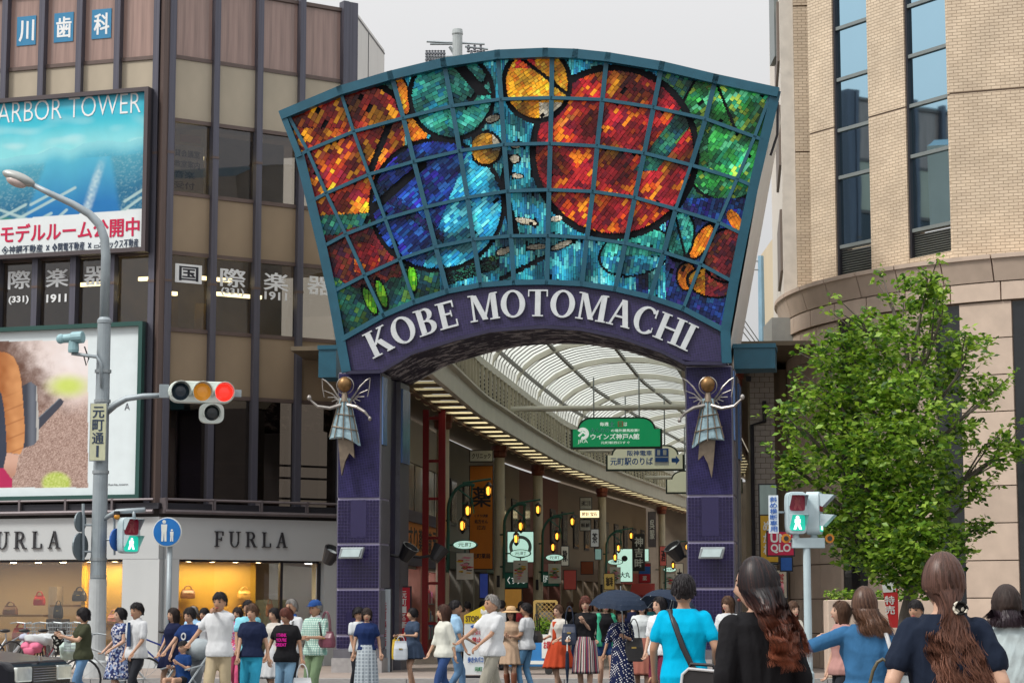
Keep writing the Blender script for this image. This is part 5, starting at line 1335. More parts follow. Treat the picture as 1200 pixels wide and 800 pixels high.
ar = [(787, 536.5), (792, 536.5), (792, 533.5), (796.5, 539), (792, 544.5), (792, 541.5), (787, 541.5)]; mb.prism([q(*p) for p in ar], -.022, -.014, F)
for b_ in ((768, 525.5, 783, 534.5), (768, 536, 783, 541)): mb.prism([q(b_[0], b_[1]), q(b_[2], b_[1]), q(b_[2], b_[3]), q(b_[0], b_[3])], -.024, -.018, F)
mb.build('blue_lettering', M_bluep, t)
mb = MB(); mb.prism([q(767, 525), q(784, 525), q(784, 545), q(767, 545)], -.016, -.0125, F)
for b_ in ((770, 527, 773.5, 533), (777, 527, 781, 533)): mb.prism([q(b_[0], b_[1]), q(b_[2], b_[1]), q(b_[2], b_[3]), q(b_[0], b_[3])], -.03, -.024, F)
mb.build('train_symbol', M_signw, t)
t, F, x0, x1, z0, z1 = hanging('third lobed sign down the arcade, half hidden by the right pillar', 780, 806, 551, 578, 84, M_cw, 3.0)
# ---- lantern brackets on the columns
def lantern(t, p, k_=.75):
    mb = MB(); p = Vector(p); mb.lathe(p, [(.02, .26), (.1, .17), (.11, .13), (.015, .12)], 8); mb.lathe(p, [(.02, -.24), (.08, -.17), (.085, -.13), (.015, -.12)], 8)
    for k in range(4): a = k * 1.57 + .4; mb.tube([p + Vector((.1 * math.cos(a), .12 * math.sin(a), .13)), p + Vector((.1 * math.cos(a), .1 * math.sin(a), -.13))], .016, 4)
    L_ = mb.build('lantern', M_black, t); mb = MB(); mb.lathe(p, [(.035, -.12), (.06, -.07), (.065, .07), (.035, .115)], 8); mb.build('lantern_glass', M_glow, L_)
for Y, ds, lb in ((62.3, 1.0, 'nearest green arched bracket with three lit lanterns'), (74, 1., 'green arched lantern bracket on the second column'), (84, 1., 'green arched lantern bracket on the third column'), (100, 1., 'green arched lantern bracket on the fourth column'), (118, 1., 'green arched lantern bracket farthest away')):
    s = sdep(Y); c = AW(s, -CW, 0); F = Frame(c.x, c.y, R(-6)); t = thing('lantern_bracket', lb, 'lamp', F.W(.2, 0, 2.5), 'green lantern brackets on the arcade columns')
    mb = MB(); mb.tube([F.W(.18, -.2, 2.5), F.W(.2, -.25, 4.0)] + [F.W(.78 - .58 * math.cos(a), -.25, 4.3 + .75 * math.sin(a)) for a in np.linspace(0, 1.9, 9)], [.05] * 11, 7)
    mb.tube([F.W(.62, -.25, 5.08), F.W(1.45, -.25, 5.2)], .035, 6); mb.tube([F.W(.9 , -.25, 5.08), F.W(.86, -.25, 4.45), F.W(.6, -.25, 4.5)], .03, 6); mb.tube([F.W(.5, -.25, 4.9), F.W(.9, -.25, 4.6), F.W(.95, -.25, 4.2)], .025, 5)
    mb.tube([F.W(.0, -.15, 2.9), F.W(.2, -.22, 2.9)], .03, 5); mb.tube([F.W(.0, -.15, 4.0), F.W(.2, -.22, 4.0)], .03, 5)
    mb.build('bracket', M_verd, t)
    for x, z in ((1.38, 4.85), (.78, 4.28), (.62, 3.85)): lantern(t, F.W(x, -.27, z))
    # oval sign and poster
M_post = mat('poster_print', (.5, .5, .5), .5, 0, .1, 6, attr='Col')
for Y, px_, py_, lb in ((62.3, 545, 638, 'nearest oval arcade sign with a poster under it'), (74, 610, 648, 'oval sign and poster in front of the round emblem board'), (84, 650, 653, 'oval sign and poster beside the green kana sign'), (100, 721, 658, 'oval sign and poster beside the mint green board'), (118, 785, 667, 'oval sign and poster farthest down the arcade')):
    k = 62.3 / Y; F = Frame(at(px_, py_, Y).x, Y, R(-8)); x0, z0 = F.hit(px_, py_); hw = .37
    t = thing('oval_sign', lb, 'sign', F.W(x0, 0, z0 - .9), 'oval signs with posters on the arcade columns')
    mb = MB(); mb.prism([(x0 + hw * math.cos(a), z0 + .14 * math.sin(a)) for a in np.linspace(0, 6.28, 25)[:-1]], -.05, .05, F); mb.build('oval_rim', M_verd, t)
    mb = MB(); mb.prism([(x0 + hw * .9 * math.cos(a), z0 + .115 * math.sin(a)) for a in np.linspace(0, 6.28, 25)[:-1]], -.06, -.05, F); mb.build('oval_face', M_signlit, t)
    mb = MB(); text(mb, '元町', F, x0 - .2, x0 + .2, z0 - .06, z0 + .06, -.062, .0); mb.build('oval_lettering', M_ink, t)
    mb = MB(); mb.tube([F.W(x0 - .8, .12, z0), F.W(x0 - hw, 0, z0)], .025, 5); mb.tube([F.W(x0, 0, z0 - .14), F.W(x0, 0, z0 - .24)], .02, 5); mb.build('arm', M_verd, t)
    zc = z0 - .62; mb = MB(); mb.box(x0 - .25, x0 + .25, -.02, .0, zc - .38, zc + .38, F, 0, (.72, .72, .66))
    for j in range(26):
        a, r_ = rnd.uniform(0, 6.28), rnd.uniform(.0, .2); cx_, cz_ = x0 + r_ * math.cos(a) * .9, zc + r_ * math.sin(a) * 1.3; w_ = rnd.uniform(.03, .07); c = rnd.choice([(.7, .45, .02), (.6, .05, .08), (.65, .4, .05), (.1, .3, .12), (.75, .3, .4), (.05, .05, .06)])
        mb.prism([(cx_ + w_ * (1.3 + .6 * (j % 3)) * math.cos(b_ + j), cz_ + w_ * .6 * math.sin(b_ + j)) for b_ in (.5, 1.9, 3.6, 5.1)], -.022 - .0006 * j, -.02, F, 0, c)
    mb.build('poster', M_post, t)
# ---- sign boards along the shops
def board(name, label, px0, px1, py0, py1, Y, m_, th=.12, lines=(), rot=-6, cat='sign', frame=M_dark, inkm=None, vert=False):
    F = Frame(at((px0 + px1) / 2, py0, Y).x, Y, R(rot)); x0, z1 = F.hit(px0, py0); x1, z0 = F.hit(px1, py1)
    t = thing(name, label, cat, F.W((x0 + x1) / 2, 0, z0))
    piece('case', frame, t, F, x0 - .03, x1 + .03, 0.003, th, z0 - .03, z1 + .03); piece('face', m_, t, F, x0, x1, -.012, .002, z0, z1)
    for k, (s_, a, b, c, d, mm_) in enumerate(lines):
        mb = MB(); W_, H_ = x1 - x0, z1 - z0; text(mb, s_, F, x0 + a * W_, x0 + b * W_, z0 + c * H_, z0 + d * H_, -.013, .03, .006, vertical=len(s_) > 1 and (b - a) * W_ < (d - c) * H_ * .6)
        mb.build('lettering', mm_, t)
    return t, F, x0, x1, z0, z1
board('vertical_banner', 'tall orange pharmacy banner with black lettering', 551, 577, 546, 666, 72, M_orange, .14, [('薬', .08, .92, .6, .8, M_ink), ('くすり健康', .2, .8, .5, .53, M_ink), ('処方せん', .2, .8, .44, .48, M_ink), ('漢方', .3, .7, .38, .42, M_ink), ('元町薬局', .1, .9, .1, .15, M_ink)])
board('clinic_sign', 'small white clinic plate above the orange banner', 551, 577, 528, 540, 71.8, M_signw, .1, [('クリニック', .08, .92, .25, .75, M_ink)])
t, F, x0, x1, z0, z1 = board('emblem_board', 'pale board with grey round emblem between two columns', 595, 625, 623, 658, 79, M_signlit, .12)
mb = MB(); cx_, cz_ = (x0 + x1) / 2, (z0 + z1) / 2
mb.add(*(lambda ps: ([F.W(x, -.02, z) for x, z in ps], [(i, (i + 1) % 24, 24 + (i + 1) % 24, 24 + i) for i in range(24)]))([(cx_ + .42 * math.cos(a), cz_ + .42 * math.sin(a)) for a in np.linspace(0, 6.28, 25)[:-1]] + [(cx_ + .3 * math.cos(a), cz_ + .3 * math.sin(a)) for a in np.linspace(0, 6.28, 25)[:-1]])); mb.build('emblem', mat('emblem_grey', (.25, .33, .33), .5), t)
M_gl2 = mat('dark_green_sign', (.01, .10, .07), .4, 0, .05, 2, emit=.05)
board('kana_sign', 'dark green shop sign with white kana left of the third column', 592, 618, 671, 688, 78, M_gl2, .12, [('くすりの', .1, .9, .25, .75, mat('lit_white', (.8, .85, .8)))])
board('kana_sign', 'dark green shop sign with white kana right of the third column', 632, 655, 670, 686, 84.5, M_gl2, .12, [('薬ドラッグ', .1, .95, .25, .8, mat('lit_white', (.8, .85, .8)))])
board('stacked_plates', 'stack of pale tenant plates high in the arcade', 680, 693, 583, 596, 96, M_signw, .1, [('元町二丁目', .1, .9, .3, .7, M_ink)])
board('lit_strip_sign', 'lit yellow strip sign under the tenant plates', 680, 702, 598, 606, 96, mat('lit_yellow_sign', (.8, .7, .4), .5, 0, .05, 1, emit=.9), .1, [('時計 宝石', .1, .9, .2, .8, M_red)])
board('tenant_plate', 'lower pale tenant plate with dark lines', 680, 692, 609, 621, 96.3, M_signw, .1, [('眼科 歯科', .1, .9, .3, .7, M_ink)])
board('mint_board', 'mint green lit board with black round mark', 723, 741, 643, 681, 101, M_signlit, .14, [('●', .3, .7, .62, .8, M_ink), ('大丸', .2, .85, .12, .3, M_ink)])
board('black_vertical_sign', 'black vertical sign with white characters', 742, 755, 626, 668, 104, M_black, .2, [('神吉時', .12, .88, .05, .95, M_signw)])
board('blue_red_sign', 'lit blue and red projecting sign above the red awning', 749, 762, 660, 682, 106, M_red, .2, [('■', .0, 1, .45, .85, M_bluep), ('薬', .3, .7, .1, .35, M_signw)])
board('small_lit_sign', 'narrow mint lit sign above the blue and red sign', 755, 760, 643, 657, 106, M_signlit, .15)
board('red_plate', 'rust red panel on the maroon shop', 681, 695, 658, 672, 97, mat('rust_panel', (.3, .08, .03), .6), .08)
F = Frame(at(752, 690, 107).x, 107, R(-10)); x0, z1 = F.hit(738, 683); x1, z0 = F.hit(765, 697)
mb = MB(); mb.add([F.W(x0, 1.0, z1), F.W(x1, 1.0, z1), F.W(x1, -.3, z0), F.W(x0, -.3, z0), F.W(x1, -.3, z0 - .2), F.W(x0, -.3, z0 - .2), F.W(x0, 1, z0 - .2), F.W(x1, 1, z0 - .2)], [(0, 3, 2, 1), (3, 5, 4, 2), (0, 6, 5, 3), (1, 2, 4, 7)]); mb.build('awning', mat('red_awning', (.35, .03, .025), .8), label='red fabric awning low in the far arcade', cat='awning')
# ---- red ladder frame by the first column
F = Frame(at(509, 600, 61.5).x, 61.5, R(-6)); t = thing('ladder_frame', 'dark red steel ladder frame at the arcade mouth', 'frame', F.W(0, 0, .12))
M_lred = mat('oxide_red', (.26, .012, .02), .45, .1, .12, 5)
zt_ = F.hit(520, 480)[1]
for pa, w_ in ((499, .17), (518, .2)): x = F.X(pa, 560); piece('post', M_lred, t, F, x - w_ / 2, x + w_ / 2, -.08, .08, .12, zt_)
for yy in (490, 540, 584, 630, 683, 730): z = F.hit(508, yy)[1]; piece('rung', M_lred, t, F, F.X(499, 560), F.X(518, 560), -.03, .03, z - .04, z + .04)
# ---- panels on the left pillar
board('text_panel', 'pale upright panel with red lettering on the left pillar side', 445, 457, 690, 790, 45.9, mat('pale_panel', (.4, .46, .5), .5), .05, [('元町商店街入口', .35, .65, .12, .85, mat('dull_red', (.3, .04, .06), .6))], rot=-9)
board('text_panel', 'red upright panel with white lettering on the rear left pillar', 467, 480, 688, 762, 47.7, M_red, .05, [('元町一番街', .3, .7, .35, .95, M_signw)], rot=-9)
# ---- stop board, trellis planter with cart
F = Frame(at(560, 750, 41.6).x, 41.6, R(10)); t = thing('stop_board', 'white stop board with yellow top and blue and red print', 'sign', F.W(0, 0, .12))
def fq(px_, py_): return F.hit(px_, py_)
M_yel = mat('sign_yellow', (.75, .55, .02), .5)
mb = MB(); mb.prism([fq(543, 790), fq(566, 790), fq(573, 712), fq(572, 708), fq(545, 722)], 0, .04, F); mb.build('panel', mat('print_white', (.68, .74, .76), .5), t)
mb = MB(); mb.prism([fq(544, 730), fq(571, 730), fq(571, 710), fq(568, 708.5), fq(544, 720.5)], -.006, 0, F); mb.build('yellow_top', M_yel, t)
mb = MB(); a, b = fq(545.5, 728), fq(561, 721); text(mb, 'STOP!', F, a[0], b[0], a[1], b[1], -.008, .03); mb.build('stop_lettering', mat('dark_brown_ink', (.08, .05, .02), .5), t)
for s_, a, b, m_ in (('客引き', (551, 743), (565, 737), M_red), ('禁止', (553, 752), (564, 746), M_red), ('歩きタバコ', (548, 776), (566, 769), M_bluep), ('元町', (556, 786), (565, 781), M_green)):
    mb = MB(); a, b = fq(*a), fq(*b); text(mb, s_, F, a[0], b[0], a[1], b[1], -.008, .03); mb.build('print', m_, t)
mb = MB(); c = fq(558, 733.5); mb.prism([(c[0] + .11 * math.cos(a), c[1] + .035 * math.sin(a)) for a in np.linspace(0, 6.28, 17)[:-1]], -.008, 0, F); mb.build('blue_badge', M_bluep, t)
mb = MB()
for k in range(5): c = fq(564 + k * 1.5, 718 - abs(k - 2)); mb.ell(F.W(c[0], -.01, c[1]), (.012, .008, .055), 6, 5)
c = fq(567, 723); mb.ell(F.W(c[0], -.01, c[1]), (.06, .008, .055), 8, 6); mb.build('hand_symbol', mat('white_lettering', (.8, .8, .8)), t)
mb = MB(); mb.box(fq(545, 780)[0], fq(567, 780)[0], .04, .35, .12, .17, F); mb.build('foot', M_dark, t)
F = Frame(at(622, 760, 44).x, 44, R(-5)); t = thing('planter_cart', 'blue wheeled planter cart with notice and lattice', 'planter', F.W(0, 0, .12))
x0, x1 = F.X(596, 770), F.X(650, 770); zt_ = F.hit(620, 744)[1]
mb = MB(); mb.box(x0, x1, 0, .45, .28, zt_, F); mb.build('tub', mat('cart_blue', (.03, .2, .5), .4), t, bevel=.02)
piece('trim', M_signw, t, F, x0, x1, -.01, 0, .33, .4)
mb = MB(); mb.box(F.X(635, 770), F.X(651, 770), -.03, -.011, .45, zt_ + .02, F); mb.build('notice', M_signw, t)
mb = MB(); text(mb, 'お願い', F, F.X(637, 755), F.X(649, 755), zt_ - .27, zt_ - .12, -.032, .03); mb.build('notice_print', M_red, t)
for x in (x0 + .12, x1 - .12):
    mb = MB(); mb.lathe(F.W(x, -.02, .2), [(.08, -.03), (.08, .03)], 12, F.y); mb.build('wheel', M_black, t)
mb = MB(); xa_, xb_ = F.X(625, 730), F.X(651, 730); za, zb_ = zt_, F.hit(630, 704)[1]
n = 9
for k in range(-n, n):
    for sg in (1, -1):
        p = []
        for tt in np.linspace(0, 1, 9):
            x = xa_ + (k / n) * (zb_ - za) * 1.2 + tt * (zb_ - za) if sg > 0 else xa_ + (k / n) * (zb_ - za) * 1.2 + (1 - tt) * (zb_ - za)
            if xa_ <= x <= xb_: p.append(F.W(x, .3 + .01 * sg, za + tt * (zb_ - za)))
        if len(p) > 1: mb.bar(p[0], p[-1], .025, .012)
for a, b in (((xa_, za), (xa_, zb_)), ((xb_, za), (xb_, zb_)), ((xa_, zb_), (xb_, zb_))): mb.bar(F.W(a[0], .3, a[1]), F.W(b[0], .3, b[1]), .05)
mb.build('lattice', mat('lattice_wood', (.42, .28, .08), .6), t)
def leafclump(c, r, n, size, mb, cols, flat=1.0):
    g_ = rnd.gauss; un = rnd.uniform; cx, cy, cz = c
    for _ in range(n):
        dx, dy, dz = g_(0, 1), g_(0, 1), g_(0, 1); k = (rnd.random() ** .4) / math.sqrt(dx * dx + dy * dy + dz * dz + 1e-9)
        px_, py_, pz = cx + dx * k * r[0], cy + dy * k * r[1], cz + dz * k * r[2]; s_ = size * un(.6, 1.3)
        a = un(0, 6.283); e = un(-.7, .6); ux, uy, uz = math.cos(a) * math.cos(e), math.sin(a) * math.cos(e), math.sin(e)
        b = un(0, 6.283); vx, vy, vz = math.cos(b), math.sin(b), un(-.8, .8); d = vx * ux + vy * uy + vz * uz; vx -= d * ux; vy -= d * uy; vz -= d * uz
        l_ = .3 * s_ / math.sqrt(vx * vx + vy * vy + vz * vz + 1e-9); h = s_ * .5
        bi = len(mb.v)
        mb.v += [(px_, py_, pz), (px_ + ux * h + vx * l_, py_ + uy * h + vy * l_, pz + uz * h + vz * l_ + .06 * s_), (px_ + ux * s_, py_ + uy * s_, pz + uz * s_), (px_ + ux * h - vx * l_, py_ + uy * h - vy * l_, pz + uz * h - vz * l_ + .06 * s_)]
        mb.f += [(bi, bi + 1, bi + 2), (bi, bi + 2, bi + 3)]; mb.m += [0, 0]; cc = rnd.choice(cols); mb.c += [cc, cc]
LEAFS = [(.15, .30, .02), (.10, .22, .018), (.20, .36, .025), (.05, .13, .014), (.26, .42, .05), (.17, .32, .025), (.035, .09, .012), (.26, .40, .03), (.3, .44, .06)]
M_leaf = mat('leaf_green', (.06, .13, .02), .45, 0, .15, 8, attr='Col', spec=.4)
nn, ll, bb = nodes(M_leaf); tl = nn.new('ShaderNodeBsdfTranslucent'); ll.new(bb.inputs['Base Color'].links[0].from_socket, tl.inputs[0]); ms_ = nn.new('ShaderNodeMixShader'); ms_.inputs[0].default_value = .35
outn = [x for x in nn if x.type == 'OUTPUT_MATERIAL'][0]; ll.new(bb.outputs[0], ms_.inputs[1]); ll.new(tl.outputs[0], ms_.inputs[2]); ll.new(ms_.outputs[0], outn.inputs[0])
mb = MB(); leafclump(F.W((xa_ + xb_) / 2 - .05, .2, zt_ + .12), (.2, .18, .26), 420, .07, mb, LEAFS); mb.build('plant', M_leaf, t)

# ---- further projecting signs along the shops
k_ = 0
for px_, y0, y1, w_, Y, c, lb, tx_ in ((567, 672, 700, 9, 70, (.03, .06, .3), 'dark blue panel below the orange banner', ''), (600, 690, 712, 22, 78, (.62, .3, .06), 'amber lit panel below the dark green sign', ''), (662, 640, 662, 8, 90, (.5, .48, .4), 'cream projecting sign on the maroon shop', '靴'), (668, 668, 690, 14, 92, (.28, .05, .04), 'dark red low panel on the maroon shop', ''), (697, 620, 640, 9, 98, (.5, .52, .5), 'pale grey projecting plate before the fourth column', '茶'), (701, 643, 655, 7, 98, (.35, .6, .55), 'mint octagonal plate before the fourth column', ''), (714, 672, 690, 12, 99, (.5, .35, .1), 'ochre panel left of the mint green board', '珈琲'), (764, 600, 640, 8, 110, (.06, .05, .05), 'black tall sign right of the fourth column', '呉服'), (777, 640, 662, 7, 116, (.45, .1, .08), 'coral projecting sign near the last column', '酒'), (796, 660, 690, 9, 118, (.5, .46, .36), 'cream panel nearest the right pillar', '本')):
    board('projecting_sign', lb, px_ - w_ / 2, px_ + w_ / 2, y0, y1, Y, mat('panel_%d' % k_, c, .5, 0, .08, 3, emit=.12, ecol=c), .15, [(tx_, .15, .85, .2, .8, M_ink if sum(c) > .5 else M_signw)] if tx_ else ())
    k_ += 1
# ================================================================== STREET FURNITURE
def disc(mb, c, n_, r, th, seg=20, mi=0): mb.lathe(Vector(c) - Vector(n_).normalized() * th / 2, [(r, 0), (r, th)], seg, n_, mi)
LPY = 42.0; bx = at(112.5, 780, LPY)
lp = thing('street_lamp', 'tall grey street lamp with curved arm in front of the billboards', 'street lamp', (bx.x, LPY, .12))
def Lp(px_, py_, dy=0): return at(px_, py_, LPY + dy)
mb = MB(); mb.lathe((bx.x, LPY, .12), [(.24, 0), (.24, .3), (.18, .34), (.168, 1.9)], 18); mb.build('base', mat('post_white', (.42, .45, .46), .6, 0, .12, 6, bump=.1), lp, smooth=False)
zj = Lp(120, 375).z; xt = bx.x
mb = MB(); mb.lathe((bx.x, LPY, 2.02), [(.155, 0), (.13, zj - 2.1), (.14, zj - 2.08), (.14, zj - 2.02), (.085, zj - 1.95)], 18); mb.build('lower_post', M_galv, lp, smooth=False)
dxp = topx((bx.x, LPY, Lp(120, 300).z))[0] - 127
arm = [(bx.x, LPY, zj - .1), (bx.x, LPY, Lp(120, 300).z)] + [Lp(p + dxp, q_) for p, q_ in ((125.5, 280), (120, 264), (108, 251), (88, 239), (62, 227), (40, 216))]
mb = MB(); mb.tube(arm, [.1, .095, .09, .085, .08, .07, .06, .05], 12); mb.build('curved_arm', M_galv, lp, smooth=True)
hc = Lp(22, 209); mb = MB(); M_ = Matrix.Rotation(R(-22), 3, 'Y').transposed()
mb.ell(hc, (.36, .16, .12), 18, 12, Matrix.Rotation(R(22), 3, 'Y')); mb.build('lamp_head', mat('lamp_grey', (.36, .38, .37), .4, .3), lp, smooth=True)
mb = MB(); mb.ell(hc + Vector((-.04, -.02, -.08)), (.22, .13, .1), 16, 10, Matrix.Rotation(R(22), 3, 'Y')); mb.build('lamp_glass', mat('lamp_diffuser', (.55, .45, .42), .3), lp, smooth=True)
for yy in (435, 470, 553, 655, 675): z = Lp(120, yy).z; mb = MB(); mb.lathe((bx.x, LPY, z - .03), [(.166, 0), (.166, .06)], 16); mb.build('clamp_band', M_grey, lp)
# --- vehicle signal (horizontal) on its arm
M_house = mat('signal_housing', (.62, .68, .64), .45, .05, .06, 4)
def lensmat(n_, c, e=0): return mat(n_, c, .2, 0, .1, 10, emit=e, ecol=c, spec=.6)
ts = thing('traffic_light', 'horizontal traffic light showing red on an arm of the street lamp', 'traffic light', Lp(200, 470, -.2))
mb = MB(); pA = Lp(125, 487); mb.tube([(bx.x, LPY, pA.z), Lp(135, 474, -.1), Lp(148, 467, -.15), Lp(168, 464, -.18), Lp(200, 463, -.2)], [.075, .07, .06, .055, .05], 10); mb.build('arm', M_galv, ts, smooth=True)
FT = Frame(Lp(235, 460).x, LPY - .25, R(14))
def ft(px_, py_, y=0): return FT.hit(px_, py_, y)
x0, z1 = ft(197, 446); x1, z0 = ft(275, 473); hh_ = (z1 - z0) / 2; zc = (z0 + z1) / 2
pts = [(x0 + hh_ - hh_ * math.sin(a), zc + hh_ * math.cos(a)) for a in np.linspace(0, 3.14, 9)] + [(x1 - hh_ + hh_ * math.sin(a), zc - hh_ * math.cos(a)) for a in np.linspace(0, 3.14, 9)]
mb = MB(); mb.prism(pts, -.07, .16, FT); mb.build('housing', M_house, ts, bevel=.02)
def visor(mb, F, x, z, r, y0, ln):
    vs = []; n = 14
    for i in range(n + 1):
        a = R(-25) + R(230) * i / n
        for rr in (r, r + .012):
            for yy in (y0, y0 - ln * (1 - .55 * abs(i / n - .5) * 2 * .8)): vs.append(F.W(x + rr * math.cos(a), yy, z + rr * math.sin(a)))
    fs = []
    for i in range(n): b = i * 4; fs += [(b, b + 1, b + 5, b + 4), (b + 2, b + 6, b + 7, b + 3), (b + 1, b + 3, b + 7, b + 5)]
    mb.add(vs, fs)
for k, (px_, c, e, nm) in enumerate(((211, (.012, .03, .05), 0, 'dark lens'), (236.5, (.55, .22, .02), .25, 'amber lens'), (262, (1, .02, .012), .9, 'lit red lens'))):
    x = ft(px_, 460)[0]; r = .175
    mb = MB(); mb.lathe(FT.W(x, -.07, zc), [(.001, .06), (r * .6, .045), (r * .9, .01), (r, -.0)], 20, -FT.y); mb.build('lens', lensmat('lens_%d' % k, c, e), ts, label=nm)
    mb = MB(); visor(mb, FT, x, zc, r + .01, -.07, .24); mb.build('visor', M_house, ts)
x, z = ft(248, 484); mb = MB(); mb.prism([(x + .24 * math.copysign(abs(math.cos(a)) ** .6, math.cos(a)), z + .2 * math.copysign(abs(math.sin(a)) ** .6, math.sin(a))) for a in np.linspace(0, 6.283, 25)[:-1]], -.04, .12, FT); mb.build('arrow_housing', M_house, ts)
mb = MB(); mb.lathe(FT.W(x, -.04, z), [(.001, .05), (.1, .04), (.15, .0)], 20, -FT.y); mb.build('arrow_lens', lensmat('lens_dark', (.012, .02, .025)), ts)
mb = MB(); visor(mb, FT, x, z, .16, -.04, .2); mb.build('visor', M_house, ts)
mb = MB(); a = FT.W(ft(190, 460)[0], .05, zc + .02); mb.box(ft(187, 460)[0], ft(198, 460)[0], -.0, .1, zc - .12, zc + .14, FT); mb.box(ft(274, 460)[0], ft(283, 460)[0], .0, .08, zc - .07, zc + .07, FT); mb.build('end_bracket', M_galv, ts)
# --- surveillance camera
cm = thing('security_camera', 'pale blue security camera on a bracket of the street lamp', 'camera', Lp(86, 412, -.2))
M_cam = mat('camera_blue', (.25, .42, .46), .4, .1)
mb = MB(); mb.tube([(bx.x, LPY, Lp(1, 455).z), Lp(119, 453, -.15), Lp(118, 425, -.2), Lp(113, 418, -.2), Lp(84, 414, -.2)], .035, 8); mb.build('bracket', M_galv, cm, smooth=True)
mb = MB(); mb.lathe(Lp(86, 413, -.2), [(.1, 0), (.11, .05), (.1, .22), (.07, .26)], 12); mb.build('base', M_cam, cm)
mb = MB(); p = Lp(84, 396, -.2); mb.lathe(p, [(.06, -.3), (.085, -.28), (.09, .0), (.12, .02), (.12, .24), (.1, .25)], 14, (1, -.25, .05)); mb.ell(Lp(71, 397, -.2), (.09, .06, .1), 10, 7); mb.build('camera_body', M_cam, cm)
mb = MB(); mb.tube([Lp(98, 416, -.2), Lp(101, 428, -.2), Lp(104, 420, -.2), Lp(99, 406, -.2)], .015, 6); mb.build('cable', M_black, cm)
# --- street name sign
FN = Frame(Lp(115, 505).x, LPY - .24, R(-6)); t = thing('street_name_sign', 'vertical pale street name sign on the street lamp', 'sign', FN.W(0, 0, Lp(1, 540).z))
x0, z1 = FN.hit(106.5, 473); x1, z0 = FN.hit(123, 539)
piece('plate', mat('sage_plate', (.5, .52, .36), .5), t, FN, x0, x1, 0, .03, z0, z1)
piece('rim', M_grey, t, FN, x0 - .015, x1 + .015, .01, .05, z0 - .015, z1 + .015)
mb = MB(); text(mb, '元町通1', FN, x0 + .04, x1 - .04, z0 + .05, z1 - .04, -.001, .03, vertical=True); mb.build('lettering', mat('ink_navy', (.02, .04, .12)), t)
# --- pedestrian signal on lower arm
def pedhouse(t, F, x, z, w_, h, lit='green', visor_=True):
    m_ = MB(); rr = .06
    m_.prism([(x + (w_ / 2) * math.copysign(abs(math.cos(a)) ** .35, math.cos(a)), z + (h / 2) * math.copysign(abs(math.sin(a)) ** .35, math.sin(a))) for a in np.linspace(0, 6.283, 33)[:-1]], 0, .22, F); m_.build('housing', M_steelblue, t, bevel=.015)
    for k, (dz, c, on) in enumerate(((.25, (.25, .01, .03), False), (-.25, (.01, .5, .36), True))):
        zc_ = z + dz * h * .93; m_ = MB(); s_ = w_ * .38
        m_.prism([(x + s_ * math.copysign(abs(math.cos(a)) ** .3, math.cos(a)), zc_ + s_ * math.copysign(abs(math.sin(a)) ** .3, math.sin(a))) for a in np.linspace(0, 6.283, 25)[:-1]], -.012, 0, F)
        L_ = m_.build('lens', lensmat('ped_red', (.16, .005, .02), .15) if k == 0 else lensmat('ped_green', (.01, .42, .3), .55), t)
        m_ = MB(); mf = mat('ped_figure', (.85, .95, .9), .5, 0, 0, 1, emit=.9) if on else mat('ped_figure_dim', (.35, .06, .07), .5)
        m_.ell(F.W(x, -.016, zc_ + .085), (.03, .006, .03), 8, 6)
        m_.prism([(x - .05, zc_ - .0), (x + .05, zc_ - .0), (x + .045, zc_ + .06), (x - .045, zc_ + .06)], -.019, -.013, F)
        m_.prism([(x - .07, zc_ - .11), (x - .03, zc_ - .11), (x + .02, zc_ + .01), (x - .03, zc_ + .01)], -.0185, -.013, F); m_.prism([(x + .07, zc_ - .11), (x + .03, zc_ - .11), (x - .02, zc_ + .01), (x + .03, zc_ + .01)], -.018, -.013, F)
        m_.build('figure', mf, L_)
        m_ = MB(); v = [(x - s_ * 1.08, zc_ - s_ * .3), (x - s_ * 1.08, zc_ + s_ * 1.1), (x + s_ * 1.08, zc_ + s_ * 1.1), (x + s_ * 1.08, zc_ - s_ * .3)]
        lng = [.05, .24, .24, .05]
        vs = [F.W(p[0], -.002, p[1]) for p in v] + [F.W(p[0], -l_, p[1] - .02) for p, l_ in zip(v, lng)]
        m_.add(vs, [(0, 1, 5, 4), (1, 2, 6, 5), (2, 3, 7, 6)]); m_.build('visor', M_steelblue if k else M_steelblue, t)
FP = Frame(Lp(157, 627).x, LPY - .3, R(38)); t = thing('pedestrian_signal', 'pedestrian signal with lit walking figure on the street lamp', 'traffic light', Lp(157, 648, -.3))
pedhouse(t, FP, 0, Lp(157, 627.5).z, .40, .70)
mb = MB(); mb.tube([(bx.x, LPY, Lp(1, 612).z), Lp(128, 604, -.1), Lp(137, 599, -.2), Lp(170, 597, -.28)], .05, 8); mb.tube([Lp(157, 598, -.26), Lp(157, 609, -.26)], .035, 6); mb.build('arm', M_galv, t, smooth=True)
t = thing('amber_beacon', 'small amber beacon under the lower arm of the street lamp', 'lamp', Lp(137, 609, -.25))
mb = MB(); mb.ell(Lp(137, 605, -.25), (.06, .06, .06), 10, 8); mb.build('lens', mat('amber_lens', (.6, .25, .02), .3), t, smooth=True); mb = MB(); mb.lathe(Lp(137, 600.5, -.25), [(.06, -.03), (.06, .03)], 10); mb.build('cap', M_black, t)
t = thing('round_blue_sign', 'narrow edge-on round blue sign beside the pedestrian signal', 'sign', Lp(136, 645, -.2))
nrm = Vector((.85, -.45, 0)); mb = MB(); disc(mb, Lp(137, 632, -.15), nrm, .22, .03); mb.build('plate', M_bluep, t); mb = MB(); disc(mb, Lp(137, 632, -.15) + nrm.normalized() * .016, nrm, .03, .008); mb.build('mark', M_signw, t)
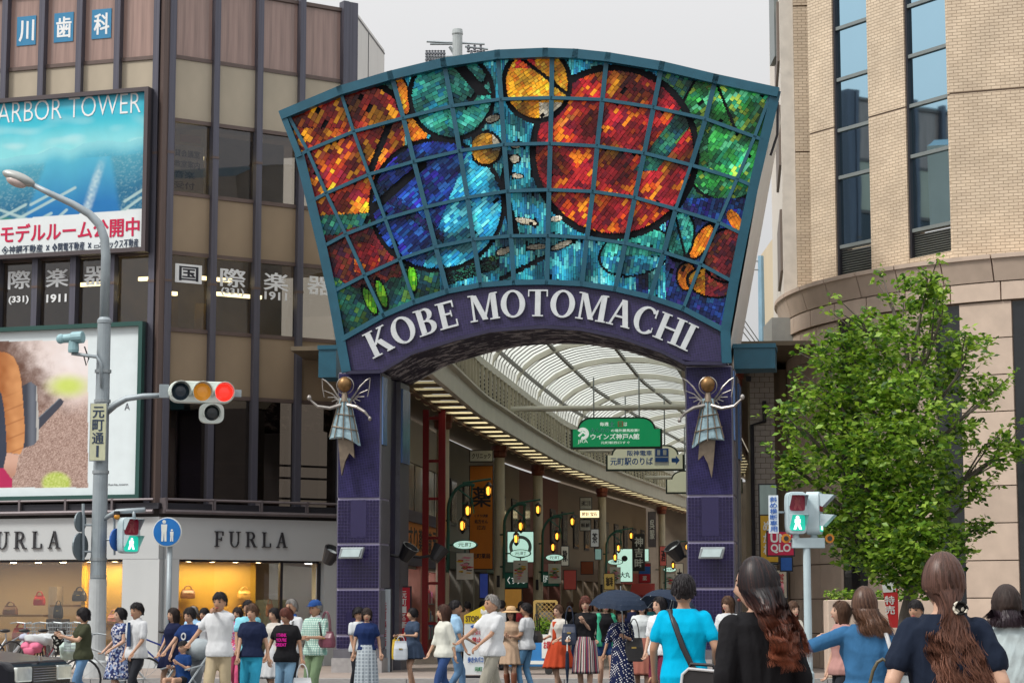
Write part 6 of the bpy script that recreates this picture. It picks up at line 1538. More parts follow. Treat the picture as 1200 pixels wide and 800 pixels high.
mb = MB(); mb.tube([Lp(134, 603, -.1), Lp(134, 650, -.1)], .025, 6); mb.tube([(bx.x, LPY, Lp(1, 632).z), Lp(134, 632, -.1)], .025, 6); mb.build('bracket', M_galv, t)
t = thing('sign_pair', 'pair of grey backed round signs left of the street lamp', 'sign', Lp(97, 655, -.1))
mb = MB(); mb.tube([Lp(97.5, 590, -.1), Lp(97.5, 656, -.1)], .03, 8); mb.tube([Lp(97.5, 615, -.1), (bx.x, LPY, Lp(1, 615).z)], .022, 6); mb.tube([Lp(97.5, 646, -.1), (bx.x, LPY, Lp(1, 646).z)], .022, 6); mb.build('bracket', M_galv, t)
for py_, r_ in ((611, .2), (640, .27)): mb = MB(); disc(mb, Lp(94, py_, -.1), (-.93, .36, 0), r_, .03, 22); mb.build('plate', mat('sign_back', (.16, .2, .22), .5, .3), t)
# --- round pedestrian sign on its own post
RY = 43.5; px0 = at(196, 790, RY)
t = thing('pedestrian_sign', 'round blue sign with white adult and child on a slim post', 'sign', (px0.x, RY, .12))
mb = MB(); mb.tube([(px0.x, RY, .12), (px0.x, RY, at(196, 640, RY).z)], .055, 10); mb.build('post', M_galv, t, smooth=True)
c = at(196, 623, RY - .1); FR_ = Frame(c.x, RY - .1, R(-3)); mb = MB(); disc(mb, c, FR_.y, .3, .03, 28); mb.build('rim', M_signw, t); mb = MB(); disc(mb, c - FR_.y * .02, FR_.y, .278, .012, 28); mb.build('plate', mat('road_sign_blue', (.01, .16, .5), .4), t)
mb = MB()
def fig(x, z, h):
    y = -.029
    mb.ell(FR_.W(x, y, z + h * .44), (h * .09, .004, h * .09), 8, 6); mb.prism([(x - h * .13, z - h * .02), (x + h * .13, z - h * .02), (x + h * .15, z + h * .32), (x - h * .15, z + h * .32)], y - .003, y + .004, FR_)
    mb.prism([(x - h * .13, z - h * .5), (x - h * .03, z - h * .5), (x + .0, z), (x - h * .12, z)], y - .0025, y + .004, FR_); mb.prism([(x + h * .13, z - h * .5), (x + h * .03, z - h * .5), (x - .0, z), (x + h * .12, z)], y - .002, y + .004, FR_)
fig(-.06, c.z + .02, .42); fig(.1, c.z - .07, .24); mb.build('figures', M_signw, t)
# --- right-hand signal post
RSY = 35.0; bp = at(948, 800, RSY)
t = thing('signal_post', 'pale steel signal post with crossbar before the round building', 'post', (bp.x, RSY, .01))
mb = MB(); mb.lathe((bp.x, RSY, .01), [(.09, 0), (.09, .4), (.065, .44), (.06, at(948, 640, RSY).z)], 14); mb.build('post', M_steelblue, t)
a, b = at(928, 642, RSY), at(966, 630, RSY); mb = MB(); mb.box(a.x, b.x, RSY - .07, RSY + .07, a.z, b.z); mb.build('crossbar', M_steelblue, t, bevel=.01)
FQ = Frame(at(933, 600, RSY).x, RSY - .14, R(6)); t = thing('pedestrian_signal', 'pedestrian signal facing us with lit green man by the round building', 'traffic light', at(933, 626, RSY))
pedhouse(t, FQ, 0, at(933, 601, RSY).z, .335, .69); mb = MB(); mb.lathe(FQ.W(0, .12, at(1, 631, RSY).z), [(.06, 0), (.05, .1)], 10); mb.build('stem', M_steelblue, t)
FQ2 = Frame(at(962, 600, RSY).x, RSY - .0, R(72)); t = thing('pedestrian_signal', 'pedestrian signal seen from the side with two hoods', 'traffic light', at(962, 626, RSY))
pedhouse(t, FQ2, 0, at(962, 601, RSY).z, .36, .70); mb = MB(); mb.lathe(FQ2.W(0, .12, at(1, 631, RSY).z), [(.06, 0), (.05, .1)], 10); mb.build('stem', M_steelblue, t)
FW = Frame(at(906.5, 600, RSY).x, RSY - .1, 0); t = thing('crossing_plate', 'white vertical crossing plate with blue lettering left of the signal', 'sign', at(906, 626, RSY))
x0, z1 = FW.hit(900.5, 580); x1, z0 = FW.hit(912.5, 624.5); piece('plate', mat('plate_pale', (.62, .7, .74), .5), t, FW, x0, x1, 0, .02, z0, z1)
mb = MB(); text(mb, '斜め横断専用', FW, x0 + .02, x1 - .02, z0 + .02, z1 - .02, -.001, .02, vertical=True); mb.build('lettering', M_bluep, t)
mb = MB(); mb.tube([FW.W(0, .04, at(1, 600, RSY).z), at(933, 600, RSY) + Vector((0, .1, 0))], .02, 6); mb.build('bracket', M_galv, t)
for px_, lb in ((921, 'amber push lamp left of the signal crossbar'), (972, 'amber push lamp right of the signal crossbar')):
    t = thing('amber_lamp', lb, 'lamp', at(px_, 634, RSY)); p = at(px_, 630.5, RSY - .05); mb = MB(); disc(mb, p, (0, 1, 0), .075, .06, 16); mb.build('rim', mat('amber_body', (.5, .18, .01), .4), t); mb = MB(); disc(mb, p - Vector((0, .035, 0)), (0, 1, 0), .04, .02, 14); mb.build('lens', M_black, t)
    mb = MB(); mb.tube([p, at(929 if px_ < 940 else 965, 634, RSY)], .02, 6); mb.build('stem', M_galv, t)
# --- projecting shop signs to the right of the gate
board('projecting_sign', 'pale teal projecting sign with black marks right of the gate', 890, 911, 568, 660, 49.5, mat('teal_sign', (.42, .56, .54), .5), .15, [('ニューヨーク', .55, .9, .25, .85, M_ink)])
board('projecting_sign', 'yellow vertical sign behind the red square sign', 891, 912, 604, 658, 47.6, mat('ochre_sign', (.6, .36, .02), .5), .15, [('めがね', .15, .55, .15, .9, mat('sign_white', (.72, .76, .72)))])
t, F, x0, x1, z0, z1 = board('red_square_sign', 'red square sign with white capitals right of the gate', 899.5, 930, 623, 650, 46, mat('crimson_sign', (.5, .01, .06), .45), .16)
mb = MB(); H_ = z1 - z0; text(mb, 'UNI', F, x0 + .06, x1 - .06, z0 + .54 * H_, z0 + .92 * H_, -.013, .04); text(mb, 'QLO', F, x0 + .06, x1 - .06, z0 + .08 * H_, z0 + .48 * H_, -.013, .04); mb.build('lettering', M_signw, t)
board('hanging_plates', 'blue and white small plates under the red square sign', 915, 928, 653, 668, 48, M_bluep, .1)
board('hanging_plates', 'cream small plate beside the lower shop front right of the gate', 906, 922, 668, 700, 49, M_cream, .1, [('営業中', .2, .8, .1, .9, M_red)])

# ================================================================== TREE
TY = 37.5
tr_ = thing('street_tree', 'bushy bright green street tree before the round building', 'tree', (at(1061, 760, TY).x, TY, .01))
def T(px_, py_, dy=0): return at(px_, py_, TY + dy)
M_bark = mat('bark', (.10, .085, .07), .85, 0, .3, 6, bump=.5, bscale=25, stretch=(1, 1, .25))
b0 = T(1056, 805); b0.z = .01
mb = MB(); trunk = [b0, T(1057, 760), T(1062, 720), T(1068, 695), T(1066, 660), T(1062, 620), T(1060, 570), T(1062, 520), T(1068, 460), T(1075, 400), T(1082, 350)]
mb.tube(trunk, [.17, .13, .12, .115, .11, .1, .085, .07, .05, .03, .012], 10)
rnd2 = random.Random(11); tips = []
def limb(a, b, r0, depth):
    a, b = Vector(a), Vector(b); m1 = a.lerp(b, .5) + Vector((rnd2.uniform(-.1, .1), rnd2.uniform(-.1, .1), rnd2.uniform(-.02, .15))); mb.tube([a, m1, b], [r0, r0 * .7, r0 * .3], 6)
    tips.append(b); tips.append(m1)
    if depth:
        for _ in range(3): d = (b - a).normalized() + Vector((rnd2.uniform(-.8, .8), rnd2.uniform(-.8, .8), rnd2.uniform(-.3, .7))); limb(m1.lerp(b, rnd2.random()), b + d.normalized() * rnd2.uniform(.35, .7), r0 * .4, depth - 1)
targets = [(1000, 420), (965, 470), (935, 500), (1010, 380), (1040, 350), (1085, 345), (1090, 390), (1130, 430), (1150, 470), (1160, 540), (1120, 500), (1110, 600), (1130, 640), (960, 560), (925, 545), (980, 600), (1000, 640), (1040, 640), (1080, 650), (990, 510), (1040, 450), (1100, 450), (1185, 525), (1020, 560), (1070, 560), (1145, 580), (960, 430), (1105, 370)]
for px_, py_ in targets:
    st_ = trunk[3 + min(6, int(max(0, (680 - py_ - 40) / 50)))]; limb(st_, T(px_, py_, rnd2.uniform(-1.3, 1.3)), .05, 1)
mb.build('trunk', M_bark, tr_)
mb = MB()
# crown silhouette blobs in the photo plane: (px, py, r px)
blobs = [(1000, 440, 52), (965, 470, 38), (1045, 430, 55), (1085, 370, 34), (1080, 345, 20), (1100, 420, 42), (1130, 445, 35), (1155, 455, 22), (1000, 500, 60), (1060, 500, 60), (1112, 510, 34), (960, 530, 42), (1000, 570, 55), (1060, 570, 60), (1105, 570, 34), (1140, 570, 16), (1010, 625, 45), (1060, 630, 55), (1100, 630, 30), (1125, 640, 15), (1005, 405, 34), (1020, 385, 22), (1050, 660, 30), (1085, 660, 28), (1135, 505, 15), (1150, 405, 16), (920, 545, 14), (928, 560, 16), (930, 500, 15), (922, 480, 9), (1186, 525, 14), (1172, 540, 12), (1165, 520, 10), (1195, 535, 10), (975, 610, 25), (1040, 395, 25), (1065, 330, 9), (1100, 340, 12), (1120, 660, 14), (1150, 620, 14), (940, 470, 15), (1090, 335, 10), (965, 415, 14), (1060, 545, 45), (1062, 600, 45), (1055, 640, 40), (1070, 668, 26), (1040, 520, 45), (1060, 470, 45), (1075, 688, 16), (1020, 655, 22), (1068, 655, 30)]
K_ = TY / FPX
for bx_, by_, br_ in blobs:
    n = int(br_ ** 1.72 * (1.05 if bx_ < 1110 else .7)) + 26; c = T(bx_, by_, rnd2.uniform(-.5, .5) - (.9 if 1035 < bx_ < 1080 else 0))
    for q_ in range(max(1, n // 13)):
        d = Vector((rnd2.gauss(0, 1), rnd2.gauss(0, 1), rnd2.gauss(0, 1))).normalized() * (rnd2.random() ** .38) * br_ * K_
        d.y *= 1.5
        leafclump(c + d, (.17, .17, .11), 13, .125, mb, LEAFS)
for tp in tips: leafclump(tp, (.16, .16, .12), 12, .125, mb, LEAFS)
mb.build('crown', M_leaf, tr_)
# hedge in a granite planter, flag banner
pl_ = thing('planter_hedge', 'low green hedge in a granite planter by the round building', 'planter', at(1000, 760, 42.3).xy.to_3d() + Vector((0, 0, .12)))
x0, x1 = at(968, 700, 42.3).x, at(1075, 700, 42.3).x
mb = MB(); mb.box(x0, x1, 42.1, 42.7, .12, 1.62); mb.build('tub', M_stone, pl_, bevel=.02)
mb = MB()
for k in range(16): leafclump((x0 + .1 + (x1 - x0 - .2) * k / 15, 42.4, 1.68 + .05 * rnd.random()), (.16, .25, .14), 55, .075, mb, LEAFS)
mb.build('foliage', M_leaf, pl_)
t = thing('banner_flag', 'red and white tilted banner flag beside the tree trunk', 'flag', at(1048, 770, 40).xy.to_3d())
mb = MB(); mb.tube([at(1053, 800, 40), at(1035, 675, 40)], .015, 6); mb.build('pole', M_signw, t)
FB2 = Frame(at(1043, 700, 39.97).x, 39.97, 0); mb = MB()
def fb(px_, py_): return FB2.hit(px_, py_)
mb.prism([fb(1032, 680), fb(1052, 677), fb(1053, 735), fb(1043, 735)], -.004, .004, FB2); mb.build('cloth', mat('flag_red', (.5, .02, .02), .7), t)
mb = MB(); mb.prism([fb(1033, 684), fb(1049, 679), fb(1050, 693), fb(1035, 694)], -.009, -.004, FB2); a, b = fb(1037, 720), fb(1048, 697); text(mb, '特売', FB2, a[0], b[0], a[1], b[1], -.006, .03, vertical=True); mb.build('print', M_signw, t)
# ================================================================== PEOPLE
def mesh_arrays(me):
    v = np.empty(len(me.vertices) * 3); me.vertices.foreach_get('co', v); f = [tuple(p.vertices) for p in me.polygons]
    return v.reshape(-1, 3), f
_rb = bpy.data.objects.new('blob', bpy.data.meshes.new('blob')); S2.collection.objects.link(_rb)
_rm = _rb.modifiers.new('r', 'REMESH'); _rm.mode = 'VOXEL'; _sm = _rb.modifiers.new('s', 'SMOOTH'); _sm.factor = .5
def blob(mb, vox, smooth=4):
    """fuse overlapping closed shapes into one continuous surface"""
    me = bpy.data.meshes.new('b'); me.from_pydata(mb.v, [], mb.f); old = _rb.data; _rb.data = me; bpy.data.meshes.remove(old)
    _rm.voxel_size = vox; _sm.iterations = smooth; VL2.update()
    r = bpy.data.meshes.new_from_object(_rb.evaluated_get(VL2.depsgraph)); a = mesh_arrays(r); bpy.data.meshes.remove(r); return a
def caps(mb, p0, r0, p1, r1, seg=10):
    p0, p1 = Vector(p0), Vector(p1); t = (p1 - p0).normalized()
    mb.tube([p0 - t * r0 * .95, p0 - t * r0 * .6, p0, p1, p1 + t * r1 * .6, p1 + t * r1 * .95], [r0 * .3, r0 * .8, r0, r1, r1 * .8, r1 * .3], seg)
def loft(mb, rings, seg=18, flatf=0):
    vs = []
    for z, rx_, ry_, xo, yo in rings:
        for k in range(seg):
            a = 2 * math.pi * k / seg; c, s_ = math.cos(a), math.sin(a); q = 1.0
            vs.append((xo + rx_ * math.copysign(abs(c) ** .85, c), yo + ry_ * math.copysign(abs(s_) ** .85, s_), z))
    n = len(rings)
    mb.add(vs, [(i * seg + k, i * seg + (k + 1) % seg, (i + 1) * seg + (k + 1) % seg, (i + 1) * seg + k) for i in range(n - 1) for k in range(seg)] + [tuple(range(seg - 1, -1, -1)), tuple((n - 1) * seg + k for k in range(seg))])
def ik(a, b, l1, l2, hint):
    a, b = Vector(a), Vector(b); d = b - a; L = min(d.length, (l1 + l2) * .995); d = d.normalized() if d.length > 1e-6 else Vector((0, 0, -1)); b = a + d * L
    x = (l1 * l1 - l2 * l2 + L * L) / (2 * L); h = math.sqrt(max(0, l1 * l1 - x * x)); hv = Vector(hint); hv = (hv - d * hv.dot(d)).normalized()
    return a + d * x + hv * h, b
SKINS = {'a': (.44, .265, .18), 'b': (.37, .21, .135), 'c': (.48, .30, .215)}
M_eye = mat('eye_dark', (.02, .014, .012), .3); M_lip = mat('lip', (.30, .07, .06), .5)
def skin(k): return mat('skin_' + k, SKINS[k], .5, 0, .08, 12, spec=.35)
HAIRC = {'black': (.012, .010, .012), 'dark': (.025, .016, .014), 'brown': (.075, .038, .022), 'auburn': (.10, .03, .02), 'grey': (.22, .21, .2), 'chestnut': (.055, .026, .018)}
def hairm(k): return mat('hair_' + k, HAIRC[k], .55, 0, .45, 26, spec=.22, stretch=(1, 1, .12), bump=.25, bscale=160)
# ---- head (facing -Y, centred): one mesh array with material ids 0 skin 1 dark 2 lip
def head_geo(female=True, n1=22, n2=30):
    mb = MB(); vs = []
    for i in range(n1 + 1):
        ph = math.pi * i / n1
        for k in range(n2):
            a = 2 * math.pi * k / n2; x, y, z = math.sin(ph) * math.sin(a), -math.sin(ph) * math.cos(a), math.cos(ph)
            X, Y, Z = .073 * x, .092 * y, .115 * z
            if z < 0: t = min(1, -z); X *= 1 - .30 * t ** 1.5; Y *= 1 - .12 * t; Y -= .012 * t * (1 - abs(x))
            if y > 0: Y *= 1.06; Z += .006 * y
            if y < 0:
                g = lambda cx, cz, sx, sz: math.exp(-((X - cx) / sx) ** 2 - ((Z - cz) / sz) ** 2)
                Y -= .022 * g(0, -.022, .011, .017) + .010 * g(0, .005, .009, .025) + .006 * g(0, -.06, .022, .012) + .006 * g(0, -.1, .02, .016) + .004 * g(0, .035, .05, .012)
                Y += .007 * g(-.031, .008, .016, .012) + .007 * g(.031, .008, .016, .012)
                Y -= .004 * (g(-.045, -.025, .02, .02) + g(.045, -.025, .02, .02))
            vs.append((X, Y, Z))
    mb.add(vs, [(i * n2 + k, (i + 1) * n2 + k, (i + 1) * n2 + (k + 1) % n2, i * n2 + (k + 1) % n2) for i in range(n1) for k in range(n2)], 0)
    for s_ in (-1, 1):
        mb.ell((s_ * .031, -.0775, .008), (.016, .0075, .0085), 8, 6, None, 1)
        mb.ell((s_ * .032, -.0835, .030), (.021, .005, .0048), 8, 5, Matrix.Rotation(s_ * .12, 3, 'Y'), 1)
        mb.ell((s_ * .073, .008, -.005), (.009, .02, .031), 8, 6, None, 0)
    mb.ell((0, -.0905, -.059), (.025, .0065, .008), 10, 6, None, 2)
    return mb
HEAD = head_geo()
# ---- hair shells (head space)
def hair_geo(style, ln=-.12, fringe=.04, seed=0, vol=.016, n=44, rows=16):
    rg = random.Random(seed); mb = MB(); vs = []; ph0 = [rg.uniform(0, 6.28) for _ in range(4)]
    back = {'short': -.055, 'bob': ln, 'long': ln, 'mid': ln}[style]
    def lim(a):
        d = abs(math.degrees(a))
        if d < 48: b = fringe + .022 * (d / 48) ** 2 * (-1 if style != 'short' else .3)
        elif d < 72: t = (d - 48) / 24; e = back if style != 'short' else .0; b = (fringe - (.022 if style != 'short' else -.006)) * (1 - t) + (e if style != 'short' else .015) * t
        elif d < 105 and style == 'short': b = .015 - .03 * ((d - 72) / 33)
        else: b = back if style != 'short' else -.015 + (back + .015) * min(1, (d - 105) / 35)
        return b + .006 * math.sin(a * 9 + ph0[0]) + .004 * math.sin(a * 23 + ph0[1]) + (.02 * math.sin(a * 13 + ph0[2]) if ln < -.2 and style == 'long' else 0)
    for i in range(rows + 1):
        t = i / rows
        for k in range(n):
            a = -math.pi + 2 * math.pi * k / n; zb = lim(a); ztop = .115 + vol * .9
            z = ztop + (zb - ztop) * (t ** 1.25)
            zz = max(-.99, min(.999, z / (.115 + vol))); hang = z < -.02
            rr = math.sqrt(max(0.0, 1 - zz * zz)) if not hang else math.sqrt(1 - (.02 / (.115 + vol)) ** 2)
            st = 1 + (.045 if style == 'short' else .028) * math.sin(a * 19 + ph0[3] + z * 45) + .022 * math.sin(a * 41 + z * 85)
            flare = 1.0
            if hang: dz = -.02 - z; flare = 1 - .12 * min(1, dz / .1) + (.05 * math.sin(z * 26 + ph0[2]) if style == 'long' else .1 * min(1, dz / .12) * .6)
            vv = vol * (1.25 if abs(a) > 2 else 1)
            x = (.073 + vol * .95) * rr * math.sin(a) * st * flare; y = -(.092 + vv) * rr * math.cos(a) * st * flare + .006
            if hang and abs(a) > 1.8: y = min(y, .1 + .25 * 0) 
            vs.append((x, y, z))
    for k in range(n):      # tuck the rim inwards
        x, y, z = vs[rows * n + k]; vs.append((x * .82, y * .82, z + .012))
    mb.add(vs, [(i * n + k, (i + 1) * n + k, (i + 1) * n + (k + 1) % n, i * n + (k + 1) % n) for i in range(rows + 1) for k in range(n)] + [tuple(range(n - 1, -1, -1))])
    return mb
def ribbons(P, w):
    """flat tapering locks along P (n, m, 3), lying on the surface around the origin"""
    n, m, _ = P.shape; T_ = np.gradient(P, axis=1); rad = P.copy(); S_ = np.cross(T_, rad); S_ /= (np.linalg.norm(S_, axis=2, keepdims=True) + 1e-9)
    tp = np.sin(np.linspace(.5, np.pi - .12, m))[None, :, None] * w; V_ = np.stack([P - S_ * tp, P + S_ * tp], axis=2).reshape(-1, 3)
    return V_, [(b + 2 * j, b + 2 * j + 1, b + 2 * j + 3, b + 2 * j + 2) for b in range(0, n * m * 2, m * 2) for j in range(m - 1)]
def xform(v, M3, t): return v @ np.array(M3).T + np.array(t)
def emit_mesh(name, v, f, mats, parent, mi=None, smooth=True, col=None):
    me = bpy.data.meshes.new(name); me.from_pydata(v.tolist() if hasattr(v, 'tolist') else v, [], f)
    for m_ in (mats if isinstance(mats, list) else [mats]): me.materials.append(m_)
    if mi is not None: me.polygons.foreach_set('material_index', mi)
    if col is not None:
        at_ = me.color_attributes.new('Col', 'FLOAT_COLOR', 'CORNER'); d = []
        for fc, c in zip(f, col): d += [c[0], c[1], c[2], 1.0] * len(fc)
        at_.data.foreach_set('color', d)
    if smooth: me.polygons.foreach_set('use_smooth', [True] * len(me.polygons))
    me.update(); o = bpy.data.objects.new(name, me); link(o, parent); return o
def folds(v, seed, amp=.006):
    rg = np.random.RandomState(seed % 9999); out = v.copy(); c = np.array([0, 0, 0.])
    rad = v.copy(); rad[:, 2] = 0; nrm = rad / (np.linalg.norm(rad, axis=1, keepdims=True) + 1e-6)
    d = np.zeros(len(v))
    for _ in range(6):
        k = rg.normal(0, 1, 3) * np.array([24, 24, 9]); d += (1 - np.abs(np.sin(v @ k + rg.uniform(0, 6.28)))) ** 1.5
    return out + nrm * (d * amp / 2.6)[:, None]
def cloth(name, col, rough=.85, var=.1): return mat('cloth_' + name, col, rough, 0, var, 7, bump=.5, bscale=15, spec=.08, stretch=(1, 1, .45))
def pattern(name, kind, c1, c2, c3=None, sc=20.):
    k = 'cloth_' + name
    if k in MATS: return MATS[k]
    m_ = cloth(name, c1); nn, ll, bb = nodes(m_); tcx = nn.new('ShaderNodeTexCoord'); cr = nn.new('ShaderNodeValToRGB'); e = cr.color_ramp.elements
    e[0].color = (*c1, 1); e[1].color = (*c2, 1); cr.color_ramp.interpolation = 'CONSTANT'
    if kind in ('dots', 'floral'):
        vo = nn.new('ShaderNodeTexVoronoi'); vo.inputs['Scale'].default_value = sc; vo.inputs['Randomness'].default_value = 0 if kind == 'dots' else 1
        mpx = nn.new('ShaderNodeMapping'); mpx.inputs['Rotation'].default_value = (.3, .5, .6); ll.new(tcx.outputs['Object'], mpx.inputs[0]); ll.new(mpx.outputs[0], vo.inputs[0])
        if kind == 'dots': e[0].color, e[1].color = (*c2, 1), (*c1, 1); e[0].position = 0; e[1].position = .3; ll.new(vo.outputs['Distance'], cr.inputs[0])
        else:
            e[1].position = .45; e3 = e.new(.75); e3.color = (*(c3 or c2), 1); sx = nn.new('ShaderNodeSeparateColor'); ll.new(vo.outputs['Color'], sx.inputs[0]); ll.new(sx.outputs[0], cr.inputs[0])
        ll.new(cr.outputs[0], bb.inputs['Base Color'])
    else:   # check
        outs = []
        for dr in ('X', 'Z'):
            wv = nn.new('ShaderNodeTexWave'); wv.bands_direction = dr; wv.inputs['Scale'].default_value = sc; wv.inputs['Distortion'].default_value = .3; ll.new(tcx.outputs['Object'], wv.inputs[0]); outs.append(wv)
        mx_ = nn.new('ShaderNodeMath'); mx_.operation = 'MAXIMUM'; ll.new(outs[0].outputs['Fac'], mx_.inputs[0]); ll.new(outs[1].outputs['Fac'], mx_.inputs[1]); cr.color_ramp.interpolation = 'EASE'; e[0].position = .55; e[1].position = .95
        ll.new(mx_.outputs[0], cr.inputs[0]); ll.new(cr.outputs[0], bb.inputs['Base Color'])
    return m_
PEOPLE = {}
_cnt = [0]
def person(label, px, ytop, d, yaw=0, sex='f', top=None, sleeve=.5, hem=.84, bottom=('trousers', None), hair=('bob', 'black', {}), arms=None, stride=.25, lead=1, skn='a', hyaw=0, hpitch=0, lean=0, vox=.0155, footc=(.03, .03, .035), fat=1.0, seated=False, H=None, collar=None, neck_open=0, xoff=0, key=None, minH=1.44, group='people crossing in front of the gate', top_over=False):
    _cnt[0] += 1; sd = _cnt[0] * 17; gz = footz(d); h = CAMH + (HOR - ytop) / FPX * d - gz
    h = H or max(minH, h); S = h / 1.65; p0 = at(px, 700, d)
    root = bpy.data.objects.new('person', None); root.location = (p0.x, d, gz); root.rotation_euler = (0, 0, R(yaw)); root.scale = (S, S, S); root.empty_display_size = .3
    link(root, None, label, 'person', group)
    fem = sex == 'f'; shw = (.143 if fem else .162) * fat; hipw = .082
    hipz = .855; st = stride
    # legs
    legs = []
    for sx in (-1, 1):
        fy = -st / 2 * lead * sx; hp = Vector((sx * hipw, 0, hipz)); lift = .03 if fy > 0 and st > .2 else 0
        an = Vector((sx * .075, fy, .075 + lift))
        if seated: an = Vector((sx * .1, -.42, .12)); hp = Vector((sx * hipw, 0, .5))
        kn, an = ik(hp, an, .405, .40, (sx * .12, -1, 0)); legs.append((sx, hp, kn, an))
    zo = -.355 if seated else 0
    lz = lambda z: z + zo
    def lx_(z): return lean * max(0, z - .9) * -1.0
    R_ = [(.80, .125, .095), (.87, .150 if fem else .14, .112), (.93, .14, .10), (1.0, .118 if fem else .13, .09), (1.10, .128 if fem else .145, .098), (1.21, .148 if fem else .168, .112), (1.29, shw * .98, .1), (1.335, shw * .9, .082), (1.37, shw * .55, .066), (1.395, .062, .056)]
    def torso(mb, inf, z0, flare=0, z1=1.4):
        rg = []
        for z, a, b in R_:
            if z0 - .09 <= z <= z1: zc_ = max(z, z0); rg.append((lz(zc_), a * fat + inf + (flare * max(0, 1.0 - zc_) if zc_ < 1 else 0), b * fat + inf + (flare * max(0, 1.0 - zc_) if zc_ < 1 else 0), 0, lx_(zc_) - (.015 if fem and 1.1 < z < 1.3 else 0)))
        loft(mb, rg)
    # arms
    A = {'L': None, 'R': None}; A.update(arms or {}); armj = []
    for sx, kk in ((-1, 'R'), (1, 'L')):
        sh = Vector((sx * shw, lx_(1.32) + .005, lz(1.325))); tg = A[kk]
        if tg is None: sw = -st * .35 * lead * -sx; tg = (sx * (shw + .03), sw - .05 + lx_(1), lz(.835))
        else: tg = (tg[0], tg[1], lz(tg[2]))
        hint = (sx * .5, .9, -.3)
        el, wr = ik(sh, tg, .255, .235, hint); armj.append((sx, sh, el, wr))
    # body
    mb = MB(); torso(mb, 0, .78)
    ncy = lx_(1.42); caps(mb, (0, ncy + .012, lz(1.37)), .05, (0, ncy - .004, lz(1.47)), .047)
    for sx, hp, kn, an in legs:
        caps(mb, hp, .08, kn, .05); caps(mb, kn, .05, kn.lerp(an, .35), .052); caps(mb, kn.lerp(an, .35), .052, an, .034); caps(mb, an + Vector((0, .03, -.035)), .035, an + Vector((sx * .015, -.13, -.05)), .025)
    for sx, sh, el, wr in armj:
        caps(mb, sh, .046, el, .035); caps(mb, el, .035, wr, .025); dv = (wr - el).normalized(); caps(mb, wr, .026, wr + dv * .065, .03)
    v, f = blob(mb, vox, 5); mi = [0] * len(f)
    # fingers: five per hand, unequal, curled
    hm = MB()
    for sx, sh, el, wr in armj:
        dv = (wr - el).normalized(); side = dv.cross(Vector((0, -1, 0.2))).normalized(); pn = side.cross(dv)
        for k in range(4):
            b0_ = wr + dv * .075 + side * ((k - 1.5) * .016); ln = (.07, .08, .075, .058)[k]
            hm.tube([b0_ - dv * .02, b0_ + dv * ln * .45, b0_ + dv * ln * .8 - pn * .02 * sx, b0_ + dv * ln * .9 - pn * .045 * sx], [.0085, .008, .0075, .006], 5)
        b0_ = wr + dv * .03 - side * .028; hm.tube([b0_, b0_ - side * .018 + dv * .035, b0_ - side * .014 + dv * .07], [.011, .0095, .007], 5)
    def join(va, fa, mia, vb, fb_, mib): n0 = len(va); return np.vstack([va, vb]), fa + [tuple(i + n0 for i in q_) for q_ in fb_], mia + mib
    v, f, mi = join(v, f, mi, np.array(hm.v), hm.f, [0] * len(hm.f))
    HM = (Matrix.Rotation(R(hyaw), 3, 'Z') @ Matrix.Rotation(R(-hpitch), 3, 'X')) * 1.08; hc_ = np.array((0, ncy - .012 - .0, lz(1.528)))
    v, f, mi = join(v, f, mi, xform(np.array(HEAD.v), HM, hc_), HEAD.f, list(HEAD.m))
    emit_mesh('body', v, f, [skin(skn), M_eye, M_lip], root, mi)
    # shoes
    sm = MB()
    for sx, hp, kn, an in legs: caps(sm, an + Vector((0, .035, -.03)), .042, an + Vector((sx * .018, -.14, -.046)), .032)
    sv, sf = blob(sm, .014, 2); sv[:, 2] = np.maximum(sv[:, 2], 0.001); emit_mesh('shoes', sv, sf, cloth('shoe_%d%d%d' % tuple(int(c * 99) for c in footc), footc, .5), root)
    # bottom
    bk_, bm = bottom[0], bottom[1]; bo = bottom[2] if len(bottom) > 2 else {}
    if bk_ in ('trousers', 'jeans', 'shorts'):
        mb = MB(); loft(mb, [(lz(z), a * fat + .012, b * fat + .012, 0, lx_(z)) for z, a, b in ((.80, .13, .1), (.87, .15, .112), (.94, .142, .102), (1.0, .125, .094))])
        w_ = bo.get('wide', 0)
        for sx, hp, kn, an in legs:
            caps(mb, hp, .088, kn, .062 + w_)
            if bk_ != 'shorts': caps(mb, kn, .062 + w_, an + Vector((0, .008, .0)), .052 + w_ * 1.3)
        if bk_ == 'shorts':
            mb = MB(); loft(mb, [(lz(z), a * fat + .014, b * fat + .014, 0, 0) for z, a, b in ((.80, .13, .1), (.87, .15, .112), (.94, .142, .102), (1.0, .125, .094))])
            for sx, hp, kn, an in legs: caps(mb, hp, .095, hp.lerp(kn, .35), .09)
        cv, cf = blob(mb, vox, 3); emit_mesh('trousers' if bk_ != 'shorts' else 'shorts', folds(cv, sd, .007), cf, bm, root)
    elif bk_ == 'skirt':
        z0 = bo.get('z', .45); fl_ = bo.get('flare', .1); pl = bo.get('pleat', .012); n = 64; rows = 12; vs = []; cols = []
        strip_ = bo.get('stripes')
        for i in range(rows + 1):
            t = i / rows; z = 1.0 + (z0 - 1.0) * t; br_ = (.128 + .028 * min(1, t * 4) + fl_ * t) * fat + .012
            for k in range(n):
                a = 2 * math.pi * k / n; q_ = 1 + pl / br_ * math.cos(a * bo.get('np', 13)) * t
                vs.append((br_ * q_ * math.cos(a), (br_ * .9 + st * .26 * t) * q_ * math.sin(a) + lx_(z), z))
        n0 = len(vs)
        for k in range(n): x, y, z = vs[rows * n + k]; vs.append((x * .93, y * .93, z + .02))
